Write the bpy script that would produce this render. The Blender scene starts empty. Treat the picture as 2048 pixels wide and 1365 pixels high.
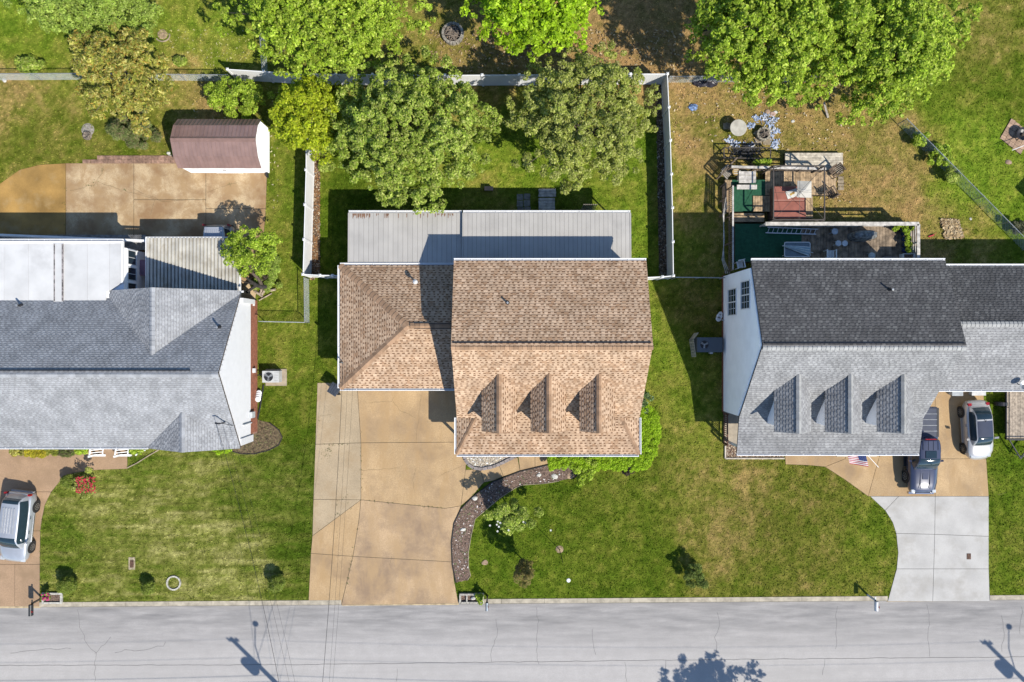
import bpy, math, random
import numpy as np
from mathutils import Vector, Matrix
random.seed(7); RNG = np.random.default_rng(7)
scene = bpy.context.scene
COL = scene.collection
# ------------------------------------------------------------------ camera, sky, sun, exposure
CAM_H = 47.0
cam = bpy.data.cameras.new('camera'); cam.sensor_width = 36; cam.lens = 24; cam.clip_start = .5; cam.clip_end = 2000
cam_o = bpy.data.objects.new('camera', cam); COL.objects.link(cam_o)
cam_o.location = (0, 0, CAM_H); cam_o.rotation_euler = (0, 0, 0); scene.camera = cam_o
SHX, SHY = -0.71, 0.70                      # where one metre of height throws its shadow
w = bpy.data.worlds.new('World'); scene.world = w; w.use_nodes = True
nt = w.node_tree; bg = nt.nodes['Background']
sky = nt.nodes.new('ShaderNodeTexSky'); sky.sky_type = 'NISHITA'; sky.sun_disc = False
sun_elev = math.atan(1 / math.hypot(SHX, SHY))
sky.sun_elevation = sun_elev; sky.sun_rotation = math.atan2(-SHX, -SHY)
nt.links.new(sky.outputs[0], bg.inputs[0]); sky.ozone_density = 4.0; sky.dust_density = 0.2; sky.air_density = 1.0
bg.inputs[1].default_value = 0.138
sl = bpy.data.lights.new('sun', 'SUN'); sl.energy = 5.0; sl.angle = math.radians(.53); sl.color = (1, .945, .84)
so = bpy.data.objects.new('sun', sl); COL.objects.link(so); so.location = (30, -30, 60)
so.rotation_euler = Vector((SHX, SHY, -1)).to_track_quat('-Z', 'Y').to_euler()
vs = scene.view_settings; vs.view_transform = 'Standard'; vs.look = 'None'; vs.gamma = 1; vs.use_curve_mapping = False
vs.exposure = 0.79
# ------------------------------------------------------------------ helpers
S = 2048 * 24 / 36 / CAM_H                  # photograph pixels per metre on the ground
def P(x, y, h=0.0):
    k = (CAM_H - h) / CAM_H / S
    return Vector(((x - 1024) * k, (682.5 - y) * k, h))
def G(x, y): return ((x - 1024) / S, (682.5 - y) / S)
ORG = {}
def tag(o, label=None, cat=None, group=None, kind=None):
    if label: o['label'] = label
    if cat: o['category'] = cat
    if group: o['group'] = group
    if kind: o['kind'] = kind
    return o
def thing(name, label, cat, loc=(0, 0, 0), group=None, local=False, rotz=0):
    o = bpy.data.objects.new(name, None); COL.objects.link(o); o.empty_display_size = .3
    o.location = loc; o.rotation_euler = (0, 0, rotz)
    ORG[o.name] = Vector((0, 0, 0)) if local else Vector(loc)
    return tag(o, label, cat, group)
def copy_tree(o, parent=None):
    c = o.copy(); COL.objects.link(c)
    if parent is not None: c.parent = parent
    for ch in list(o.children): copy_tree(ch, c)
    return c
def mk(name, verts, faces, mat, parent=None, org=None, smooth=False, cols=None, kind=None):
    off = ORG.get(parent.name, Vector()) if parent is not None else Vector(org or (0, 0, 0))
    me = bpy.data.meshes.new(name)
    me.from_pydata([(v[0] - off.x, v[1] - off.y, v[2] - off.z) for v in verts], [], faces)
    if cols is not None:
        ca = me.color_attributes.new('Col', 'FLOAT_COLOR', 'CORNER')
        arr = np.ones((len(me.loops), 4), np.float32)
        arr[:, :3] = np.repeat(np.array(cols, np.float32), [len(f) for f in faces], axis=0)
        ca.data.foreach_set('color', arr.ravel())
    if mat is not None: me.materials.append(mat)
    if smooth: me.polygons.foreach_set('use_smooth', [True] * len(me.polygons))
    o = bpy.data.objects.new(name, me); COL.objects.link(o)
    if parent is not None:
        o.parent = parent; ORG[o.name] = off
    else:
        o.location = off; ORG[o.name] = off
    if kind: o['kind'] = kind
    return o
def dup(o, dx=0, dy=0, dz=0, parent=None):
    c = o.copy(); COL.objects.link(c); c.location = Vector(o.location) + Vector((dx, dy, dz))
    if parent is not None: c.parent = parent
    return c
class MB:
    def __init__(s): s.v = []; s.f = []; s.c = []
    def poly(s, pts, col=None):
        n = len(s.v); s.v += [tuple(p) for p in pts]; s.f.append(tuple(range(n, n + len(pts)))); s.c.append(col or (1, 1, 1)); return s
    def hexa(s, b, t, col=None):
        n = len(s.v); s.v += [tuple(p) for p in b] + [tuple(p) for p in t]; k = len(b)
        fs = [tuple(range(n + k - 1, n - 1, -1)), tuple(range(n + k, n + 2 * k))]
        fs += [(n + i, n + (i + 1) % k, n + k + (i + 1) % k, n + k + i) for i in range(k)]
        s.f += fs; s.c += [col or (1, 1, 1)] * len(fs); return s
    def box(s, x0, x1, y0, y1, z0, z1, col=None):
        x0, x1 = min(x0, x1), max(x0, x1); y0, y1 = min(y0, y1), max(y0, y1)
        q = [(x0, y0), (x1, y0), (x1, y1), (x0, y1)]
        return s.hexa([(a, b, z0) for a, b in q], [(a, b, z1) for a, b in q], col)
    def obox(s, c, ax, L, Wd, z0, z1, col=None):
        ca, sa = math.cos(ax), math.sin(ax); q = []
        for u, v in ((-L/2, -Wd/2), (L/2, -Wd/2), (L/2, Wd/2), (-L/2, Wd/2)):
            q.append((c[0] + u*ca - v*sa, c[1] + u*sa + v*ca))
        return s.hexa([(a, b, z0) for a, b in q], [(a, b, z1) for a, b in q], col)
    def prism(s, pts, z0, z1, col=None):
        a = sum(pts[i][0]*pts[(i+1) % len(pts)][1] - pts[(i+1) % len(pts)][0]*pts[i][1] for i in range(len(pts)))
        if a < 0: pts = pts[::-1]
        return s.hexa([(p[0], p[1], z0) for p in pts], [(p[0], p[1], z1) for p in pts], col)
    def bar(s, a, b, wd=.05, ht=.05, col=None):
        a = Vector(a); b = Vector(b); d = (b - a).normalized()
        u = d.cross(Vector((0, 0, 1)))
        u = Vector((1, 0, 0)) if u.length < 1e-4 else u.normalized()
        v = u.cross(d).normalized(); q = [(-1, -1), (1, -1), (1, 1), (-1, 1)]
        return s.hexa([a + u*i*wd/2 + v*j*ht/2 for i, j in q], [b + u*i*wd/2 + v*j*ht/2 for i, j in q], col)
    def tube(s, pts, rads, n=7, col=None):
        pts = [Vector(p) for p in pts]; base = len(s.v)
        if not isinstance(rads, (list, tuple)): rads = [rads] * len(pts)
        for i, p in enumerate(pts):
            d = (pts[min(i+1, len(pts)-1)] - pts[max(i-1, 0)]).normalized()
            u = d.cross(Vector((.3, .2, 1)) if abs(d.z) < .9 else Vector((1, 0, 0))).normalized(); v = d.cross(u)
            for k in range(n):
                a = 2 * math.pi * k / n; s.v.append(tuple(p + (u*math.cos(a) + v*math.sin(a)) * rads[i]))
        for i in range(len(pts) - 1):
            for k in range(n):
                s.f.append((base+i*n+k, base+i*n+(k+1) % n, base+(i+1)*n+(k+1) % n, base+(i+1)*n+k)); s.c.append(col or (1, 1, 1))
        s.f.append(tuple(range(base+n-1, base-1, -1))); s.c.append(col or (1, 1, 1))
        s.f.append(tuple(range(base+(len(pts)-1)*n, base+len(pts)*n))); s.c.append(col or (1, 1, 1)); return s
    def lathe(s, prof, c=(0, 0, 0), n=20, axis='z', col=None):
        base = len(s.v)
        for r, z in prof:
            for k in range(n):
                a = 2*math.pi*k/n; p = (r*math.cos(a), r*math.sin(a), z)
                if axis == 'x': p = (z, p[0], p[1])
                if axis == 'y': p = (p[1], z, p[0])
                s.v.append((c[0]+p[0], c[1]+p[1], c[2]+p[2]))
        for i in range(len(prof)-1):
            for k in range(n):
                s.f.append((base+i*n+k, base+i*n+(k+1) % n, base+(i+1)*n+(k+1) % n, base+(i+1)*n+k)); s.c.append(col or (1, 1, 1))
        s.f.append(tuple(range(base+n-1, base-1, -1))); s.f.append(tuple(range(base+(len(prof)-1)*n, base+len(prof)*n)))
        s.c += [col or (1, 1, 1)] * 2; return s
    def build(s, name, mat, parent=None, org=None, smooth=False, colored=False, kind=None):
        return mk(name, s.v, s.f, mat, parent, org, smooth, s.c if colored else None, kind)
def one(name, label, cat, mb, mat, org, group=None, smooth=False, colored=False):
    return tag(mb.build(name, mat, None, org, smooth, colored), label, cat, group)
# ------------------------------------------------------------------ procedural materials
MATS = {}
def mat(name, col, rough=.7, var=.12, scale=3.0, bump=0.0, bscale=40.0, metal=0.0, col2=None, attr=False, rand=0.0, spec=.3, detail=6, stain=None, coat=0.0, fine=0.0, streak=None):
    """principled with a two-octave colour variation; attr multiplies the 'Col' attribute; rand varies per object"""
    if name in MATS: return MATS[name]
    m = bpy.data.materials.new(name); m.use_nodes = True; n = m.node_tree; N = n.nodes; L = n.links
    b = N['Principled BSDF']; b.inputs['Roughness'].default_value = rough; b.inputs['Metallic'].default_value = metal
    b.inputs['Specular IOR Level'].default_value = spec
    if coat: b.inputs['Coat Weight'].default_value = coat; b.inputs['Coat Roughness'].default_value = .05
    tc = N.new('ShaderNodeTexCoord'); geo = N.new('ShaderNodeNewGeometry')
    pos = geo.outputs['Position']
    ns = N.new('ShaderNodeTexNoise'); ns.inputs['Scale'].default_value = scale; ns.inputs['Detail'].default_value = detail; L.new(pos, ns.inputs['Vector'])
    mix = N.new('ShaderNodeMix'); mix.data_type = 'RGBA'
    col = tuple(c*.6 for c in col); col2 = tuple(c*.6 for c in col2) if col2 else None   # measured colours, brought to real reflectance at this exposure
    c2 = col2 if col2 else tuple(max(0, c * (1 - 2*var)) for c in col)
    c1 = col if col2 else tuple(min(1, c * (1 + var)) for c in col)
    rp = N.new('ShaderNodeMapRange'); rp.inputs[1].default_value = .33; rp.inputs[2].default_value = .67; L.new(ns.outputs[0], rp.inputs[0])
    L.new(rp.outputs[0], mix.inputs[0]); mix.inputs[6].default_value = (*c1, 1); mix.inputs[7].default_value = (*c2, 1)
    out = mix.outputs[2]
    def mult(o, fac_out):
        mm = N.new('ShaderNodeMix'); mm.data_type = 'RGBA'; mm.blend_type = 'MULTIPLY'; mm.inputs[0].default_value = 1
        L.new(o, mm.inputs[6]); L.new(fac_out, mm.inputs[7]); return mm.outputs[2]
    if attr:
        at = N.new('ShaderNodeAttribute'); at.attribute_name = 'Col'; out = mult(out, at.outputs['Color'])
    if rand:
        oi = N.new('ShaderNodeObjectInfo'); mr = N.new('ShaderNodeMapRange'); mr.inputs[3].default_value = 1-rand; mr.inputs[4].default_value = 1+rand*.6
        L.new(oi.outputs['Random'], mr.inputs[0]); out = mult(out, mr.outputs[0])
    if fine:
        n3 = N.new('ShaderNodeTexNoise'); n3.inputs['Scale'].default_value = 22; n3.inputs['Detail'].default_value = 5; L.new(pos, n3.inputs['Vector'])
        m3 = N.new('ShaderNodeMapRange'); m3.inputs[1].default_value = .3; m3.inputs[2].default_value = .7; m3.inputs[3].default_value = 1-fine; m3.inputs[4].default_value = 1+fine
        L.new(n3.outputs[0], m3.inputs[0]); out = mult(out, m3.outputs[0])
    if stain:
        sc, scol, lo, hi = stain; scol = tuple(c*.6 for c in scol)
        n2 = N.new('ShaderNodeTexNoise'); n2.inputs['Scale'].default_value = sc; n2.inputs['Detail'].default_value = 7; n2.inputs['Roughness'].default_value = .62
        L.new(pos, n2.inputs['Vector']); r2 = N.new('ShaderNodeMapRange'); r2.inputs[1].default_value = lo; r2.inputs[2].default_value = hi
        L.new(n2.outputs[0], r2.inputs[0]); m2 = N.new('ShaderNodeMix'); m2.data_type = 'RGBA'; L.new(r2.outputs[0], m2.inputs[0])
        L.new(out, m2.inputs[6]); m2.inputs[7].default_value = (*scol, 1); out = m2.outputs[2]
    if streak:
        vsc, scol, lo, hi = streak; mp_ = N.new('ShaderNodeVectorMath'); mp_.operation = 'MULTIPLY'; mp_.inputs[1].default_value = vsc; L.new(pos, mp_.inputs[0])
        n4 = N.new('ShaderNodeTexNoise'); n4.inputs['Scale'].default_value = 1; n4.inputs['Detail'].default_value = 9; n4.inputs['Roughness'].default_value = .68; n4.inputs['Distortion'].default_value = .4
        L.new(mp_.outputs[0], n4.inputs['Vector']); r4 = N.new('ShaderNodeMapRange'); r4.inputs[1].default_value = lo; r4.inputs[2].default_value = hi; r4.inputs[4].default_value = .85
        L.new(n4.outputs[0], r4.inputs[0]); m4 = N.new('ShaderNodeMix'); m4.data_type = 'RGBA'; L.new(r4.outputs[0], m4.inputs[0]); L.new(out, m4.inputs[6]); m4.inputs[7].default_value = (*[c*.6 for c in scol], 1); out = m4.outputs[2]
    L.new(out, b.inputs['Base Color'])
    if bump:
        bn = N.new('ShaderNodeTexNoise'); bn.inputs['Scale'].default_value = bscale; bn.inputs['Detail'].default_value = 4; L.new(pos, bn.inputs['Vector'])
        bp = N.new('ShaderNodeBump'); bp.inputs['Strength'].default_value = bump; bp.inputs['Distance'].default_value = .04
        L.new(bn.outputs[0], bp.inputs['Height']); L.new(bp.outputs[0], b.inputs['Normal'])
    MATS[name] = m; return m
def leaf_mat(name):
    if name in MATS: return MATS[name]
    m = bpy.data.materials.new(name); m.use_nodes = True; N = m.node_tree.nodes; L = m.node_tree.links
    b = N['Principled BSDF']; b.inputs['Roughness'].default_value = .6; b.inputs['Specular IOR Level'].default_value = .14
    at = N.new('ShaderNodeAttribute'); at.attribute_name = 'Col'
    L.new(at.outputs['Color'], b.inputs['Base Color'])
    tr = N.new('ShaderNodeBsdfTranslucent'); L.new(at.outputs['Color'], tr.inputs['Color'])
    mx = N.new('ShaderNodeMixShader'); mx.inputs[0].default_value = .46
    L.new(b.outputs[0], mx.inputs[1]); L.new(tr.outputs[0], mx.inputs[2]); L.new(mx.outputs[0], N['Material Output'].inputs[0])
    MATS[name] = m; return m
def glass(name='window_glass', col=(.03, .05, .07)):
    return mat(name, col, rough=.08, var=.05, spec=.7, coat=.4)
M_WHITE = mat('white_vinyl', (.92, .92, .92), rough=.45, var=.03, scale=1.5, spec=.4)
M_TRIM = mat('white_trim', (.78, .79, .80), rough=.5, var=.03)
M_BLACK = mat('black_metal', (.03, .03, .035), rough=.4, var=.1)
M_DARK = mat('dark_joint', (.05, .045, .035), rough=.95, var=.2)
M_BARK = mat('bark', (.13, .10, .075), rough=.95, var=.25, scale=9, bump=.5)
M_GALV = mat('galvanised_steel', (.5, .52, .53), rough=.45, var=.1, metal=.6)
M_LEAF = leaf_mat('leaf')
# ------------------------------------------------------------------ numpy value noise, polygons
_ng = RNG.random((256, 256))
def vnoise(x, y):
    xi = np.floor(x).astype(int); yi = np.floor(y).astype(int); fx = x-xi; fy = y-yi
    fx = fx*fx*(3-2*fx); fy = fy*fy*(3-2*fy); g = lambda a, b: _ng[a % 256, b % 256]
    return (g(xi, yi)*(1-fx)+g(xi+1, yi)*fx)*(1-fy)+(g(xi, yi+1)*(1-fx)+g(xi+1, yi+1)*fx)*fy
def fbm(x, y, o=4):
    t = 0; a = .5; s = 0
    for i in range(o): t = t + a*vnoise(x*2**i+17*i, y*2**i+31*i); s += a; a *= .55
    return t/s
def inpoly(px, py, poly):
    r = np.zeros(px.shape, bool); n = len(poly)
    for i in range(n):
        x0, y0 = poly[i]; x1, y1 = poly[(i+1) % n]
        if y0 == y1: continue
        c = ((y0 > py) != (y1 > py)) & (px < (x1-x0)*(py-y0)/(y1-y0)+x0); r ^= c
    return r
# ------------------------------------------------------------------ layout of the paved areas (photograph pixels on the ground plane)
def ky(x): return 1205.5 - 15.0 * x / 2048          # lawn edge of the kerb
SLABS_C = [[(635,766),(714,766),(722,886),(631,889)], [(714,766),(1000,766),(1000,884),(722,886)],
  [(631,889),(722,886),(722,1000),(627,999)], [(722,886),(1000,884),(1000,905),(932,930),(931,942),(922,1012),(890,1017),(722,1000)],
  [(627,999),(722,1000),(625,1072)], [(625,1072),(722,1000),(718,1040),(706,1113),(622,1107)],
  [(722,1000),(890,1017),(922,1012),(909,1045),(903,1080),(904,1124),(706,1113),(718,1040)],
  [(622,1107),(706,1113),(683,1209),(617,1207)], [(706,1113),(904,1124),(908,1160),(917,1207),(683,1210)]]
WALK_C = [[(931,940),(960,938),(968,965),(942,995),(922,1012)], [(960,938),(998,930),(1007,953),(985,962),(968,965)],
  [(998,930),(1035,914),(1040,942),(1007,953)], [(1035,900),(1070,900),(1070,936),(1040,942)], [(1070,900),(1099,900),(1099,928),(1070,936)]]
SLABS_RW = [[(1740,993),(1797,993),(1770,1021)], [(1797,993),(1870,993),(1869,1069),(1792,1067),(1785,1045),(1770,1021)],
  [(1870,993),(1977,993),(1977,1073),(1869,1069)], [(1792,1067),(1869,1069),(1867,1138),(1793,1138),(1796,1105)],
  [(1869,1069),(1977,1073),(1977,1138),(1867,1138)], [(1793,1138),(1867,1138),(1865,1203),(1775,1203)], [(1867,1138),(1977,1138),(1979,1203),(1865,1203)]]
SLABS_RT = [[(1568,890),(1700,890),(1690,918),(1650,934),(1620,931),(1571,929)], [(1700,890),(1770,890),(1757,918),(1736,993),(1690,960),(1650,934),(1690,918)],
  [(1770,770),(1870,770),(1870,993),(1736,993),(1757,918)], [(1870,770),(1966,770),(1972,918),(1870,918)], [(1870,918),(1972,918),(1977,993),(1870,993)]]
SLABS_L = [[(-400,884),(255,884),(255,938),(196,940),(148,946),(124,958),(103,984),(-400,984)], [(-400,984),(103,984),(90,1010),(84,1039),(81,1062),(-400,1062)],
  [(-400,1062),(81,1062),(80,1129),(-400,1129)], [(-400,1129),(30,1129),(30,1213),(-400,1213)], [(30,1129),(80,1129),(80,1177),(79,1213),(30,1213)]]
SLABS_B = [[(-60,392),(0,368),(40,340),(80,330),(132,327),(132,478),(-60,478)], [(132,327),(268,327),(268,478),(132,478)], [(268,327),(412,327),(412,400),(268,400)],
  [(412,327),(535,327),(532,418),(412,418)], [(268,400),(412,400),(412,600),(268,600)], [(412,418),(532,418),(527,480),(520,540),(508,618),(412,618)]]
BED_C = [(1099,929),(1040,943),(985,964),(944,995),(922,1018),(908,1047),(903,1085),(905,1130),(912,1165),(935,1160),(941,1151),(937,1134),(937,1104),(942,1073),(950,1038),(969,1022),(1000,996),(1032,975),(1044,970),(1089,967),(1118,962),(1150,955),(1190,940),(1190,912),(1099,912)]
BED_L = [(462,902),(476,880),(497,850),(516,840),(540,846),(558,860),(565,875),(558,890),(540,900),(510,908),(482,908)]
BED_R = [(1450,890),(1568,890),(1568,918),(1450,918)]
BED_R2 = [(1690,880),(1760,880),(1752,912),(1672,912)]
LITTER_L = [(612,300),(640,300),(640,545),(628,560),(622,560)]
LITTER_R = [(1312,175),(1336,160),(1342,550),(1318,550)]
PLANTER_C = [(918,1186),(968,1186),(968,1207),(918,1207)]
GRAVEL_C = [(928,890),(1036,890),(1030,912),(1000,926),(965,936),(945,934),(932,922)]
PATIO_F = [(2022,237),(2062,270),(2040,310),(1999,277)]
NOGRASS = SLABS_C + WALK_C + SLABS_RW + SLABS_RT + SLABS_L + SLABS_B + [BED_C, BED_L, BED_R, BED_R2, LITTER_L, LITTER_R, PLANTER_C, PATIO_F,
  [(700,540),(1290,540),(1270,900),(915,900),(915,760),(690,760)], [(-400,500),(515,600),(505,880),(-400,890)], [(1455,530),(2400,530),(2400,770),(1850,770),(1800,890),(1470,890)]]
# lawn character: (x, y, dryness 0..1, brightness)
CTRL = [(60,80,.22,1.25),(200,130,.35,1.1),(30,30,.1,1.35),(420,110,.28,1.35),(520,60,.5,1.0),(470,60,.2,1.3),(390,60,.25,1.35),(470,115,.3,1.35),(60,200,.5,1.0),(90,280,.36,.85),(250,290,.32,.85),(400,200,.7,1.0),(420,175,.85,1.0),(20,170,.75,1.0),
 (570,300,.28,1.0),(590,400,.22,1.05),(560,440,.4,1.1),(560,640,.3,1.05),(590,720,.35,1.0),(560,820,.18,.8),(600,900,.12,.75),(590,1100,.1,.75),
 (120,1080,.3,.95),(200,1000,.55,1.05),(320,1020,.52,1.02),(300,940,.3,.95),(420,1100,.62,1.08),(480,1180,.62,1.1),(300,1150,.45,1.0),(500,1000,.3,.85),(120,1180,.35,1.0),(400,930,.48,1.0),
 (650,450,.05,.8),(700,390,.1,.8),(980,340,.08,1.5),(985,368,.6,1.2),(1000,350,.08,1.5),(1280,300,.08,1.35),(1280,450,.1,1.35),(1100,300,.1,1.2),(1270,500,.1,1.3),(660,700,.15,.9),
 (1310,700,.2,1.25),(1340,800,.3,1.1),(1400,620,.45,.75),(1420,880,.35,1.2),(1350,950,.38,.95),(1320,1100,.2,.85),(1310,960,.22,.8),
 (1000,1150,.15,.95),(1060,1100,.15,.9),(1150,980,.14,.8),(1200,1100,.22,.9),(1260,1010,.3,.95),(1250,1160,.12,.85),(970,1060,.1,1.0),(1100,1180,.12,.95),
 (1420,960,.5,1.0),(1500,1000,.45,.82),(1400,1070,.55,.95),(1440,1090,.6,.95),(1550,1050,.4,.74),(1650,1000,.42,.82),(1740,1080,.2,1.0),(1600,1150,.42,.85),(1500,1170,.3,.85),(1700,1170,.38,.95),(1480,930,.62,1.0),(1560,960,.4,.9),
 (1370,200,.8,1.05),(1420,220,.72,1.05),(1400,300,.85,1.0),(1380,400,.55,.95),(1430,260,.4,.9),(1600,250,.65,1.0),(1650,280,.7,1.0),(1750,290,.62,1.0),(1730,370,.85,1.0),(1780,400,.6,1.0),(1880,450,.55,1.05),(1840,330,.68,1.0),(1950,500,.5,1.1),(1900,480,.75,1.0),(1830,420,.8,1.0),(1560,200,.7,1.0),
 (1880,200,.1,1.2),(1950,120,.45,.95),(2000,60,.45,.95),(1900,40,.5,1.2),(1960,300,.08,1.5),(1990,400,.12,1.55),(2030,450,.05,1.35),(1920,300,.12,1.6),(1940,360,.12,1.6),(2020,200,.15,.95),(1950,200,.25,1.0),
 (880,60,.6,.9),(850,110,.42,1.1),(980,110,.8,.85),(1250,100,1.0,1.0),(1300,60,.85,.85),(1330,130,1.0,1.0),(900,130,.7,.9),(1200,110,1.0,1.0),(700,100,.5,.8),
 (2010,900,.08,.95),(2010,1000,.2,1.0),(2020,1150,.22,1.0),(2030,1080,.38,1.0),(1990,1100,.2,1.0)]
CTRL = [(x, y, min(1, d+.02) if 1345 < x < 1850 and 160 < y < 520 else d, v) for x, y, d, v in CTRL]
def lawn(px, py):
    """dryness and brightness of the turf at photograph-scaled ground coordinates"""
    wx = px + 46*(fbm(px/60, py/60, 3)-.5)*2; wy = py + 46*(fbm(px/60+50, py/60+9, 3)-.5)*2
    num = np.zeros(px.shape); nb = np.zeros(px.shape); den = np.zeros(px.shape)
    for x, y, d, b in CTRL:
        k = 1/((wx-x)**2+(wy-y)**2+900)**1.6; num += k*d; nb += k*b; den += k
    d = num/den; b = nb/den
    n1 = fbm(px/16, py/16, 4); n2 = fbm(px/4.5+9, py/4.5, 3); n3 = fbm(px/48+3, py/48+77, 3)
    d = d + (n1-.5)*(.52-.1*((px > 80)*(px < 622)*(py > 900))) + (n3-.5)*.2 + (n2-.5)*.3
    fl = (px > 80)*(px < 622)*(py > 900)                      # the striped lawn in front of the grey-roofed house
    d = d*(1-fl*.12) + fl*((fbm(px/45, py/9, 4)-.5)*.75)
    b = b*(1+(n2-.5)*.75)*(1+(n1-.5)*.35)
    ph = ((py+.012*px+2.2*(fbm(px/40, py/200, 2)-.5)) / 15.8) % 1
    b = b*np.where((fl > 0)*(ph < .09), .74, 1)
    return np.clip(d, 0, 1), b
RAMP = np.array([[0, .085, .155, .014], [.22, .125, .180, .022], [.45, .185, .200, .042], [.68, .292, .235, .09], [1.0, .36, .24, .12]])
STRAW = np.array([[0, .085, .150, .016], [.22, .125, .175, .028], [.45, .19, .215, .055], [.68, .31, .315, .125], [1.0, .42, .40, .19]])
def turf(px, py):
    d, b = lawn(px, py)
    c = np.stack([np.interp(d, RAMP[:, 0], RAMP[:, k]) for k in (1, 2, 3)], -1)
    s = np.stack([np.interp(d, STRAW[:, 0], STRAW[:, k]) for k in (1, 2, 3)], -1)
    fl = ((px > 70)*(px < 630)*(py > 890))[..., None]; c = np.where(fl, s, c)
    return np.clip(c*b[..., None]*np.array([1.08, 1.01, .85]), .004, .6), d
# ------------------------------------------------------------------ ground sheet
M_LAWN = mat('lawn_turf', (1, 1, 1), rough=.95, var=.12, scale=2.2, bump=.8, bscale=26, attr=True, spec=.0, fine=.45)
def ground():
    xs = np.concatenate([[-400, -150, -80, -55], np.arange(-39, 39.01, .15), [55, 80, 150, 400]])
    ys = np.concatenate([[-400, -150, -80, -48], np.arange(-29.0, 26.01, .13), [34, 50, 80, 150, 400]])
    X, Y = np.meshgrid(xs, ys); px = 1024+X*S; py = 682.5-Y*S
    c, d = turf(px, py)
    fade = np.clip(np.maximum((np.abs(X)-36.5)/2.3, np.maximum((Y-24.2)/1.6, (-27.8-Y)/1.0)), 0, 1)[..., None]   # beyond the gardens the turf evens out
    c = c*(1-fade)+np.array([.125, .175, .026])*fade
    yk = (682.5-(ky(px)+4))/S
    Z = np.where((Y < yk) & (Y > -27.6), -.35, 0.0)
    n, m = X.shape; co = np.stack([X, Y, Z], -1).reshape(-1, 3)
    idx = np.arange(n*m).reshape(n, m); f = np.stack([idx[:-1, :-1], idx[:-1, 1:], idx[1:, 1:], idx[1:, :-1]], -1).reshape(-1, 4)
    me = bpy.data.meshes.new('ground'); me.vertices.add(n*m); me.vertices.foreach_set('co', co.astype(np.float32).ravel())
    me.loops.add(f.size); me.loops.foreach_set('vertex_index', f.astype(np.int32).ravel())
    me.polygons.add(len(f)); me.polygons.foreach_set('loop_start', np.arange(0, f.size, 4, dtype=np.int32))
    me.update(calc_edges=True)
    ca = me.color_attributes.new('Col', 'FLOAT_COLOR', 'POINT'); a = np.ones((n*m, 4), np.float32); a[:, :3] = c.reshape(-1, 3); ca.data.foreach_set('color', a.ravel())
    me.materials.append(M_LAWN); o = bpy.data.objects.new('ground', me); COL.objects.link(o); o['kind'] = 'structure'
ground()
def tri_mesh(name, pts, cols, mat_, kind=None, parent=None, org=None, quads=False):
    """pts (n,k,3) polygons, cols (n,3)"""
    n, k, _ = pts.shape; off = ORG.get(parent.name, Vector()) if parent is not None else Vector(org or (0, 0, 0))
    me = bpy.data.meshes.new(name); me.vertices.add(n*k); me.vertices.foreach_set('co', (pts-np.array(off)).astype(np.float32).ravel())
    me.loops.add(n*k); me.loops.foreach_set('vertex_index', np.arange(n*k, dtype=np.int32))
    me.polygons.add(n); me.polygons.foreach_set('loop_start', np.arange(0, n*k, k, dtype=np.int32)); me.update(calc_edges=True)
    ca = me.color_attributes.new('Col', 'FLOAT_COLOR', 'CORNER'); a = np.ones((n*k, 4), np.float32); a[:, :3] = np.repeat(cols, k, axis=0); ca.data.foreach_set('color', a.ravel())
    me.materials.append(mat_); o = bpy.data.objects.new(name, me); COL.objects.link(o)
    if parent is not None: o.parent = parent
    else: o.location = off
    ORG[o.name] = off
    if kind: o['kind'] = kind
    return o
def grass():
    n = 330000
    X = RNG.uniform(-36, 36, n); Y = RNG.uniform(-18.3, 24.2, n); px = 1024+X*S; py = 682.5-Y*S
    bad = py > ky(px)-1
    for p in NOGRASS: bad |= inpoly(px, py, p)
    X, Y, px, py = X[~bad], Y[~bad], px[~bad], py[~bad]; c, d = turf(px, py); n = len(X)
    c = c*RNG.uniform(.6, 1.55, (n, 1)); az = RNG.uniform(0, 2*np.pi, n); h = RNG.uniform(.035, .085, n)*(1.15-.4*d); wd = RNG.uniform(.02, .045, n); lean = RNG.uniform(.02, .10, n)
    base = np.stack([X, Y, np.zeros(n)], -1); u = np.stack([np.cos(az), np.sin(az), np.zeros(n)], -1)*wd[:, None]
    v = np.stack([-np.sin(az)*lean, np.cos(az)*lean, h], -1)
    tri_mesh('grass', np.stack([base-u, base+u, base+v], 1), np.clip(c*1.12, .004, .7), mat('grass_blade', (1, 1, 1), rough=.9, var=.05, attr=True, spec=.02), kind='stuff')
grass()
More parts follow.
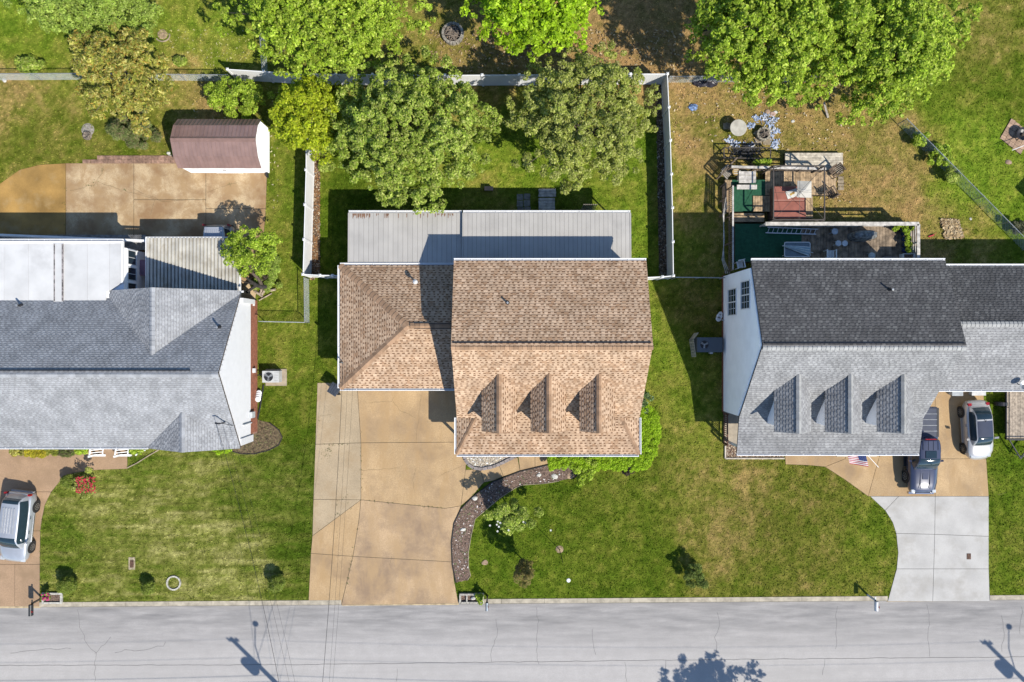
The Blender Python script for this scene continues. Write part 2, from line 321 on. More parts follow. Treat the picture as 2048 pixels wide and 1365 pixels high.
# ------------------------------------------------------------------ road, kerb
def struct(name): 
    o = bpy.data.objects.new(name, None); COL.objects.link(o); o['kind'] = 'structure'; ORG[o.name] = Vector(); o.empty_display_size = .3; return o
M_ROAD = mat('asphalt', (.47, .445, .425), rough=.9, var=.03, scale=1.5, bump=.25, bscale=60, streak=((.07, 1.1, 1), (.40, .38, .362), .42, .68), fine=.12)
ROAD_Z = -.10
def road():
    mb = MB(); xs = list(range(-20, 21)); L = []
    for i in xs:
        X = i*6.0; L.append((X, (682.5-(ky(1024+X*S)+11))/S))
    for i in range(len(L)-1):
        mb.poly([(L[i][0], -27.5, ROAD_Z), (L[i+1][0], -27.5, ROAD_Z), (L[i+1][0], L[i+1][1], ROAD_Z), (L[i][0], L[i][1], ROAD_Z)])
    r = mb.build('road', M_ROAD, kind='structure')
    # grime washed along the gutter: a band that follows the kerb, broken up by noise
    n_ = M_ROAD.node_tree; N, L2 = n_.nodes, n_.links; bs = N['Principled BSDF']; src = bs.inputs['Base Color'].links[0].from_socket
    ge_ = N.new('ShaderNodeNewGeometry'); sx = N.new('ShaderNodeSeparateXYZ'); L2.new(ge_.outputs['Position'], sx.inputs[0])
    mr = N.new('ShaderNodeMapRange'); mr.inputs[1].default_value = -21.8; mr.inputs[2].default_value = -19.2; L2.new(sx.outputs[1], mr.inputs[0])
    no = N.new('ShaderNodeTexNoise'); no.inputs['Scale'].default_value = 1; no.inputs['Detail'].default_value = 9; no.inputs['Roughness'].default_value = .65; vm = N.new('ShaderNodeVectorMath'); vm.operation = 'MULTIPLY'; vm.inputs[1].default_value = (.3, 2.2, 1); L2.new(ge_.outputs['Position'], vm.inputs[0]); L2.new(vm.outputs[0], no.inputs['Vector'])
    m2 = N.new('ShaderNodeMapRange'); m2.inputs[1].default_value = .25; m2.inputs[2].default_value = .75; L2.new(no.outputs[0], m2.inputs[0])
    mu = N.new('ShaderNodeMath'); mu.operation = 'MULTIPLY'; L2.new(mr.outputs[0], mu.inputs[0]); L2.new(m2.outputs[0], mu.inputs[1])
    mx = N.new('ShaderNodeMix'); mx.data_type = 'RGBA'; L2.new(mu.outputs[0], mx.inputs[0]); L2.new(src, mx.inputs[6]); mx.inputs[7].default_value = (.125, .12, .118, 1); L2.new(mx.outputs[2], bs.inputs['Base Color'])
    k = MB()
    def ribbon(pts, wd):
        for a, b in zip(pts[:-1], pts[1:]):
            A = P(*a); B = P(*b); d = (B-A); d.z = 0; 
            if d.length < 1e-3: continue
            d.normalize(); nrm = Vector((-d.y, d.x, 0))*wd/2; z = Vector((0, 0, ROAD_Z+.004))
            k.poly([A-nrm+z, B-nrm+z, B+nrm+z, A+nrm+z])
    def crack(pts, wd=.022, jit=2.5, step=9):
        q = []
        for a, b in zip(pts[:-1], pts[1:]):
            n = max(1, int(math.hypot(b[0]-a[0], b[1]-a[1])/step))
            q += [(a[0]+(b[0]-a[0])*i/n+random.uniform(-jit, jit), a[1]+(b[1]-a[1])*i/n+random.uniform(-jit, jit)) for i in range(n)]
        ribbon(q+[pts[-1]], wd)
    crack([(-50,1333),(300,1332),(600,1331),(850,1328),(1240,1323),(1640,1319),(2100,1315)], .03, .8, 14)
    for c in [[(155,1220),(155,1245),(172,1290),(190,1310),(188,1365)], [(190,1310),(220,1275)], [(230,1305),(290,1300),(325,1292),(330,1285)], [(20,1310),(60,1304),(140,1299)],
      [(990,1240),(996,1262),(984,1300),(983,1325)], [(1075,1215),(1077,1260),(1073,1290),(1078,1330)], [(1185,1260),(1192,1312)], [(795,1340),(792,1365)], [(1434,1225),(1440,1245),(1432,1275),(1433,1300),(1430,1315)],
      [(1857,1210),(1860,1250),(1859,1290),(1861,1315)], [(2005,1235),(2010,1270),(2006,1305)], [(1650,1322),(1646,1352)], [(1250,1325),(1254,1365)], [(1675,1215),(1672,1300)], [(2047,1215),(2042,1270)], [(1330,1325),(1331,1345)]]:
        crack(c, .02)
    k.build('crack', mat('crack_fill', (.16, .155, .15), rough=.95), r, kind='stuff')
    kb = struct('kerb'); M_KERB = mat('kerb_concrete', (.50, .44, .34), rough=.9, var=.14, scale=2.5, bump=.2, fine=.1, rand=.06)
    gaps = [(-500, 79), (683, 917), (1775, 1979)]
    segs = [(79, 683), (917, 1775), (1979, 2500)]
    for a, b in segs:
        n = max(1, round((b-a)/88)); 
        for i in range(n):
            x0 = a+(b-a)*i/n; x1 = a+(b-a)*(i+1)/n; p = [G(x0+.25, ky(x0)), G(x1-.25, ky(x1)), G(x1-.25, ky(x1)+9), G(x0+.25, ky(x0)+9)]
            q = [G(x0+.25, ky(x0)), G(x1-.25, ky(x1)), G(x1-.25, ky(x1)+12), G(x0+.25, ky(x0)+12)]
            MB().hexa([(u, v, -.3) for u, v in q[::-1]], [(u, v, .035) for u, v in p[::-1]]).build('kerb_stone', M_KERB, kb)
    ap = MB()
    for a, b in gaps:                                    # flat aprons where the kerb drops for a driveway
        ap.hexa([(*G(a, ky(a)+13), -.3), (*G(b, ky(b)+13), -.3), (*G(b, ky(b)+3), -.3), (*G(a, ky(a)+3), -.3)], [(*G(a, ky(a)+12.5), -.09), (*G(b, ky(b)+12.5), -.09), (*G(b, ky(b)+3), .0), (*G(a, ky(a)+3), .0)])
    ap.build('apron', mat('apron_concrete', (.46, .36, .22), rough=.9, var=.15, fine=.1), kb)
    far = MB().box(-120, 120, -27.95, -27.5, -.3, .035).build('far_kerb', M_KERB, kb)
road()
# ------------------------------------------------------------------ driveways, walks, slabs
TAN = mat('tan_aggregate', (.535, .37, .20), rough=.92, var=.07, scale=.35, bump=.25, bscale=50, stain=(.42, (.36, .245, .14), .45, .66), streak=((1.1, .35, 1), (.45, .295, .145), .46, .66), fine=.2, rand=.04, detail=9)
TAN2 = mat('stained_aggregate', (.53, .37, .215), rough=.92, var=.07, scale=.35, bump=.25, bscale=50, stain=(.34, (.32, .22, .14), .42, .60), streak=((1.1, .4, 1), (.46, .31, .165), .45, .64), fine=.2, detail=9)
PINK = mat('rosy_aggregate', (.43, .285, .175), rough=.92, var=.07, scale=.5, bump=.25, bscale=50, stain=(.6, (.33, .22, .13), .48, .68), fine=.18)
PALE = mat('pale_concrete', (.53, .51, .48), rough=.9, var=.06, scale=.8, bump=.15, stain=(.5, (.38, .355, .315), .50, .75), fine=.05)
GREYTAN = mat('grey_tan_aggregate', (.47, .365, .235), rough=.92, var=.07, scale=.5, bump=.25, bscale=50, stain=(.6, (.40, .29, .17), .48, .68), fine=.16)
PATIO = mat('weathered_patio', (.55, .41, .245), rough=.92, var=.1, scale=.5, bump=.25, bscale=50, stain=(.5, (.33, .20, .10), .43, .60), streak=((.9, .7, 1), (.40, .26, .13), .46, .6), fine=.2, rand=.08)
ORANGE = mat('rust_stained_concrete', (.43, .255, .075), rough=.92, var=.2, scale=.5, bump=.2, stain=(.6, (.45, .33, .17), .52, .8), fine=.1)
def inset(pts, d):
    a = sum(pts[i][0]*pts[(i+1) % len(pts)][1]-pts[(i+1) % len(pts)][0]*pts[i][1] for i in range(len(pts)))
    if a < 0: pts = pts[::-1]
    out = []; n = len(pts)
    for i in range(n):
        p0, p1, p2 = (Vector(pts[j]) for j in (i-1, i, (i+1) % n)); e1 = (p1-p0).normalized(); e2 = (p2-p1).normalized()
        n1 = Vector((-e1.y, e1.x)); n2 = Vector((-e2.y, e2.x)); b = n1+n2
        b = n1 if b.length < .1 else b/b.length_squared*2 if b.length_squared > .5 else b.normalized()*1.4
        out.append(tuple(p1+b*d))
    return out
def pave(name, polys, mats, gap=.014, z=.028):
    st = struct(name); dk = MB()
    for p, m in zip(polys, mats):
        w = [G(*q) for q in p]; dk.prism(w, -.05, .006+.0003*len(dk.f))
        MB().prism(inset(w, gap), -.05, z).build('slab', m, st)
    dk.build('joint_fill', M_DARK, st)
    return st
dv = pave('driveway', SLABS_C, [GREYTAN, TAN, GREYTAN, TAN, GREYTAN, TAN, TAN2, TAN, TAN2])
pave('front_walk', WALK_C, [TAN]*5)
pave('concrete_driveway', SLABS_RW, [PALE]*7, .012)
pave('aggregate_driveway', SLABS_RT, [TAN]*5, .012)
pave('rosy_driveway', SLABS_L, [PINK]*5, .012)
pave('back_patio', SLABS_B, [ORANGE]+[PATIO]*5, .015)
def ribbons(name, lines, wd, z, m, parent, jit=1.2, step=7):
    k = MB()
    for pts in lines:
        q = []
        for a, b in zip(pts[:-1], pts[1:]):
            n = max(1, int(math.hypot(b[0]-a[0], b[1]-a[1])/step))
            q += [(a[0]+(b[0]-a[0])*i/n+random.uniform(-jit, jit), a[1]+(b[1]-a[1])*i/n+random.uniform(-jit, jit)) for i in range(n)]
        q.append(pts[-1])
        for a, b in zip(q[:-1], q[1:]):
            A = P(*a); B = P(*b); d = (B-A)
            if d.length < 1e-3: continue
            d.normalize(); nr = Vector((-d.y, d.x, 0))*wd/2*random.uniform(.6, 1.3); zz = Vector((0, 0, z)); k.poly([A-nr+zz, B-nr+zz, B+nr+zz, A+nr+zz])
    return k.build(name, m, parent, kind='stuff')
M_CRK = mat('hairline_crack', (.22, .16, .085), rough=.95)
ribbons('crack', [[(735,806),(785,803),(788,794)],[(785,803),(800,820),(832,836)],[(842,790),(838,830),(832,884)],[(640,832),(663,830)],[(722,941),(770,938),(800,936)],[(878,952),(930,930)],[(832,935),(826,960),(830,985)],[(780,1130),(784,1112)]], .013, .033, M_CRK, dv)
# weeds in the joints
def tufts(name, spots, label=None, z=.03, n=7, size=.055, col=(.07, .10, .03), parent=None):
    pts = []; cs = []
    for x, y, r in spots:
        if random.random() < .35: continue
        for i in range(random.randint(1, n)):
            a = random.uniform(0, 6.28); q = P(x, y)+Vector((random.gauss(0, r), random.gauss(0, r), z)); s = size*random.uniform(.6, 1.4)
            pts.append([q+Vector((-math.sin(a)*s*.3, math.cos(a)*s*.3, 0)), q+Vector((math.sin(a)*s*.3, -math.cos(a)*s*.3, 0)), q+Vector((math.cos(a)*s, math.sin(a)*s, s*.7))])
            f = random.uniform(.6, 1.5); cs.append([c*f for c in col])
    return tri_mesh(name, np.array([[tuple(v) for v in t] for t in pts]), np.array(cs), M_LEAF, kind='stuff', parent=parent)
wd = [(722.5, y, .05) for y in range(868, 1000, 9)]+[(722, 1000, .12), (690, 1000, .2), (680, 1000, .15), (700, 1018, .08), (678, 1031, .07), (660, 1046, .06), (640, 1060, .06), (722, 878, .12), (640, 856, .1), (639, 842, .08), (660, 831, .06)]
wd += [(655+random.gauss(0, 6), 902+random.gauss(0, 5), .12) for i in range(14)]+[(632+i*9, 888.5, .05) for i in range(10)]+[(718-i*1.6, 1040+i*9, .04) for i in range(18)]+[(674, 1010+9*i, .05) for i in range(8)]
wd += [(722+9*i, 1000+.9*i, .03) for i in range(19)]+[(905+1.2*i, 1130+7*i, .1) for i in range(11)]+[(908, 770+i*4, .03) for i in range(3)]
tufts('weeds', wd, parent=dv)
ribbons('crack', [[(140,382),(190,370),(205,345),(207,333)],[(205,367),(240,380),(330,404),(375,400)],[(268,380),(330,404)],[(415,385),(450,372),(475,366)],[(300,430),(310,400)]], .018, .033, M_CRK, bpy.data.objects['back_patio'])
tufts('weeds', [(160+i*6,378-i*2,.08) for i in range(7)]+[(132+random.uniform(-1,1),350+i*14,.06) for i in range(8)]+[(206,340+i*5,.06) for i in range(3)]+[(455+i*4,372-i*1.5,.06) for i in range(4)]+[(250,380,.06),(252,381,.06)], parent=bpy.data.objects['back_patio'])
ribbons('crack', [[(2010,985),(1995,990)]], .02, .033, M_CRK, bpy.data.objects['aggregate_driveway'])
# beds
M_MULCH = mat('bark_mulch', (.22, .15, .115), rough=1, var=.35, scale=14, bump=.9, bscale=25, fine=.4)
M_BEDDRY = mat('dry_bed', (.17, .125, .07), rough=1, var=.3, scale=7, bump=.8, bscale=25, fine=.4)
M_LITTER = mat('leaf_litter', (.19, .105, .055), rough=1, var=.4, scale=10, bump=.9, bscale=25, fine=.5)
def bed(name, poly, m, z=.03):
    return MB().prism([G(*p) for p in poly], -.02, z).build(name, m, None, kind='structure')
bed('mulch_bed', BED_C, M_MULCH, .034); bed('dry_garden_bed', BED_L, M_BEDDRY, .034); bed('entry_bed', BED_R, M_MULCH, .034); bed('porch_bed', BED_R2, M_MULCH, .034)
bed('fence_border', LITTER_L, M_LITTER, .03); bed('shaded_fence_border', LITTER_R, mat('dark_litter', (.20, .15, .10), rough=1, var=.35, scale=10, bump=.9, bscale=25, fine=.5), .03)
def chips(name, poly, n, cols, size, z=.04):
    xs = [p[0] for p in poly]; ys = [p[1] for p in poly]
    x = RNG.uniform(min(xs), max(xs), n); y = RNG.uniform(min(ys), max(ys), n); k = inpoly(x, y, poly); x, y = x[k], y[k]; n = len(x)
    X = (x-1024)/S; Y = (682.5-y)/S; a = RNG.uniform(0, 6.28, n); s = RNG.uniform(.5, 1.5, n)*size; t = RNG.uniform(-.5, .5, n)*s
    c = np.stack([X, Y, np.full(n, z)+RNG.uniform(0, .02, n)], -1); u = np.stack([np.cos(a)*s, np.sin(a)*s, t], -1); v = np.stack([-np.sin(a)*s*.5, np.cos(a)*s*.5, -t*.4], -1)
    pal = np.array(cols)[RNG.integers(0, len(cols), n)]*RNG.uniform(.7, 1.3, (n, 1))
    tri_mesh(name, np.stack([c-u-v, c+u-v, c+u+v, c-u+v], 1), np.clip(pal, 0, .85), mat('chip', (1, 1, 1), rough=.9, var=.05, attr=True), kind='stuff')
chips('wood_chips', BED_C, 4200, [(.24,.155,.11)]*4+[(.42,.33,.27)]*3+[(.7,.64,.6)]*2+[(.12,.08,.06)]*3+[(.14,.17,.07)]*2, .045)
chips('wood_chips', BED_R+[], 900, [(.24,.15,.1)]*3+[(.5,.4,.28)]*2+[(.6,.52,.42)], .05)
chips('wood_chips', BED_R2, 500, [(.24,.15,.1)]*3+[(.5,.4,.28)]*2, .05)
chips('dead_leaves', BED_L, 900, [(.2,.14,.08),(.1,.07,.045),(.16,.15,.06)], .04)
chips('dead_leaves', LITTER_L, 2200, [(.3,.15,.06),(.2,.1,.04),(.45,.36,.25),(.12,.08,.05)], .05)
chips('dead_leaves', LITTER_R, 2600, [(.2,.13,.08),(.12,.08,.05),(.4,.36,.3),(.05,.04,.03)], .05)
chips('fallen_leaves', [(330,60),(500,60),(500,135),(360,135)], 160, [(.42,.40,.12),(.5,.46,.2)], .04, .06)
chips('fallen_leaves', [(380,160),(560,160),(560,420),(540,420),(540,240),(380,240)], 300, [(.5,.4,.2),(.55,.5,.3)], .05, .06)
chips('fallen_leaves', [(1345,170),(1700,170),(1700,430),(1640,430),(1640,300),(1345,300)], 700, [(.45,.3,.15),(.6,.5,.35),(.3,.18,.08)], .05, .06)
chips('fallen_leaves', [(860,60),(1390,60),(1390,145),(860,145)], 900, [(.35,.24,.12),(.5,.38,.22),(.2,.12,.06)], .06, .06)
chips('dead_brush', [(1880,440),(1915,440),(1925,475),(1890,480)], 420, [(.45,.33,.18),(.55,.43,.27),(.3,.2,.1)], .10, .08)
# ------------------------------------------------------------------ roof shingles
def shingles(mb, O, U, V, poly, pal, row=.178, tl=(.11, .27), gl=(.09, .18), lift=.022):
    """courses of single tabs laid over a convex face; poly in (along eave, up slope); pal = tooth, recess, butt colours + spread"""
    tooth, rec, butt, spread = pal
    N = U.cross(V).normalized(); 
    if N.z < 0: N = -N
    vs_ = [p[1] for p in poly]; v = min(vs_); vm = max(vs_)
    def ext(vv):
        xs = []; n = len(poly)
        for i in range(n):
            (u0, v0), (u1, v1) = poly[i], poly[(i+1) % n]
            if abs(v1-v0) < 1e-6:
                if abs(vv-v0) < 1e-6: xs += [u0, u1]
                continue
            t = (vv-v0)/(v1-v0)
            if -1e-6 <= t <= 1+1e-6: xs.append(u0+(u1-u0)*t)
        return (min(xs), max(xs)) if xs else None
    pt = lambda u, vv, l: O+U*u+V*vv+N*l
    drift = random.uniform(0, 9)
    def jitter(c, s):
        f = 1+random.uniform(-s, s); return tuple(max(0, min(.9, k*f)) for k in c)
    while v < vm-.02:
        v1 = min(v+row, vm); a = ext(v+1e-5); b = ext(v1-1e-5)
        if a and b:
            u = min(a[0], b[0])-random.uniform(0, .3); um = max(a[1], b[1]); k = 0
            while u < um:
                L = random.uniform(*tl) if k % 2 == 0 else random.uniform(*gl); e = u+L
                cl = lambda x, r: max(r[0], min(r[1], x))
                A, B, C, D = cl(u, a), cl(e, a), cl(e, b), cl(u, b)
                if (B-A)+(C-D) > .02:
                    if k % 2 == 0:
                        c = jitter(tooth[int(random.random()*len(tooth))], spread)
                        k1 = .16; lA = A+(D-A)*k1; lB = B+(C-B)*k1; vl = v+(v1-v)*k1; ll = lift+(.004-lift)*k1
                        mb.poly([pt(lA, vl, ll), pt(lB, vl, ll), pt(C, v1, .004), pt(D, v1, .004)], c)
                        mb.poly([pt(A, v, lift), pt(B, v, lift), pt(lB, vl, ll), pt(lA, vl, ll)], tuple(q*(.8 if c[0] > c[2]*1.4 else .58) for q in c))  # lower strip coloured darker to paint in the shadow line of each course
                        mb.poly([pt(A, v-.002, .0), pt(B, v-.002, .0), pt(B, v, lift), pt(A, v, lift)], c)
                    else:
                        c = jitter(rec[int(random.random()*len(rec))], spread); vmid = v+(v1-v)*.42
                        mA = A+(D-A)*.42; mB = B+(C-B)*.42
                        mb.poly([pt(mA, vmid, .008), pt(mB, vmid, .008), pt(C, v1, .003), pt(D, v1, .003)], c)
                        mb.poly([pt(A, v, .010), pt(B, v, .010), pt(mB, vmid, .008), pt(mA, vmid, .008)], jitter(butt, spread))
                u = e; k += 1
        v += row
M_SHING = mat('shingle_granules', (1, 1, 1), rough=.92, var=.10, scale=1.1, attr=True, spec=.15, fine=.14)
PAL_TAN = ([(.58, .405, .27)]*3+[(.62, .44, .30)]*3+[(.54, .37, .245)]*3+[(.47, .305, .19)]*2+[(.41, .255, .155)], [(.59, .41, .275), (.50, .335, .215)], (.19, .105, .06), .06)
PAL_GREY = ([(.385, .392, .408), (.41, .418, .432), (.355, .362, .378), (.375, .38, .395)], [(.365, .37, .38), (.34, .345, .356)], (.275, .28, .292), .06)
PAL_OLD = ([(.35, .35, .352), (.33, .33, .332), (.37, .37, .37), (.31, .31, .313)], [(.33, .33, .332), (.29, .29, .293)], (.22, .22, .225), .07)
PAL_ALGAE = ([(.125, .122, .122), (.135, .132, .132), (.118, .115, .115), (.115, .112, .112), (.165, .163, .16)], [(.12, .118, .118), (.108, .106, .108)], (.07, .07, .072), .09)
def slope(parent, O, eave_end, up_pt, poly_pts, pal, deck_mat, name='roof_slope', thick=.12, **kw):
    """a roof face from 3D corner points: a solid deck (part) and its shingles (sub-part, joined)"""
    U = (eave_end-O).normalized(); V = (up_pt-O); V = (V-U*V.dot(U)).normalized(); N = U.cross(V)
    if N.z < 0: N = -N
    b = [p-N*thick for p in poly_pts]; ar = Vector()
    for i in range(1, len(poly_pts)-1): ar += (poly_pts[i]-poly_pts[0]).cross(poly_pts[i+1]-poly_pts[0])
    if ar.dot(N) < 0: poly_pts = poly_pts[::-1]; b = b[::-1]
    d = MB().hexa(b, poly_pts).build(name, deck_mat, parent)
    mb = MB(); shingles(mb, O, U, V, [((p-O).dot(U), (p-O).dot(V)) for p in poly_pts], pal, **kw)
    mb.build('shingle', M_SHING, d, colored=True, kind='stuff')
    return d
def cap_mat(name, c, spread=.25): return mat(name, c, rough=.92, var=.08, scale=2, rand=spread, spec=.15, fine=.12)
def ridge_caps(a, b, parent, m, wd=.30, L=.26, drop=.4, name='ridge_cap', lift=.03):
    """bent cap pieces overlapping along a ridge or hip from a (low or left) to b"""
    d = b-a; n = max(1, round(d.length/L)); d.normalize(); side = d.cross(Vector((0, 0, 1))).normalized(); up = side.cross(d).normalized()
    if up.z < 0: up = -up
    l = (b-a).length/n; q = []
    for t, lf in ((0, lift+.03), (l*1.12, lift)):
        q += [d*t-side*wd/2+up*(lf-wd/2*drop), d*t+up*lf, d*t+side*wd/2+up*(lf-wd/2*drop)]
    f = [(0, 1, 4, 3), (1, 2, 5, 4)]; q += [q[0]-up*.03, q[1]-up*.03, q[2]-up*.03]; f += [(6, 7, 1, 0), (7, 8, 2, 1)]
    o = mk(name, [tuple(v) for v in q], f, m, None); o.parent = parent; off = ORG.get(parent.name, Vector()); o.location = a-off
    for i in range(1, n):
        c = o.copy(); COL.objects.link(c); c.location = a+d*(l*i)-off
def gutter(a, b, out, parent, m=None, ticks=1.0, wd=.11):
    d = (b-a).normalized(); L = (b-a).length; up = Vector((0, 0, 1)); mb = MB(); m = m or M_WHITE
    def strip(o0, o1, z0, z1):
        q = [(o0, z0), (o1, z0), (o1, z1), (o0, z1)]; mb.hexa([a+out*o+up*z for o, z in q][::-1], [b+out*o+up*z for o, z in q][::-1])
    strip(.02, .03, -.10, .0); strip(.03, wd, -.10, -.085); strip(wd, wd+.045, -.10, .015)
    g = mb.build('gutter', m, parent); gd = MB()
    off = ORG.get(parent.name, Vector()); n = max(1, int(L/ticks)); br = None
    for i in range(n+1):
        p = a+d*min(L-.03, max(.03, L*i/n))
        if br is None:
            w2 = d*.012; br = MB().hexa([p-w2+out*.03, p+w2+out*.03, p+w2+out*wd, p-w2+out*wd], [p-w2+out*.03+up*.012, p+w2+out*.03+up*.012, p+w2+out*wd+up*.012, p-w2+out*wd+up*.012]).build('gutter_bracket', m, g); p0 = p
        else:
            c = br.copy(); COL.objects.link(c); c.location = p-p0
    return g
def wall_part(parent, poly, z0, z1, m, name='wall'): return MB().prism(poly, z0, z1).build(name, m, parent)
def vent_pipe(parent, p, h=.45, r=.06, cap=None, m=None):
    m = m or M_BLACK
    v = MB().tube([p-Vector((0, 0, .15)), p+Vector((0, 0, h))], r, 10).build('vent_pipe', m, parent)
    MB().lathe([(r*2.4, -.02), (r*1.3, .10), (r*1.02, .12)], tuple(p+Vector((0, 0, .0))), 12).build('flashing', m, v)
    if cap: MB().lathe([(.05, h-.12), (.13, h-.1), (.15, h-.02), (.06, h+.05), (.01, h+.06)], tuple(p), 14).build('vent_cap', cap, v)
    else: MB().lathe([(r*1.08, h-.03), (r*1.08, h+.015), (r*.7, h+.02)], tuple(p), 12).build('pipe_rim', M_GALV, v)
    return v
def window(parent, c, wd, ht, axis, out, mull=(2, 3), sashes=2, fm=None):
    """window in a vertical wall; axis 'y' runs along Y facing +-X (out), axis 'x' along X facing +-Y"""
    fm = fm or M_WHITE
    def bx(mb, u0, u1, z0, z1, d0, d1):
        if axis == 'y': mb.box(c[0]+out*d0, c[0]+out*d1, c[1]+u0, c[1]+u1, c[2]+z0, c[2]+z1)
        else: mb.box(c[0]+u0, c[0]+u1, c[1]+out*d0, c[1]+out*d1, c[2]+z0, c[2]+z1)
    f = MB(); t = .05
    bx(f, -wd/2-t, wd/2+t, ht/2, ht/2+t, -.02, .05); bx(f, -wd/2-t, wd/2+t, -ht/2-t, -ht/2, -.02, .07)
    bx(f, -wd/2-t, -wd/2, -ht/2, ht/2, -.02, .05); bx(f, wd/2, wd/2+t, -ht/2, ht/2, -.02, .05); win = f.build('window', fm, parent)
    for k in range(sashes):
        u0 = -wd/2+wd/sashes*k+(.04 if k else 0); u1 = -wd/2+wd/sashes*(k+1)-(.04 if k < sashes-1 else 0)
        p = MB(); bx(p, u0, u1, -ht/2, ht/2, -.015, .012); p.build('pane', glass(), win)
        g = MB()
        if k < sashes-1: bx(g, u1, u1+.08, -ht/2, ht/2, -.02, .045)
        for j in range(1, mull[0]): bx(g, u0+(u1-u0)*j/mull[0]-.014, u0+(u1-u0)*j/mull[0]+.014, -ht/2, ht/2, .012, .027)
        for j in range(1, mull[1]): bx(g, u0, u1, -ht/2+ht*j/mull[1]-.014, -ht/2+ht*j/mull[1]+.014, .013, .028)
        if g.v: g.build('muntin', fm, win)
    return win
def door(parent, c, axis, out, m, wd=.95, ht=2.05):
    f = MB()
    def bx(mb, u0, u1, z0, z1, d0, d1):
        if axis == 'y': mb.box(c[0]+out*d0, c[0]+out*d1, c[1]+u0, c[1]+u1, c[2]+z0, c[2]+z1)
        else: mb.box(c[0]+u0, c[0]+u1, c[1]+out*d0, c[1]+out*d1, c[2]+z0, c[2]+z1)
    bx(f, -wd/2, wd/2, 0, ht, -.02, .04); d = f.build('door', m, parent)
    fr = MB(); bx(fr, -wd/2-.1, -wd/2, 0, ht+.1, -.02, .06); bx(fr, wd/2, wd/2+.1, 0, ht+.1, -.02, .06); bx(fr, -wd/2, wd/2, ht, ht+.1, -.02, .06); fr.build('door_frame', M_TRIM, d)
    h = MB(); bx(h, wd/2-.14, wd/2-.08, .95, 1.05, .04, .09); h.build('door_handle', M_GALV, d)
def clapboard(parent, a, b, z0, z1, out, m, step=.2, top=None, name='siding'):
    """lap siding between plan points a and b; top(t) caps the height along the wall (gable)"""
    mb = MB(); a = Vector(a); b = Vector(b); n = int((z1-z0)/step)+1; 
    for i in range(n):
        za = z0+i*step; zb = min(za+step, z1); ts = []
        if top:
            N = 60; ok = [t/N for t in range(N+1) if top(t/N) >= zb-1e-4]
            if not ok: continue
            t0, t1 = min(ok), max(ok)
        else: t0, t1 = 0, 1
        p = a+(b-a)*t0; q = a+(b-a)*t1; o = Vector(out)
        mb.hexa([p.to_3d()+Vector((0, 0, za)), q.to_3d()+Vector((0, 0, za)), q.to_3d()+o*.03+Vector((0, 0, za)), p.to_3d()+o*.03+Vector((0, 0, za))],
                [p.to_3d()+Vector((0, 0, zb)), q.to_3d()+Vector((0, 0, zb)), q.to_3d()+o*.012+Vector((0, 0, zb)), p.to_3d()+o*.012+Vector((0, 0, zb))])
    return mb.build(name, m, parent, kind='stuff')
V3 = lambda x, y, z: Vector((x, y, z))
M_SIDE = mat('white_siding', (1.33, 1.33, 1.36), rough=.6, var=.03, scale=1.2)
M_SIDE2 = mat('pale_siding', (.70, .70, .71), rough=.6, var=.04, scale=1.2)
M_BRICK = mat('red_brick', (.32, .125, .075), rough=.9, var=.2, scale=8, fine=.25, bump=.4, bscale=30)
M_DECKING = mat('roof_sheathing', (.10, .08, .07), rough=.95, var=.1)
M_CAPT = cap_mat('tan_cap', (.40, .255, .16)); M_CAPG = cap_mat('grey_cap', (.36, .37, .39), .15); M_CAPO = cap_mat('old_cap', (.40, .40, .39), .12)
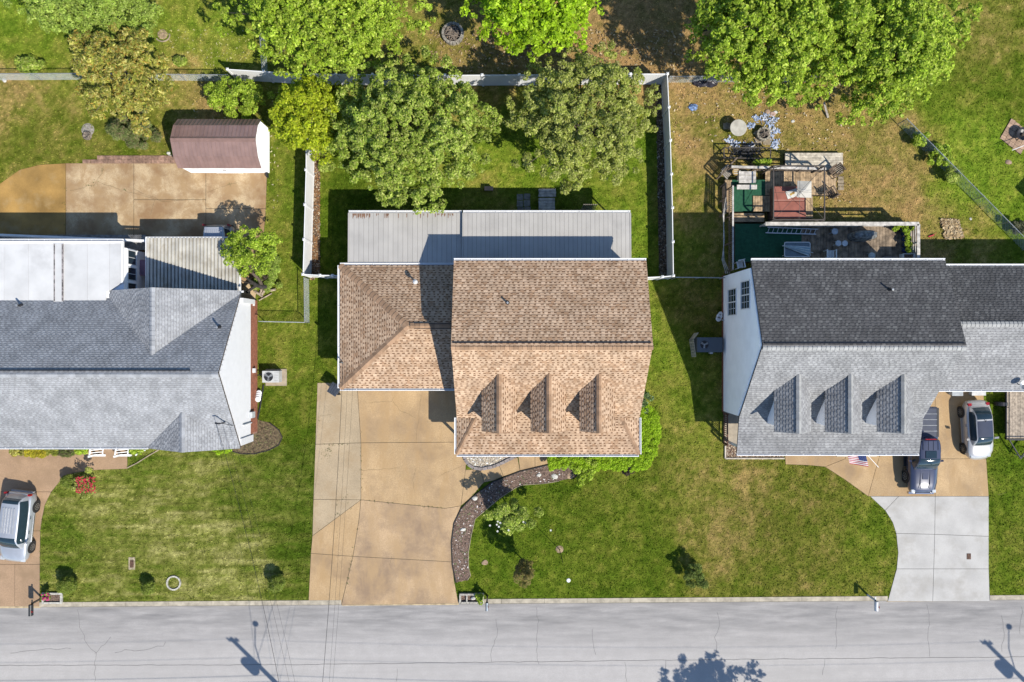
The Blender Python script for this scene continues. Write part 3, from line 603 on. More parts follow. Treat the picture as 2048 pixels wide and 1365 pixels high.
# ------------------------------------------------------------------ a one-and-a-half-storey house with three dormers (built twice)
def cape(house, x0, x1, yr, hr, yb, hb, yk_, hk, ye, he, pal_b, pal_f, capm, dormers, yd_front, dh_r, dh_e, dhalf, pal_d, wallx, siding, hips=True):
    """ridge at yr/hr, back eave yb/hb, break in pitch yk_/hk, porch eave ye/he; wallx = gable wall planes"""
    slope(house, V3(x1, yb, hb), V3(x0, yb, hb), V3(x1, yr, hr), [V3(x1, yb, hb), V3(x0, yb, hb), V3(x0, yr, hr), V3(x1, yr, hr)], pal_b, M_DECKING)
    slope(house, V3(x0, yk_, hk), V3(x1, yk_, hk), V3(x0, yr, hr), [V3(x0, yk_, hk), V3(x1, yk_, hk), V3(x1, yr, hr), V3(x0, yr, hr)], pal_f, M_DECKING)
    pk = 1.25 if hips else 0.0; ins = .05 if hips else 0.0
    xl, xr = x0-ins, x1+ins
    slope(house, V3(xl, ye, he), V3(xr, ye, he), V3(xl+pk, yk_, hk), [V3(xl, ye, he), V3(xr, ye, he), V3(xr-pk, yk_, hk), V3(xl+pk, yk_, hk)], pal_f, M_DECKING, 'porch_roof')
    for X, sgn in (((xl, 1), (xr, -1)) if hips else ()):
        a, b, c = V3(X, yk_-.05, he), V3(X, ye, he), V3(X+sgn*pk, yk_, hk)
        slope(house, a if sgn > 0 else b, b if sgn > 0 else a, c, [a, b, c], pal_f, M_DECKING, 'porch_roof_end')
        MB().hexa([V3(X, yk_-.04, he), V3(X+sgn*pk, yk_-.04, he), V3(X+sgn*pk, yk_+.1, he), V3(X, yk_+.1, he)], [V3(X, yk_-.04, he+.03), V3(X+sgn*pk, yk_-.04, hk-.03), V3(X+sgn*pk, yk_+.1, hk-.03), V3(X, yk_+.1, he+.03)]).build('gable_return', siding, house)
        ridge_caps(b, c, house, capm, name='hip_cap', wd=.28)
        gutter(a, b, V3(-sgn, 0, 0), house)
    ridge_caps(V3(x0, yr-.12, hr-.02), V3(x1, yr-.12, hr-.02), house, capm, wd=.36, drop=.55)
    # raised ridge vent running along the top
    MB().hexa([V3(x0+.1, yr+.10, hr-.09), V3(x1-.1, yr+.10, hr-.09), V3(x1-.1, yr+.17, hr-.10), V3(x0+.1, yr+.17, hr-.10)], [V3(x0+.1, yr+.10, hr+.03), V3(x1-.1, yr+.10, hr+.03), V3(x1-.1, yr+.17, hr+.0), V3(x0+.1, yr+.17, hr+.0)]).build('ridge_vent', M_BLACK, house)
    gutter(V3(x0, yb, hb), V3(x1, yb, hb), V3(0, 1, 0), house); gutter(V3(xl, ye, he), V3(xr, ye, he), V3(0, -1, 0), house)
    # walls
    wx0, wx1 = wallx
    sect = [(yk_+.12, 0), (yb-.45, 0), (yb-.45, hb+.03), (yr, hr-.16), (yk_+.12, hk-.1)]
    mb = MB(); mb.hexa([V3(wx0, a, b) for a, b in sect], [V3(wx1, a, b) for a, b in sect]); mb.build('wall', siding, house)
    for X, o in ((wx0, -1), (wx1, 1)):
        L = (yb-.45)-(yk_+.12)
        def top(t, L=L):
            y = yk_+.12+L*t; return (hk-.1+(hr-.16-hk+.1)*(y-yk_-.12)/(yr-yk_-.12)) if y < yr else (hr-.16+(hb+.03-hr+.16)*(y-yr)/(yb-.45-yr))
        clapboard(house, (X, yk_+.12), (X, yb-.45), .28, hr, (o, 0, 0), siding, top=top)
    MB().box(wx0-.06, wx1+.06, yk_+.06, yb-.39, -.02, .27).build('foundation', M_BRICK, house)
    MB().box(x0, x1, ye+.15, yk_+.1, -.02, .18).build('porch_floor', mat('porch_concrete', (.42, .36, .28), rough=.9), house)
    for i in range(5):
        xx = x0+.25+(x1-x0-.5)*i/4; MB().box(xx-.07, xx+.07, ye+.3, ye+.44, .18, he-.13).build('porch_post', M_WHITE, house)
    door(house, ((x0+x1)/2-.6, yk_+.12, .18), 'x', -1, mat('red_door', (.25, .05, .04), rough=.4))
    for xx in (x0+2.4, x1-2.4): window(house, (xx, yk_+.12, 1.5), 1.6, 1.3, 'x', -1)
    for i in range(3): window(house, (x0+2.2+i*(x1-x0-4.4)/2, yb-.45, hb-1.2), 1.1, 1.0, 'x', 1, sashes=1)
    # dormers
    sl_ = (hr-hk)/(yr-yk_)
    yat = lambda h: yr-(hr-h)/sl_
    for dx in dormers:
        dm = MB(); 
        wy = yd_front+.3
        hh = dhalf-.22
        sec = [(dx-hh, hk-.2), (dx+hh, hk-.2), (dx+hh, dh_e+.05), (dx, dh_r-.2), (dx-hh, dh_e+.05)]
        dm.hexa([V3(a, wy, b) for a, b in sec], [V3(a, yat(dh_e)+.2, b) for a, b in sec]); D = dm.build('dormer', siding, house)
        for sg in (-1, 1):
            e = V3(dx+sg*dhalf, yd_front, dh_e); e2 = V3(dx+sg*dhalf, yat(dh_e)+.03, dh_e); r = V3(dx, yd_front, dh_r); r2 = V3(dx, yat(dh_r)+.05, dh_r)
            U = (e2-e).normalized(); V = (r-e).normalized(); N = U.cross(V); N = N if N.z > 0 else -N
            MB().hexa(*(lambda p: ([q-N*.1 for q in p], p))([e, r, r2, e2] if sg > 0 else [e, e2, r2, r])).build('dormer_roof', M_DECKING, D)
            m2 = MB(); 
            # the courses run parallel to the dormer's eave and stop where they meet the main slope
            shingles(m2, e, U, V, [(0, 0), ((e2-e).dot(U), 0), ((r2-e).dot(U), (r2-e).dot(V)), (0, (r-e).dot(V))], pal_d)
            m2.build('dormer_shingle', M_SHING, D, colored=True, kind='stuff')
            MB().hexa([e+V3(0, -.03, -.13), r+V3(0, -.03, -.13), r+V3(0, .0, -.13), e+V3(0, .0, -.13)], [e+V3(0, -.03, .01), r+V3(0, -.03, .01), r+V3(0, .0, .01), e+V3(0, .0, .01)]).build('fascia', capm, D)
        ridge_caps(V3(dx, yd_front, dh_r), V3(dx, yat(dh_r)+.05, dh_r), D, capm, wd=.30, drop=.6)
        window(D, (dx, wy, (hk+dh_e)/2+.1), .8, 1.0, 'x', -1, sashes=1)
# ------------------------------------------------------------------ the brown-roofed house
LB = 'house with tan brown shingle roof, three brown dormers and a hipped garage wing'
hb_ = thing('house', LB, 'house', (2.2, 0, 0))
x0, x1 = -3.40, 7.78
xr_ = lambda x, h: P(x, 0, h).x
X0 = xr_(902, 7.5); X1 = xr_(1306, 7.5)
YR, HR = P(0, 690, 7.5).y, 7.5; YB, HB = P(0, 522, 5.55).y, 5.55; YK, HK = P(0, 836, 3.35).y, 3.35; YE, HE = P(0, 909, 2.85).y, 2.85
cape(hb_, X0, X1, YR, HR, YB, HB, YK, HK, YE, HE, PAL_TAN, PAL_TAN, M_CAPT,
     [P(998, 0, 5.9).x, P(1098, 0, 5.9).x, P(1198, 0, 5.9).x], P(0, 863, 5.2).y, 5.95, 5.0, 1.08, PAL_TAN, (X0+.28, X1-.28), M_SIDE2)
vent_pipe(hb_, V3(P(1015, 0, 6.7).x, P(0, 606, 6.7).y, HR-(P(0, 606, 6.7).y-YR)*(HR-HB)/(YB-YR)), .35, .06)
# garage wing with a hip roof
GE = 3.0; gx0 = P(680, 0, GE).x; gyb = P(0, 531, GE).y; gyf = P(0, 777, GE).y; GH = 5.0; gym = P(0, 652, GH).y; gpx = P(814, 0, GH).x; gx1 = X0+.28
A, B, C, D = V3(gx0, gyf, GE), V3(gx1, gyf, GE), V3(gx1, gyb, GE), V3(gx0, gyb, GE); R0, R1 = V3(gpx, gym, GH), V3(gx1, gym, GH)
slope(hb_, A, B, R1, [A, B, R1, R0], PAL_TAN, M_DECKING, 'garage_roof'); slope(hb_, C, D, R0, [C, D, R0, R1], PAL_TAN, M_DECKING, 'garage_roof'); slope(hb_, D, A, R0, [D, A, R0], PAL_TAN, M_DECKING, 'garage_roof_end')
ridge_caps(A, R0, hb_, M_CAPT, name='hip_cap', wd=.42, L=.3); ridge_caps(D, R0, hb_, M_CAPT, name='hip_cap', wd=.42, L=.3); ridge_caps(R0+V3(.2, 0, .02), R1, hb_, M_CAPT, wd=.36, L=.3)
MB().box(gpx+.45, gx1-.05, gym+.14, gym+.17, GH-.09, GH+.03).box(gpx+.45, gx1-.05, gym-.2, gym-.17, GH-.09, GH+.01).build('ridge_vent', M_BLACK, hb_)
gutter(A, V3(X0-.1, gyf, GE), V3(0, -1, 0), hb_); gutter(D, V3(X0-.02, gyb, GE), V3(0, 1, 0), hb_); gutter(A, D, V3(-1, 0, 0), hb_, ticks=2.4)
MB().box(gx0+.35, gx1-.01, gyf+.35, gyb-.35, 0, GE-.02).build('garage_wall', M_SIDE2, hb_)
gd = MB(); gdx = (gx0+gx1)/2; gd.box(gdx-2.45, gdx+2.45, gyf+.30, gyf+.36, .03, 2.2); GD = gd.build('garage_door', M_WHITE, hb_)
for i in range(4): MB().box(gdx-2.4, gdx+2.4, gyf+.275, gyf+.30, .07+i*.53, .54+i*.53).build('door_panel', M_WHITE, GD)
window(hb_, (gx0+.35, gym, 1.6), 1.0, 1.1, 'y', -1, sashes=1)
gp = P(832, 565, 3.8); vent_pipe(hb_, V3(gp.x, gp.y, GE+(gyb-gp.y)*(GH-GE)/(gyb-gym)), .62, .055, cap=mat('white_cap', (.75, .75, .75), rough=.4), m=M_GALV)
# service mast at the garage eave
mp = P(684, 724, 3.2); MB().tube([V3(mp.x, mp.y, 2.0), V3(mp.x, mp.y, 3.75)], .035, 8).tube([V3(mp.x, mp.y, 3.72), V3(mp.x+.10, mp.y-.02, 3.82), V3(mp.x+.2, mp.y-.05, 3.74)], .06, 8).build('service_mast', M_BLACK, hb_)
# two metal patio covers behind the house, panel by panel
M_PANEL = mat('patio_panel', (.50, .475, .44), rough=.42, var=.04, scale=1.0, rand=.05, spec=.5, stain=(.5, (.41, .39, .36), .6, .85))
def patio_cover(name, label, xa, xb, h0, h1, ya, yb_, npan, posts):
    t = thing(name, label, 'patio cover', ((xa+xb)/2, yb_, 0)); wd_ = (xb-xa)/npan
    for i in range(npan):
        x = xa+i*wd_; hi = h1; lo = h0
        MB().hexa([V3(x+.006, yb_, lo-.05), V3(x+wd_-.006, yb_, lo-.05), V3(x+wd_-.006, ya, hi-.05), V3(x+.006, ya, hi-.05)], [V3(x+.006, yb_, lo), V3(x+wd_-.006, yb_, lo), V3(x+wd_-.006, ya, hi), V3(x+.006, ya, hi)]).build('roof_panel', M_PANEL, t)
    MB().hexa([V3(xa, yb_+.01, lo-.07), V3(xb, yb_+.01, lo-.07), V3(xb, ya, hi-.07), V3(xa, ya, hi-.07)], [V3(xa, yb_+.01, lo-.052), V3(xb, yb_+.01, lo-.052), V3(xb, ya, hi-.052), V3(xa, ya, hi-.052)]).build('underside', M_DARK, t)
    g = gutter(V3(xa-.03, yb_, lo+.015), V3(xb+.03, yb_, lo+.015), V3(0, 1, 0), t)
    for X, sg in ((xa, -1), (xb, 1)): MB().hexa([V3(X, yb_, lo-.1), V3(X+sg*.07, yb_, lo-.1), V3(X+sg*.07, ya, hi-.1), V3(X, ya, hi-.1)][::sg], [V3(X, yb_, lo+.03), V3(X+sg*.07, yb_, lo+.03), V3(X+sg*.07, ya, hi+.03), V3(X, ya, hi+.03)][::sg]).build('edge_trim', M_PANEL, t)
    for i in range(posts): X = xa+.1+(xb-xa-.2)*i/(posts-1); MB().box(X-.04, X+.04, yb_-.35, yb_-.27, 0, lo-.07).build('post', M_WHITE, t)
    return t
pe = P(0, 426, 2.9).y
patio_cover('patio_cover', 'lower ribbed metal patio roof with rusty streaks behind the brown hipped garage', P(698, 0, 2.9).x, P(923, 0, 2.9).x, 2.85, 2.92, gyb+.13, pe, 23, 3)
patio_cover('patio_cover', 'longer ribbed metal patio roof behind the brown dormered house, half in blue shade', P(927, 0, 3.1).x, P(1260, 0, 3.1).x, 3.06, 3.2, YB-.42, P(0, 426, 3.1).y, 38, 4)
ru = MB(); hx = P(0, 432, 2.9).y
rcs = []
for i in range(60):
    x = P(random.uniform(705, 920) if i > 30 else random.uniform(706, 740), 0, 2.87).x; L = random.uniform(.05, .35); y1 = pe-.04
    ru.poly([V3(x-.02, y1-L, 2.862), V3(x+.02, y1-L*.9, 2.862), V3(x+.03, y1, 2.856), V3(x-.03, y1, 2.856)])
ru.build('rust_streak', mat('rust', (.25, .14, .09), rough=.9), bpy.data.objects['patio_cover'], kind='stuff')
# ------------------------------------------------------------------ the white-gabled house on the east
hr_ = thing('house', 'white sided house with weathered dark grey roof, three grey dormers and a two window gable', 'house', (20.5, 0, 0))
RX0 = P(1526, 0, 7.4).x; RX1 = P(1933, 0, 7.4).x
ry = dict(yr=P(0, 691, 7.4).y, hr=7.4, yb=P(0, 522, 5.45).y, hb=5.45, yk_=P(0, 836, 3.25).y, hk=3.25, ye=P(0, 907, 2.8).y, he=2.8)
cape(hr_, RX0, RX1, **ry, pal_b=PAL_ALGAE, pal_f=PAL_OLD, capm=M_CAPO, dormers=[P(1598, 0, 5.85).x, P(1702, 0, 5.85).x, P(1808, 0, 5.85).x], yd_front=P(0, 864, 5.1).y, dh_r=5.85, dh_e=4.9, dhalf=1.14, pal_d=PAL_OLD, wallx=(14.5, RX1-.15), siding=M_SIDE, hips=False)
window(hr_, (14.468, 2.55, 2.2), 1.65, 1.5, 'y', -1, mull=(2, 3)); window(hr_, (14.468, 2.85, 4.75), 1.65, 1.45, 'y', -1, mull=(2, 3))
vp = P(1787, 579, 6.6); vent_pipe(hr_, V3(vp.x, vp.y, 7.4-(vp.y-ry['yr'])*(7.4-5.45)/(ry['yb']-ry['yr'])), .4, .06)
WE = 2.9; WH = 4.9; wyb = P(0, 533, WE).y; wyf = P(0, 779, WE).y; wym = P(0, 649, WH).y; wx0 = RX1-.15; wx1 = 40.5
A, B, C, D = V3(wx0, wyf, WE), V3(wx1, wyf, WE), V3(wx1, wyb, WE), V3(wx0, wyb, WE); R0, R1 = V3(wx0, wym, WH), V3(wx1-3, wym, WH)
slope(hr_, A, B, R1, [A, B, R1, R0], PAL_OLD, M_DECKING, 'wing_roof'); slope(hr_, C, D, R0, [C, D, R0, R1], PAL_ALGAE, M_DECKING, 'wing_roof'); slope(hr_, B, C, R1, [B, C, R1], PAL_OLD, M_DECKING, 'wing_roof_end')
ridge_caps(R0, R1, hr_, M_CAPO, wd=.34); gutter(A+V3(.02, 0, 0), B, V3(0, -1, 0), hr_); gutter(D, C, V3(0, 1, 0), hr_)
MB().box(wx0+.02, wx1-.4, wyf+.4, wyb-.4, 0, WE-.02).build('wing_wall', M_SIDE, hr_)
gd = MB().box(28.5, 33.2, wyf+.34, wyf+.40, .03, 2.2).build('garage_door', M_WHITE, hr_)
for i in range(4): MB().box(28.55, 33.15, wyf+.315, wyf+.34, .07+i*.53, .54+i*.53).build('door_panel', M_WHITE, gd)
# porch railing at the west end of the front porch
rl = thing('porch_railing', 'brown wooden porch railing at the end of the white gable wall', 'railing', (14.55, -6.1, 0))
M_REDW = mat('red_brown_wood', (.16, .075, .05), rough=.8, var=.2, scale=6)
MB().box(14.47, 14.55, -7.0, -4.95, 1.0, 1.06).build('rail', M_REDW, rl); MB().box(14.48, 14.54, -7.0, -4.95, .3, .36).build('rail', M_REDW, rl)
b0 = MB().box(14.49, 14.53, -6.95, -6.91, .36, 1.0).build('baluster', M_REDW, rl)
for i in range(1, 15): dup(b0, 0, i*.14, 0)
for y in (-7.0, -4.95): MB().box(14.46, 14.56, y-.05, y+.05, .18, 1.15).build('post', M_REDW, rl)
# satellite dish on the wing
sd = P(2042, 770, 3.3); dsh = thing('satellite_dish', 'small dark satellite dish at the eave of the grey garage wing', 'satellite dish', tuple(sd-V3(0, 0, .3)))
MB().tube([sd-V3(0, 0, .3), sd+V3(0, 0, .15)], .025, 6).build('mast', M_BLACK, dsh)
MB().lathe([(.02, 0), (.15, .03), (.28, .10), (.285, .10), (.15, .015), (.01, -.02)], tuple(sd+V3(0, 0, .18)), 16).build('dish', M_GALV, dsh)
MB().bar(sd+V3(0, 0, .2), sd+V3(.02, -.3, .35), .02, .02).build('feed_arm', M_BLACK, dsh)
# ------------------------------------------------------------------ the grey-roofed house on the west
hl_ = thing('house', 'long grey shingled house with a white gable above a brick base', 'house', (-28, -1.8, 0))
LX = -17.50; LW = -52.0; lyr, lhr = P(0, 746, 6.35).y, 6.35; LE = 3.05; lyf = P(0, 894, LE).y; lsl = (lhr-LE)/(lyr-lyf); lyb = lyr+(lyr-lyf)
A, B, C, D = V3(LW, lyf, LE), V3(LX, lyf, LE), V3(LX, lyb, LE), V3(LW, lyb, LE); R0, R1 = V3(LW, lyr, lhr), V3(LX, lyr, lhr)
KW = dict(row=.16)
fxa = P(297, 0, LE).x
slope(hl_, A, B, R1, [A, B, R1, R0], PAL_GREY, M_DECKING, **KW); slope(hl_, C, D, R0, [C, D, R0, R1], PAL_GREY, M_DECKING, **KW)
ridge_caps(V3(LW, lyr-.1, lhr), V3(LX-.05, lyr-.1, lhr), hl_, M_CAPG, wd=.36, drop=.6, L=.35)
MB().hexa([V3(LW, lyr+.12, lhr-.14), V3(LX-1.7, lyr+.12, lhr-.14), V3(LX-1.7, lyr+.19, lhr-.18), V3(LW, lyr+.19, lhr-.18)], [V3(LW, lyr+.12, lhr+.02), V3(LX-1.7, lyr+.12, lhr+.02), V3(LX-1.7, lyr+.19, lhr-.03), V3(LW, lyr+.19, lhr-.03)]).build('ridge_vent', M_BLACK, hl_)
def cross_gable(xl, xr, h_r, y_out, sgn, he=LE, nm='cross_roof'):
    """a gable roof running into the main slope; sgn +1 to the back, -1 to the front"""
    xm = (xl+xr)/2; ym = lyr+sgn*(lhr-h_r)/lsl; ye_ = lyr+sgn*(lhr-he)/lsl
    for s, X in ((-1, xl), (1, xr)):
        e_out, e_in, r_out, r_in = V3(X, y_out, he), V3(X, ye_, he), V3(xm, y_out, h_r), V3(xm, ym, h_r)
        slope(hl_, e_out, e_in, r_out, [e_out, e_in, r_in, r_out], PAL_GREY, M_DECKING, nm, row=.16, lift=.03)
    ridge_caps(V3(xm, y_out, h_r), V3(xm, ym, h_r), hl_, M_CAPG, wd=.34, drop=.5, L=.3)
    xi = .35
    sec = [(xl+xi, 0), (xr-xi, 0), (xr-xi, he), (xm, h_r-.18), (xl+xi, he)]
    return xm, sec
bxl, bxr = P(213, 0, LE).x, LX; byo = P(0, 579, 4.2).y
xm, sec = cross_gable(bxl, bxr, 5.65, byo, 1)
MB().hexa([V3(a, byo-.75, b) for a, b in sec], [V3(a, lyr, b) for a, b in sec]).build('rear_wall', M_SIDE, hl_)
fxl = P(296, 0, LE).x; fyo = P(0, 903, 4.2).y
xm2, sec2 = cross_gable(fxl, LX, 4.65, fyo, -1)
MB().hexa([V3(a, fyo+.5, b) for a, b in sec2], [V3(a, lyr, b) for a, b in sec2]).build('front_wall', M_SIDE, hl_)
M_SOF = mat('white_aluminium', (.82, .82, .84), rough=.4, var=.02)
# east gable: brick to 1.2 m, white siding above, boxed rake
MB().box(LW, LX-.06, lyf+.5, lyb-.25, 0, LE-.03).build('wall', M_SIDE, hl_)
gx = LX-.06
secg = [(lyf+.35, LE-.1), (lyb-.1, LE-.1), (lyr, lhr-.16)]
MB().hexa([V3(gx-.3, a, b) for a, b in secg], [V3(gx-.01, a, b) for a, b in secg]).build('gable', M_SOF, hl_)
y_a, y_b = lyf+.5, lyb-.25
def topg(t):
    y = y_a+(y_b-y_a)*t; return lhr-.2-abs(y-lyr)*lsl
clapboard(hl_, (gx, y_a), (gx, y_b), 1.2, lhr-.2, (1, 0, 0), M_SOF, step=.2, top=topg)
bw = struct  # brick courses, each course proud of its bed joint
M_MORTAR = mat('mortar', (.42, .33, .27), rough=.95, var=.1)
MB().box(gx-.02, gx+.03, y_a, y_b, 0, 1.2).build('brick_backing', M_MORTAR, hl_)
br = MB(); 
for r in range(15):
    z = .01+r*.08; y = y_a+(.11 if r % 2 else 0)
    while y < y_b-.02:
        e = min(y+.205, y_b); f = random.uniform(.75, 1.2); br.box(gx+.0, gx+.042, y, e, z, z+.068, (f, f, f)); y += .22
br.build('brick', mat('red_brick_unit', (.36, .135, .08), rough=.9, var=.15, scale=9, attr=True), hl_, colored=True, kind='stuff')
# white wall returns at both ends of the gable
MB().box(gx-.3, gx+.25, lyb-.25, byo-.76, 1.0, LE-.03).build('side_wall', M_SOF, hl_)
MB().box(gx-.3, gx+.10, lyf+.05, lyf+.5, .9, LE-.1).build('eave_return', M_SOF, hl_)
MB().box(gx-.3, gx+.12, y_a+.8, y_a+.86, 1.2, 2.6).build('corner_trim', M_TRIM, hl_)
for z, y in ((.8, y_b-.4),): MB().box(gx+.02, gx+.16, y, y+.12, z, z+.06).build('hose_bib', M_TRIM, hl_)
MB().box(gx+.03, gx+.22, -5.15, -4.75, .9, 1.45).build('electric_meter', mat('meter_grey', (.6, .62, .63), rough=.4), hl_)
MB().box(gx+.03, gx+.2, -2.15, -1.85, .7, .95).build('vent_hood', M_TRIM, hl_)
gutter(V3(LW, lyf, LE), V3(fxl, lyf, LE), V3(0, -1, 0), hl_); gutter(V3(LX+.02, byo, LE-.05), V3(LX+.02, lyb+.1, LE-.05), V3(1, 0, 0), hl_)
for x, y, hh in ((50, 612, 3.2), (432, 655, 5.0)):
    q = P(x, y, hh); vent_pipe(hl_, V3(q.x, q.y, lhr-(q.y-lyr)*lsl), .4, .06, m=M_BLACK)
# weatherhead mast and its bracket on the front slope
q = P(449, 845, 4.3); q.z = lhr-(lyr-q.y)*lsl
MB().tube([q, q+V3(0, 0, .8)], .04, 8).tube([q+V3(0, 0, .78), q+V3(-.08, .02, .92), q+V3(-.25, .04, .84)], .055, 8).bar(q+V3(0, 0, .6), q+V3(.45, -.25, -.2), .03, .03).build('service_mast', M_BLACK, hl_)
LMAST = q+V3(-.2, .03, .82)
# sunroom with a white insulated-panel roof
SR = 3.35; sx = P(244, 0, SR).x; syt = P(0, 487, SR).y; syb = P(0, 604, SR).y; M_INS = mat('insulated_panel', (.68, .675, .665), rough=.45, var=.05, scale=.9, rand=.05, stain=(.45, (.52, .51, .50), .52, .8))
ws = thing('sunroom', 'white flat roofed sunroom with a glazed side, behind the grey roofed house', 'sunroom', (-33, 4.4, 0))
edges = [LW]+[P(x, 0, SR).x for x in (-190, -60, 8, 57, 108, 127, 175, 219)]+[sx-.04]
for a, b in zip(edges[:-1], edges[1:]):
    hi = .06 if abs(a-P(108, 0, SR).x) < .01 else 0
    if b > sx-.1:
        pl = [(a+.006, P(0, 604, SR).y), (P(212, 0, SR).x, P(0, 603, SR).y), (P(213, 0, SR).x, P(0, 584, SR).y), (b, P(0, 567, SR).y), (b, syt), (a+.006, syt)]
        pl = [(a+.006, P(0, 582, SR).y), (b, P(0, 567, SR).y), (b, syt), (a+.006, syt)]
    elif a > P(170, 0, SR).x-.01: pl = [(a+.006, syb), (P(211, 0, SR).x, syb), (P(213, 0, SR).x, P(0, 584, SR).y), (b-.006, P(0, 580.5, SR).y), (b-.006, syt), (a+.006, syt)]
    else: pl = [(a+.006, syb), (b-.006, syb), (b-.006, syt), (a+.006, syt)]
    MB().prism(pl, SR-.10, SR+hi).build('roof_panel', M_INS, ws)
for x in (110, 126): MB().box(P(x, 0, SR).x-.035, P(x, 0, SR).x+.035, syb+.05, syt-.05, SR+.0, SR+.078).build('sealant_seam', mat('old_sealant', (.30, .27, .27), rough=.8, var=.4, scale=6), ws)
MB().box(LW, sx+.08, syt, syt+.14, SR-.12, SR+.05).build('roof_edge', M_WHITE, ws); MB().box(sx-.03, sx+.08, P(0, 567, SR).y, syt, SR-.12, SR+.05).build('roof_edge', M_WHITE, ws)
gutter(V3(LW, syt+.13, SR-.03), V3(sx+.05, syt+.13, SR-.03), V3(0, 1, 0), ws)
wxx = P(247, 0, SR).x-.05
MB().box(LW, wxx, lyb-.3, syt-.25, 0, SR-.11).build('wall', M_SIDE, ws)
for y0_, y1_ in ((501, 531), (535, 562), (566, 592)):
    ya, yb2 = P(0, y1_, 2.3).y, P(0, y0_, 2.3).y; window(ws, (wxx, (ya+yb2)/2, 2.32), yb2-ya-.1, .95, 'y', 1, mull=(2, 1), sashes=1)
# carport with a ribbed metal roof
cp = thing('carport', 'corrugated metal carport roof attached to the back of the grey roofed house', 'carport', (-20, 5, 0)); CH = 2.25
cx0, cx1 = P(293, 0, CH).x, P(479, 0, CH).x; cyt = P(0, 476, CH).y; cyb = byo-.75; n = 26; M_CORR = mat('corrugated_panel', (.60, .57, .50), rough=.45, var=.1, scale=1.4, rand=.1, stain=(1.2, (.36, .31, .23), .5, .75))
wd_ = (cx1-cx0)/n
prof = [(0, 0), (.24, .0), (.30, .11), (.86, .11), (.92, 0), (1, 0)]
for i in range(n):
    mb = MB(); x = cx0+i*wd_
    for (a, za), (b, zb) in zip(prof[:-1], prof[1:]):
        mb.hexa([V3(x+a*wd_, cyb, CH+za-.015), V3(x+b*wd_, cyb, CH+zb-.015), V3(x+b*wd_, cyt, CH-.03+za-.015), V3(x+a*wd_, cyt, CH-.03+za*0+za-.015)],
                [V3(x+a*wd_, cyb, CH+za), V3(x+b*wd_, cyb, CH+zb), V3(x+b*wd_, cyt, CH-.03+zb), V3(x+a*wd_, cyt, CH-.03+za)])
    mb.build('roof_panel', M_CORR, cp)
MB().box(cx0-.05, cx1+.05, cyt, cyt+.06, CH-.14, CH+.03).build('front_beam', M_WHITE, cp); MB().box(cx1, cx1+.06, cyb, cyt, CH-.12, CH+.03).build('side_trim', M_WHITE, cp); MB().box(cx0-.06, cx0, cyb, cyt, CH-.12, CH+.03).build('side_trim', M_WHITE, cp)
for x in (cx0+.1, (cx0+cx1)/2, cx1-.1): MB().box(x-.05, x+.05, cyt-.2, cyt-.1, 0, CH-.05).build('post', M_WHITE, cp)
# ------------------------------------------------------------------ trees and shrubs
def leaf_cloud(centres, radii, per_m2, size, pal, upbias=.95, fill=.35, spread=.35, droop=0.0, needle=.55, lai=1.5):
    """leaf-sized faces through a set of leafy clumps"""
    P_, C_ = [], []; pal = np.array(pal)
    for c, r in zip(centres, radii):
        n = int(lai/(size*size*needle*.55*.64)*12.6*r*r*.62)+3
        d = RNG.normal(size=(n, 3)); d[:, 2] = np.where(d[:, 2] < -.35, -d[:, 2]*.6, d[:, 2]); d /= np.linalg.norm(d, axis=1)[:, None]
        rr = r*(1-fill*RNG.random(n)**1.5)*RNG.uniform(.82, 1.18, n)
        p = np.array(c)+d*rr[:, None]*np.array([1, 1, .8])
        nr = d*.75+np.array([0, 0, upbias])+RNG.normal(size=(n, 3))*.55; nr /= np.linalg.norm(nr, axis=1)[:, None]
        t = np.cross(nr, RNG.normal(size=(n, 3))); t /= np.linalg.norm(t, axis=1)[:, None]; t[:, 2] -= droop; b = np.cross(nr, t)
        s = size*.8*RNG.uniform(.5, 1.5, (n, 1)); u = t*s*.5; v = b*s*.5*needle
        P_.append(np.stack([p-u, p+v-u*.1, p+u, p-v-u*.1], 1))
        base = pal[RNG.integers(0, len(pal), n)]; tint = RNG.uniform(1-spread*.6, 1+spread*.6)
        C_.append(.86*base*tint*RNG.uniform(1-spread, 1+spread, (n, 1)))
    return np.concatenate(P_), np.clip(np.concatenate(C_), .004, .8)
def crown_clumps(c, R, zs, n, rc, low=-.3, jit=.3, hollow=.55):
    out = []; rad = []
    for i in range(n):
        z = low+(1-low)*((i+.5)/n); a = i*2.39996+random.uniform(-.4, .4); q = math.sqrt(max(0, 1-min(z, 1)**2)) if z > -1 else 0
        k = (hollow+(1-hollow)*random.random()**.6)*random.uniform(1-jit, 1.02)
        out.append((c[0]+R[0]*q*math.cos(a)*k, c[1]+R[1]*q*math.sin(a)*k, c[2]+zs*z*k)); rad.append(random.uniform(*rc))
    return out, rad
def subclumps(ce, ra, rs=(.15, .30), k=10):
    o, q = [], []
    for c, r in zip(ce, ra):
        for i in range(max(2, int(k*(r/.75)**2))):
            d = np.random.default_rng(random.randrange(1 << 30)).normal(size=3); d[2] = abs(d[2])*.9-.25; d /= np.linalg.norm(d); s = r*random.uniform(.6, 1.12)
            o.append((c[0]+d[0]*s, c[1]+d[1]*s, c[2]+d[2]*s*.85)); q.append(random.uniform(*rs))
    return o, q
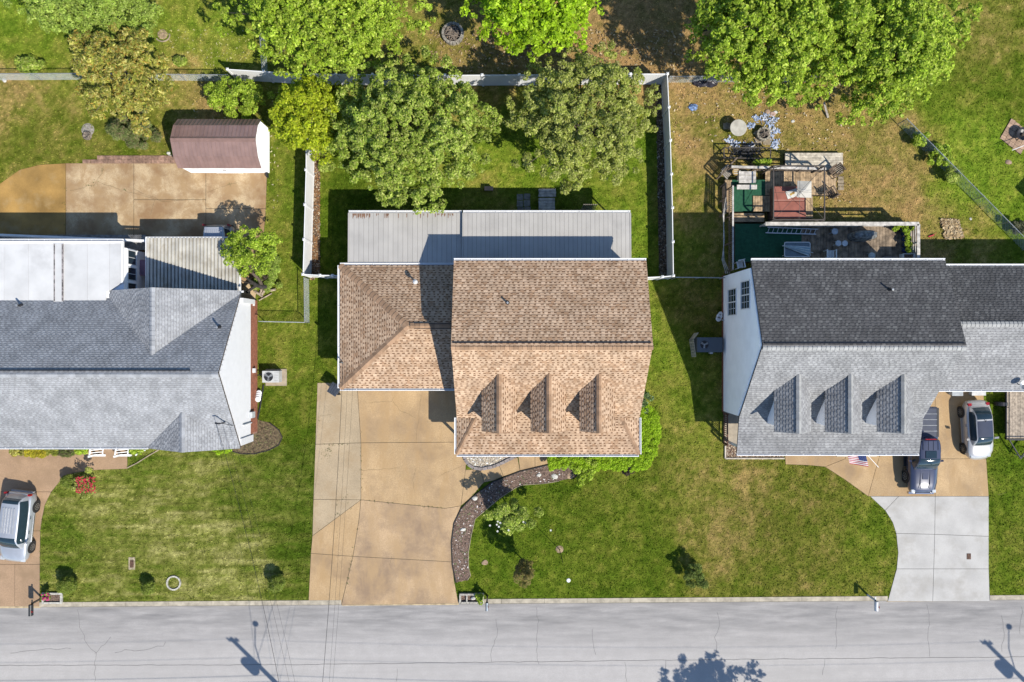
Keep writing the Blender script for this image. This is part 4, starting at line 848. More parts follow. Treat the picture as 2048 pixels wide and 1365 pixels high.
def limbs(mb, base, fork, tips, r0, k=.5):
    base = Vector(base); fork = Vector(fork); m = base.lerp(fork, .5)+Vector((random.uniform(-.1, .1), random.uniform(-.1, .1), 0))
    mb.tube([base-Vector((0, 0, .1)), base+Vector((0, 0, .25)), m, fork], [r0*1.5, r0*1.05, r0*.9, r0*.75], 9)
    for t in tips:
        t = Vector(t); s = base.lerp(fork, random.uniform(.7, 1)); md = s.lerp(t, .5)+Vector((0, 0, .12*(t-s).length))
        mb.tube([s, md, t], [r0*.5*k*1.3, r0*.3*k*1.3, r0*.08], 5)
def plant(name, label, cat, base, centres, radii, per, size, pal, trunk_r=.18, fork=None, group=None, nl=None, part='crown', bark=None, tipk=1.0, **kw):
    t = thing(name, label, cat, tuple(base), group)
    p, c = leaf_cloud(centres, radii, per, size, pal, **kw); tri_mesh(part, p, c, M_LEAF, parent=t)
    mb = MB(); fork = fork or (base[0], base[1], base[2]+.5); tips = centres if nl is None else random.sample(list(centres), min(nl, len(centres)))
    limbs(mb, base, fork, [Vector(fork).lerp(Vector(q), tipk) for q in tips], trunk_r); mb.build('trunk' if trunk_r > .05 else 'stem', bark or M_BARK, t, smooth=True)
    return t
def tree(label, px, py, hm, R, zs, n, rc, per, size, pal, trunk_r=.2, base_px=None, name='tree', nl=22, cat='tree', low=-.3, extra=(), **kw):
    c = P(px, py, hm); bx = P(*base_px) if base_px else Vector((c.x, c.y, 0))
    if not isinstance(R, tuple): R = (R, R)
    ce, ra = crown_clumps(c, R, zs, n, rc, low=low)
    for (ex, ey, eh, er) in extra:
        q = P(ex, ey, eh); ce.append(tuple(q)); ra.append(er)
    tips = ce; ce, ra = subclumps(ce, ra, *kw.pop('sub', ((.14, .31), 10))); kw.setdefault('lai', .8)
    return plant(name, label, cat, bx, ce, ra, per, size, pal, trunk_r, fork=(bx.x*.6+c.x*.4, bx.y*.6+c.y*.4, max(.6, (hm-zs*.55))), nl=nl, **kw)
G_MID = [(.24, .335, .04), (.29, .385, .055), (.17, .25, .025), (.38, .45, .085), (.43, .47, .13)]
G_OLIVE = [(.27, .32, .05), (.32, .36, .07), (.21, .26, .04), (.39, .41, .11), (.44, .45, .15)]
G_LIME = [(.30, .47, .012), (.36, .54, .02), (.24, .40, .010), (.42, .58, .05), (.19, .32, .010)]
G_BRIGHT = [(.30, .42, .03), (.36, .48, .045), (.23, .34, .025), (.45, .54, .09), (.18, .28, .02)]
G_YEL = [(.35, .355, .06), (.44, .41, .10), (.27, .29, .045), (.52, .47, .15), (.38, .26, .05), (.19, .22, .04)]
G_SOFT = [(.29, .40, .06), (.34, .45, .085), (.22, .32, .045), (.40, .48, .12), (.18, .26, .035)]
G_CHART = [(.36, .44, .015), (.42, .48, .02), (.28, .36, .015), (.48, .52, .05), (.20, .27, .012)]
tree('large round dark green tree overhanging the lower patio roof behind the brown house', 822, 266, 4.2, (4.75, 4.6), 3.0, 120, (.55, .95), 62, .19, G_MID, .24, base_px=(838, 300), low=-.25, extra=[(x_, y_, 4.2, .7) for x_, y_ in ((720, 150), (755, 132), (800, 118), (850, 120), (890, 140), (915, 165), (700, 185), (675, 230), (945, 210), (965, 260), (672, 285), (955, 320))])
tree('wide feathery olive green tree inside the white fence corner, thin silvery twigs showing', 1168, 243, 4.2, (4.3, 4.25), 2.8, 105, (.5, .9), 52, .16, G_OLIVE, .22, low=-.2,
     extra=[(1300, 215, 4, .55), (1292, 250, 4, .55), (1305, 185, 4, .5), (1020, 215, 4, .5), (1015, 250, 3.8, .5), (1040, 320, 3.6, .5), (1230, 120, 4, .6), (1265, 150, 4, .55), (1080, 130, 4, .6), (1140, 380, 3.5, .55), (1120, 370, 3.2, .5), (1210, 105, 4, .6), (1160, 100, 4, .5)])
tree('vivid lime green broadleaf tree with dense layered leaves beyond the white back fence', 1072, 5, 5.5, (4.05, 3.2), 3.2, 100, (.55, 1.0), 60, .24, G_LIME, .22, low=-.25)
tree('loose light green tree above the white fence spreading over the yard with fallen leaves', 648, 35, 5.5, (5.5, 3.1), 3.0, 120, (.5, .95), 48, .2, G_BRIGHT, .25, low=-.25, extra=[(460, 20, 4.5, .7), (445, 50, 4, .5), (850, 30, 4.5, .7), (835, 65, 4, .6), (800, 90, 4, .6), (740, 120, 4, .6), (590, 145, 4, .7), (560, 130, 4, .6), (600, 160, 3.6, .6), (640, 150, 3.5, .7), (700, 120, 4, .6), (560, 70, 4, .6), (660, 130, 3.6, .7)])
tree('pale green soft tree with grey bare soil ring beside it at the upper left yard', 190, 15, 4.5, (3.9, 2.1), 2.3, 80, (.5, .9), 50, .15, G_SOFT, .18, low=-.25, extra=[(250, 60, 3, .6), (300, 55, 2.6, .5), (150, 40, 3.5, .6), (60, 30, 2.8, .5), (30, 10, 2.8, .6), (310, 30, 2.4, .6)], base_px=(260, 48))
tree('yellow and orange tinged tree with sparse pointed leaves leaning over the chain link fence', 243, 150, 4.6, (2.75, 3.1), 2.5, 80, (.45, .75), 38, .24, G_YEL, .16, low=-.3, base_px=(285, 205), needle=.35, extra=[(215, 70, 4.5, .6), (185, 110, 4.4, .6), (280, 230, 4, .6), (290, 255, 3.4, .5), (320, 200, 3.6, .6), (175, 85, 4.4, .5), (265, 215, 4.2, .6)])
tree('huge bright green tree filling the upper right corner beyond the brown yard', 1560, 60, 6.0, (5.4, 4.3), 3.8, 150, (.6, 1.05), 50, .22, G_BRIGHT, .3, low=-.25, extra=[(1385, 60, 5, .7), (1390, 100, 5, .7), (1540, 190, 4.5, .6), (1590, 190, 4.5, .7), (1630, 200, 4.2, .6), (1420, 150, 5, .7), (1440, 130, 5, .7), (1490, 165, 4.5, .5)], base_px=(1520, 60))
tree('second bright green tree with drooping lower boughs at the start of the diagonal fence', 1765, 95, 5.0, (4.1, 3.9), 3.6, 120, (.6, 1.05), 50, .22, G_BRIGHT, .28, low=-.25, extra=[(1935, 30, 4, .7), (1915, 80, 4, .7), (1880, 140, 3.6, .7), (1840, 180, 3.2, .7), (1690, 235, 3.2, .6), (1740, 240, 3, .6), (1700, 215, 3.6, .7), (1770, 225, 3, .7), (1730, 200, 4, .7), (1800, 210, 2.8, .6), (1650, 175, 4, .6), (1890, 60, 3.8, .7), (1900, 30, 3.8, .7), (1860, 120, 3.6, .7)], base_px=(1740, 150))
tree('yellow green chartreuse tree at the corner where the two white fences meet', 618, 235, 3.6, (1.9, 2.6), 2.2, 60, (.45, .8), 60, .17, G_CHART, .14, low=-.35, base_px=(640, 240), extra=[(570, 190, 3, .5), (665, 180, 3, .5), (660, 280, 2.8, .5), (640, 310, 2.6, .5)])
tree('low rounded light green shrub with bare grey twigs in front of the white fence end', 474, 197, 1.5, (2.05, 1.15), 1.1, 46, (.3, .5), 90, .14, G_BRIGHT, .08, name='shrub', cat='shrub', low=-.6, nl=14, tipk=1.12)
tree('leafy green tree beside the corrugated carport, leaning over its roof corner', 503, 505, 2.9, (1.75, 1.25), 1.0, 44, (.3, .55), 75, .16, G_BRIGHT, .13, base_px=(528, 577), low=-.3, extra=[(465, 490, 2.8, .4), (548, 480, 2.6, .4), (525, 470, 2.8, .4), (480, 540, 2.6, .35), (450, 500, 2.8, .3), (500, 460, 3, .35)])
# undergrowth by the carport tree
plant('shrub', 'low grassy green shrub under the carport tree next to split logs', 'shrub', P(535, 560), [tuple(P(520+random.uniform(-12, 42), 525+random.uniform(-20, 55), .35)) for i in range(26)], [random.uniform(.2, .34) for i in range(26)], 90, .2, G_SOFT, .03, part='foliage', needle=.25)
plant('shrub', 'brown and dark green straggly shrub at the left end of the shed', 'shrub', P(272, 268), [tuple(P(268+random.gauss(0, 22), 268+random.gauss(0, 16), random.uniform(.4, 1.0))) for i in range(34)], [random.uniform(.22, .4) for i in range(34)], 70, .24, [(.15, .20, .06), (.22, .25, .09), (.27, .22, .12), (.17, .21, .06)], .05, part='foliage', needle=.22, nl=14)
plant('shrub', 'small dark green bush growing against the upper left chain link fence', 'shrub', P(60, 136), [tuple(P(60+random.gauss(0, 9), 128+random.gauss(0, 7), random.uniform(.2, .6))) for i in range(14)], [random.uniform(.2, .34) for i in range(14)], 90, .18, G_MID, .03, part='foliage')
# front garden
plant('flowering_tree', 'small green tree with white flower clusters on the front lawn by the curved mulch bed', 'tree', P(1020, 1018), [tuple(P(1024+random.gauss(0, 19), 1022+random.gauss(0, 19), random.uniform(1.4, 2.5))) for i in range(30)], [random.uniform(.22, .4) for i in range(30)], 80, .15, G_MID, .06, fork=tuple(P(1022, 1018, 1.3)), nl=12)
ft = bpy.data.objects['flowering_tree']
fl = MB()
for i in range(24):
    x, y = (1028+random.gauss(0, 24), 1048+random.gauss(0, 10)); q = P(x, y, random.uniform(1.5, 2.3))
    for k in range(6): a = k*1.05; fl.poly([q, q+V3(math.cos(a)*.05, math.sin(a)*.05, .03), q+V3(math.cos(a+.5)*.085, math.sin(a+.5)*.085, .02), q+V3(math.cos(a+.9)*.05, math.sin(a+.9)*.05, .03)])
fl.build('blossom', mat('white_petal', (.85, .85, .82), rough=.6, var=.03), ft, kind='stuff')
tree('slim bronze tinted columnar sapling on the lawn near the white disc', 1049, 1144, 2.3, (.5, .5), 1.7, 46, (.18, .32), 85, .15, [(.20, .17, .05), (.24, .19, .06), (.16, .18, .04), (.28, .22, .09)], .045, base_px=(1048, 1122), low=-.95, nl=14, name='sapling', needle=.3, lai=.9, sub=((.12, .2), 14))
plant('weeping_tree', 'small weeping green tree with trailing twigs on the lawn edge by the kerb', 'tree', P(1388, 1150), [tuple(P(1392+max(-17, min(17, random.gauss(0, 11))), 1154+max(-20, min(20, random.gauss(0, 12))), random.uniform(.25, 1.3))) for i in range(34)], [random.uniform(.14, .28) for i in range(34)], 80, .18, [(.19, .25, .05), (.24, .30, .08), (.14, .18, .04)], .05, fork=tuple(P(1388, 1150, 1.0)), nl=26, tipk=1.1, needle=.25, droop=.6)
st = thing('sapling_stake', 'thin dark bare stake standing in a round patch of soil on the front lawn', 'stake', tuple(P(1119, 1099)))
MB().tube([P(1119, 1099), P(1119, 1099)+V3(.02, 0, 2.9)], [.028, .018], 7).build('stake', mat('dark_stake', (.05, .035, .02), rough=.9), st)
MB().lathe([(.27, .0), (.22, .03), (.1, .045), (.03, .05)], tuple(P(1119, 1099)), 18).build('soil_mound', mat('bare_soil', (.42, .31, .19), rough=1, var=.25, scale=9, bump=.6), st)
# clipped hedge round the corner of the brown house
def hedge(name, label, cat, poly, h, n, size, pal, part='foliage', wob=.05):
    w = np.array([G(*p) for p in poly]); xs = w[:, 0]; ys = w[:, 1]
    t = thing(name, label, cat, (float(xs.mean()), float(ys.mean()), 0))
    cs = []; rs = []
    while len(cs) < n:
        x, y = random.uniform(xs.min(), xs.max()), random.uniform(ys.min(), ys.max())
        if inpoly(np.array([x]), np.array([y]), [tuple(q) for q in w])[0]: cs.append((x, y, random.uniform(.82, 1)*h-.12)); rs.append(random.uniform(.12, .19))
    p, c = leaf_cloud(cs, rs, 150, size, pal, spread=.25, lai=.9); tri_mesh(part, p, c, M_LEAF, parent=t)
    mb = MB()
    for i in range(0, n, max(1, n//10)): mb.tube([(cs[i][0], cs[i][1], -.05), (cs[i][0], cs[i][1], h*.6)], [.03, .012], 5)
    mb.build('stem', M_BARK, t); return t
hedge('hedge', 'bright green clipped hedge wrapping the front corner of the brown roofed house', 'hedge',
      [(1096, 905), (1278, 905), (1272, 858), (1276, 815), (1296, 808), (1312, 830), (1314, 870), (1308, 905), (1290, 932), (1262, 937), (1210, 934), (1180, 938), (1140, 932), (1098, 934)], .95, 620, .10, G_LIME)
plant('shrub', 'medium green leafy shrub rising from the front bed against the clipped hedge', 'shrub', P(1176, 946), [tuple(P(1174+random.gauss(0, 11), 946+random.gauss(0, 10), random.uniform(.4, 1.0))) for i in range(20)], [random.uniform(.2, .3) for i in range(20)], 110, .16, G_BRIGHT, .03, part='foliage')
plant('shrub', 'dark purple leaved shrub beside the clipped hedge on the lawn edge', 'shrub', P(1256, 938), [tuple(P(1256+random.gauss(0, 9), 937+random.gauss(0, 5), random.uniform(.25, .7))) for i in range(14)], [random.uniform(.16, .26) for i in range(14)], 90, .14, [(.045, .03, .03), (.07, .045, .04), (.035, .03, .02)], .03, part='foliage')
plant('shrub', 'pale broad leaved shrub at the right side of the brown house above the hedge', 'shrub', P(1287, 803), [tuple(P(1288+random.gauss(0, 5), 803+random.gauss(0, 8), random.uniform(.3, .8))) for i in range(12)], [random.uniform(.16, .25) for i in range(12)], 70, .2, [(.13, .20, .06), (.17, .24, .10), (.09, .15, .04)], .03, part='foliage', needle=.8)
# ball shrubs on the striped lawn
def ball(label, x, y, r, pal=((.17, .23, .028), (.21, .265, .038), (.26, .30, .07), (.12, .17, .02)), h=None):
    c = P(x, y, r*.9); ce, ra = crown_clumps((c.x, c.y, r*.95), (r*.72, r*.72), r*.72, 30, (r*.3, r*.38), low=-.9, jit=.08, hollow=.95)
    return plant('ball_shrub', label, 'shrub', (c.x, c.y, 0), ce, ra, 170, .085, pal, .03, part='foliage', nl=8, spread=.22, lai=1.4, group='clipped ball shrubs on the striped lawn')
ball('clipped round green shrub nearest to the black mailbox', 135, 1170, .62)
ball('smallest clipped round green shrub, next to the ring of white stones', 297, 1175, .48)
ball('clipped round green shrub beside the broad tan driveway', 554, 1166, .60)
ball('clipped round green shrub touching the red flowering rose bush', 137, 962, .48)
rb = plant('rose_bush', 'red flowering rose bush at the corner of the rosy front walk', 'rose bush', P(170, 968), [tuple(P(170+random.gauss(0, 9), 970+random.gauss(0, 9), random.uniform(.4, 1.1))) for i in range(18)], [random.uniform(.17, .26) for i in range(18)], 70, .12, G_OLIVE, .03, part='foliage')
def blooms(parent, n, x, y, sx, sy, h0, h1, r, m):
    f = MB()
    for i in range(n):
        q = P(x+random.uniform(-sx, sx), y+random.uniform(-sy, sy), random.uniform(h0, h1)); f.lathe([(r*.3, -r*.4), (r, 0), (r*.8, r*.35), (r*.2, r*.45)], tuple(q), 7)
    return f.build('flower', m, parent, kind='stuff')
M_RED = mat('rose_petal', (.55, .035, .06), rough=.6, var=.2, scale=20); M_PNK = mat('magenta_petal', (.5, .05, .16), rough=.6, var=.2, scale=20)
blooms(rb, 130, 171, 970, 19, 16, .95, 1.5, .05, M_RED)
def clump_row(label, x, y, sx, sy, h, pal, n=14, size=.16, name='shrub', needle=.45):
    return plant(name, label, 'shrub', P(x, y), [tuple(P(x+random.uniform(-sx, sx), y+random.uniform(-sy, sy), random.uniform(.4, 1)*h)) for i in range(n)], [random.uniform(.16, .26) for i in range(n)], 85, size, pal, .025, part='foliage', nl=6, needle=needle)
clump_row('small golden yellow shrub first under the left gutter by the front walk', 34, 902, 12, 5, .55, G_YEL)
clump_row('larger golden yellow shrub in the middle of the walk side bed', 70, 903, 18, 7, .6, [(.42, .36, .02), (.36, .33, .03), (.48, .40, .04), (.28, .27, .03)], 22)
clump_row('yellow green spreading shrub between golden shrub and lily clump', 101, 900, 12, 5, .5, [(.24, .26, .03), (.18, .22, .03), (.30, .29, .06)])
clump_row('spiky green lily clump in the narrow bed by the white step railing', 128, 902, 14, 6, .5, [(.09, .13, .03), (.16, .19, .05), (.13, .11, .06)], 16, .26, needle=.18)
clump_row('small leafy plant nearest the first white step railing', 165, 900, 10, 5, .4, G_BRIGHT, 10, .2)
clump_row('bright green low plant between the step railing and the front gable', 268, 897, 13, 5, .4, G_BRIGHT, 12, .18)
clump_row('flat lime green ground plant under the front gable corner', 446, 900, 16, 5, .35, G_LIME, 14, .14)
clump_row('vine tangle climbing the middle of the diagonal chain link fence', 1880, 312, 20, 18, .9, G_BRIGHT, 30, .18)
clump_row('dense dark vine clump at the upper part of the diagonal fence', 1908, 350, 12, 12, .9, G_MID, 18, .16)
clump_row('bright weedy clump at the top end of the diagonal fence', 1842, 278, 12, 10, .8, G_BRIGHT, 16, .15)
clump_row('grey green thicket against the diagonal fence near its lower end', 2040, 455, 12, 8, .8, [(.10, .12, .06), (.14, .14, .08)], 14, .16)
clump_row('weedy green patch under the chartreuse tree inside the fence', 655, 300, 12, 40, .4, G_MID, 26, .16)
clump_row('small dark bush in the shade above the white fence corner', 360, 122, 8, 6, .5, G_MID, 10, .16)
# street trees across the road: only their shadows reach the picture
tree('street tree across the road casting the larger leafy shadow on the asphalt', 1024+18.6*S*47/41, 682.5+29.7*S*47/41, 6, 3.2, 3.2, 60, (.5, .9), 30, .24, G_BRIGHT, .2, name='street_tree', cat='street tree')
tree('second street tree across the road, nearer to the left utility pole', 1024-32.2*S*47/41, 682.5+30.2*S*47/41, 6, 2.6, 3.0, 44, (.5, .9), 30, .24, G_BRIGHT, .2, name='street_tree', cat='street tree')
# ------------------------------------------------------------------ fences
def vinyl_fence(label, pts, h=1.83, pitch=2.28, offset=0.0, ends=(True, True)):
    """white privacy fence: posts with caps, rails and tongue-and-groove boards between them"""
    t = thing('vinyl_fence', label, 'fence', (pts[0][0], pts[0][1], 0), 'white vinyl fence runs round the back lawn')
    for i, (a, b) in enumerate(zip(pts[:-1], pts[1:])):
        a = Vector(a); b = Vector(b); d = b-a; n = max(1, round(d.length/pitch)); ax = math.atan2(d.y, d.x); L = d.length/n
        for k in range(n+1):
            if (k == 0 and i > 0) or (k == 0 and not ends[0]) or (k == n and i == len(pts)-2 and not ends[1]): continue
            p = a+d*(k/n); po = MB().obox(p, ax, .13, .13, 0, h+.04).build('post', M_WHITE, t)
            MB().hexa(*[[(p.x+u*s, p.y+v*s, z) for u, v in ((-1, -1), (1, -1), (1, 1), (-1, 1))] for s, z in ((.085, h+.04), (.085, h+.07))]).hexa(*[[(p.x+u*s, p.y+v*s, z) for u, v in ((-1, -1), (1, -1), (1, 1), (-1, 1))] for s, z in ((.08, h+.07), (.012, h+.12))]).build('post_cap', M_WHITE, po)
        for k in range(n):
            m = a+d*((k+.5)/n)
            MB().obox(m, ax, L-.13, .05, h-.14, h).build('top_rail', M_WHITE, t); MB().obox(m, ax, L-.13, .05, .05, .2).build('bottom_rail', M_WHITE, t)
            bd = MB(); nb = int((L-.13)/.152); w_ = (L-.13)/nb; u = d.normalized()
            for j in range(nb):
                q = m+u*((j+.5)*w_-(L-.13)/2); bd.obox(q, ax, w_-.012, .026, .2, h-.14)
            bd.obox(m, ax, L-.135, .012, .2, h-.14); bd.build('fence_panel', M_WHITE, t)
    return t
F = lambda x, y, h=1.85: tuple(P(x, y, h).xy)
vinyl_fence('white vinyl fence along the upper edge of the lawn, shaded by the big trees', [F(455, 139), F(600, 148), F(890, 151), F(1335, 148)])
vinyl_fence('white vinyl fence on the right side next to the dry brown yard', [F(1335, 148), F(1341, 281), F(1345, 416), F(1347, 552)], ends=(False, True))
vinyl_fence('white vinyl fence on the left side between the lawn and the back patio', [F(613, 162), F(612, 340), F(606, 549)], ends=(False, True))
vinyl_fence('short white vinyl fence joining the left fence to the garage corner', [F(606, 549), F(640, 551), F(690, 552)], ends=(False, False), pitch=1.1)
vinyl_fence('short white vinyl fence joining the right fence to the brown house', [F(1347, 552), F(1325, 554), F(1282, 556)], ends=(False, False), pitch=1.2)
_m = bpy.data.materials.new('chain_mesh'); _m.use_nodes = True; MATS['chain_mesh'] = _m
_m.node_tree.nodes['Principled BSDF'].inputs['Base Color'].default_value = (.42, .45, .45, 1); _m.node_tree.nodes['Principled BSDF'].inputs['Roughness'].default_value = .5
def chain_fence(label, pts, h=1.15, pitch=3.0, mesh=.16, wire=.011):
    t = thing('chain_link_fence', label, 'fence', (pts[0][0], pts[0][1], 0))
    po = None
    for i, (a, b) in enumerate(zip(pts[:-1], pts[1:])):
        a = Vector(a); b = Vector(b); d = b-a; L = d.length; u = d.normalized(); n = max(1, round(L/pitch))
        for k in range(n+1):
            if k == 0 and i > 0: continue
            p = a+d*(k/n); MB().tube([(p.x, p.y, -.05), (p.x, p.y, h+.04)], .03, 7).build('post', M_GALV, t)
        MB().tube([(a.x, a.y, h), (b.x, b.y, h)], .024, 7).build('top_rail', M_GALV, t)
        w = MB(); s = 0; nn = int((L+h)/mesh)
        for sg in (1, -1):
            for j in range(nn+1):
                o = j*mesh-(h if sg > 0 else 0)
                z0, z1 = .03, h-.02; x0, x1 = (o, o+h) if sg > 0 else (o, o-h)
                def cut(xa, za, xb, zb):
                    if xa > xb: xa, za, xb, zb = xb, zb, xa, za
                    if xb <= 0 or xa >= L: return None
                    if xa < 0: za = za+(zb-za)*(-xa)/(xb-xa); xa = 0
                    if xb > L: zb = za+(zb-za)*(L-xa)/(xb-xa); xb = L
                    return xa, za, xb, zb
                c = cut(x0, z0, x1, z1)
                if c:
                    A = a+u*c[0]; B = a+u*c[2]; nrm = V3(-u.y, u.x, 0)*wire*.5; ofs = V3(-u.y, u.x, 0)*.006*sg
                    q0 = V3(A.x, A.y, c[1])+ofs; q1 = V3(B.x, B.y, c[3])+ofs; up = (q1-q0).normalized().cross(nrm).normalized()*wire*.5
                    w.poly([q0-up, q1-up, q1+up, q0+up]); w.poly([q0-nrm, q1-nrm, q1+nrm, q0+nrm])
        w.build('wire_mesh', MATS['chain_mesh'], t, kind='stuff')
    return t
C = lambda x, y, h=1.15: tuple(P(x, y, h).xy)
chain_fence('grey chain link fence across the upper left yard ending at the white fence', [C(-40, 148), C(160, 147), C(455, 150)])
chain_fence('low chain link fence corner near the brick gable and white fence end', [C(608, 556), C(609, 645), C(518, 643)], pitch=2.4)
chain_fence('long diagonal chain link fence separating the dry yard from the greener lawn', [C(1814, 238), C(2070, 496)], pitch=2.6)
chain_fence('chain link fence running up from the white fence beneath the loose light green tree', [C(524, 140), C(512, -40)], pitch=3)
chain_fence('chain link fence under the huge tree boughs right after the white fence corner', [C(1340, 153), C(1480, 152), C(1640, 152)], pitch=3)
gt = thing('steel_gate', 'narrow grey pipe gate between the white fence corner and the white gable house', 'gate', tuple(P(1350, 557)))
MB().tube([P(1352, 555, 1.2), P(1450, 556, 1.2)], .035, 8).build('top_rail', M_GALV, gt); MB().tube([P(1352, 555, .15), P(1450, 556, .15)], .025, 8).build('bottom_rail', M_GALV, gt)
for x in (1352, 1400, 1449): q = P(x, 555.5, 1.2); MB().tube([(q.x, q.y, 0), (q.x, q.y, 1.25)], .03, 7).build('post', M_GALV, gt)
# ------------------------------------------------------------------ barn shed
sh = thing('shed', 'white barn shaped shed with brown ribbed metal gambrel roof on the back patio', 'shed', (-19.4, 13, 0))
sX0, sX1 = G(383, 0)[0], G(538.6, 0)[0]; sY0, sY1 = G(0, 346.5)[1], G(0, 259)[1]; ym = (sY0+sY1)/2; e0, bk, rg = 1.85, 2.42, 2.82
MB().hexa([V3(sX0, a, b) for a, b in ((sY0, 0), (sY1, 0), (sY1, e0), (sY1-.5, bk), (ym, rg-.03), (sY0+.5, bk), (sY0, e0))], [V3(sX1, a, b) for a, b in ((sY0, 0), (sY1, 0), (sY1, e0), (sY1-.5, bk), (ym, rg-.03), (sY0+.5, bk), (sY0, e0))]).build('wall', M_SIDE, sh)
def tops(t):
    y = sY0+(sY1-sY0)*t; a = min(y-sY0, sY1-y); return e0+(bk-e0)*a/.5 if a < .5 else bk+(rg-bk)*(a-.5)/(ym-sY0-.5)
clapboard(sh, (sX1, sY0), (sX1, sY1), .05, rg, (1, 0, 0), M_SIDE, step=.12, top=tops)
M_BRN = mat('brown_metal', (.285, .18, .155), rough=.42, var=.08, scale=1.5, rand=.06, spec=.5); M_BRN2 = mat('brown_metal_trim', (.25, .155, .13), rough=.45, var=.08)
ns = 21; xs0, xs1 = sX0-.03, sX1+.12; ws_ = (xs1-xs0)/ns
for (ya, za), (yb3, zb) in (((sY0-.12, e0-.06), (sY0+.5, bk+.02)), ((sY0+.5, bk+.02), (ym, rg+.02)), ((sY1+.12, e0-.06), (sY1-.5, bk+.02)), ((sY1-.5, bk+.02), (ym, rg+.02))):
    first = None
    for i in range(ns):
        x = xs0+i*ws_
        if first is None:
            m = MB(); p = [V3(x+.004, ya, za), V3(x+ws_-.004, ya, za), V3(x+ws_-.004, yb3, zb), V3(x+.004, yb3, zb)]
            if yb3 < ya: p = p[::-1]
            m.hexa([q-V3(0, 0, .03) for q in p], p); ra, rb_ = V3(x, ya, za+.012), V3(x, yb3, zb+.012); m.bar(ra, rb_, .03, .03); first = m.build('roof_panel', M_BRN, sh)
        else: dup(first, ws_*i)
MB().hexa([V3(xs0, ym-.16, rg-.03), V3(xs1, ym-.16, rg-.03), V3(xs1, ym+.16, rg-.03), V3(xs0, ym+.16, rg-.03)], [V3(xs0, ym-.14, rg+.0), V3(xs1, ym-.14, rg+.0), V3(xs1, ym+.03, rg+.07), V3(xs0, ym+.03, rg+.07)]).build('ridge_cap', M_BRN2, sh)
for x in (sX0+.9, sX1-.9): 
    v = MB().box(x-.28, x+.28, sY0-.015, sY0+.0, 1.35, 1.55)
    for k in range(4): v.box(x-.26, x+.26, sY0-.03, sY0-.015, 1.37+k*.045, 1.39+k*.045)
    v.build('wall_vent', mat('vent_grey', (.55, .56, .57), rough=.5), sh)
dd = MB().box((sX0+sX1)/2-.9, (sX0+sX1)/2+.9, sY0-.03, sY0-.001, .05, 1.75).build('door', M_SIDE, sh)
for x in (-.05, .05): MB().box((sX0+sX1)/2+x-.015, (sX0+sX1)/2+x+.015, sY0-.07, sY0-.03, .9, 1.05).build('door_handle', M_BLACK, dd)
MB().box(sX1-.12, sX1-.02, sY0-.35, sY0-.03, .05, .32).build('step', M_BLACK, sh)
# row of brick pavers along the patio
pv = struct('paver_edging'); M_PAV = mat('rose_paver', (.36, .22, .155), rough=.9, var=.2, scale=6, rand=.25, fine=.15)
for r in range(2):
    for i in range(14):
        x = 183+i*12.2; y = 312+r*8
        if i == 0 and r == 0: continue
        c = P(x, y); MB().box(c.x, c.x+.405, c.y-.265, c.y, 0, .05+random.uniform(0, .012)).build('paver', M_PAV, pv)
for i in range(2): c = P(166+i*8, 320); MB().box(c.x, c.x+.26, c.y-.25, c.y, 0, .05).build('paver', M_PAV, pv)
# ------------------------------------------------------------------ west deck, railing, step railings
M_DECKW = mat('grey_deck_wood', (.26, .25, .24), rough=.85, var=.2, scale=5, rand=.15); M_DECKB = mat('brown_deck_wood', (.50, .355, .21), rough=.85, var=.25, scale=4, rand=.22, fine=.15)
M_DECKD = mat('dark_stained_deck_wood', (.31, .235, .165), rough=.85, var=.3, scale=3, rand=.25, fine=.2); M_DECKP = mat('silvered_deck_wood', (.62, .55, .44), rough=.85, var=.2, scale=4, rand=.12, fine=.15)
wdk = thing('deck', 'shaded grey board deck behind the white sunroom', 'deck', (-30, 6.7, 0)); dz = .75
x = LW+12
while x < P(290, 0, dz).x: MB().box(x, x+.19, P(0, 500, dz).y, P(0, 470, dz).y, dz-.05, dz).build('deck_board', M_DECKW, wdk); x += .2
MB().box(LW+12, P(290, 0, dz).x, P(0, 500, dz).y, P(0, 471, dz).y, .3, dz-.052).build('deck_frame', M_DARK, wdk)
wr = thing('deck_railing', 'white deck railing running along the shaded sunroom deck', 'railing', tuple(P(150, 474, .75)))
ra, rb_ = P(-220, 461, 1.7), P(292, 482, 1.7)
MB().bar(ra, rb_, .14, .05).build('top_rail', M_WHITE, wr); MB().bar(ra-V3(0, 0, .8), rb_-V3(0, 0, .8), .06, .06).build('bottom_rail', M_WHITE, wr)
for i in range(9): p = ra.lerp(rb_, i/8); MB().box(p.x-.06, p.x+.06, p.y-.06, p.y+.06, 0, 1.72).build('post', M_WHITE, wr)
p = ra; bl = MB().box(p.x-.02, p.x+.02, p.y-.02, p.y+.02, .9, 1.68).build('baluster', M_WHITE, wr)
for i in range(1, 120): q = ra.lerp(rb_, i/120); dup(bl, q.x-ra.x, q.y-ra.y)
bxm = thing('storage_bin', 'mauve plastic storage bin in the gap between sunroom and carport', 'bin', tuple(P(284, 537, .75)))
c = P(285, 536, 1.3); MB().box(c.x-.35, c.x+.45, c.y-.5, c.y+.5, .75, 1.3).build('body', mat('mauve_plastic', (.30, .17, .24), rough=.5), bxm)
MB().hexa(*[[(c.x+.05+u*s, c.y+v*s*1.25, z) for u, v in ((-1, -1), (1, -1), (1, 1), (-1, 1))] for s, z in ((.43, 1.305), (.38, 1.36))]).build('lid', mat('mauve_plastic_lid', (.38, .22, .30), rough=.5), bxm)
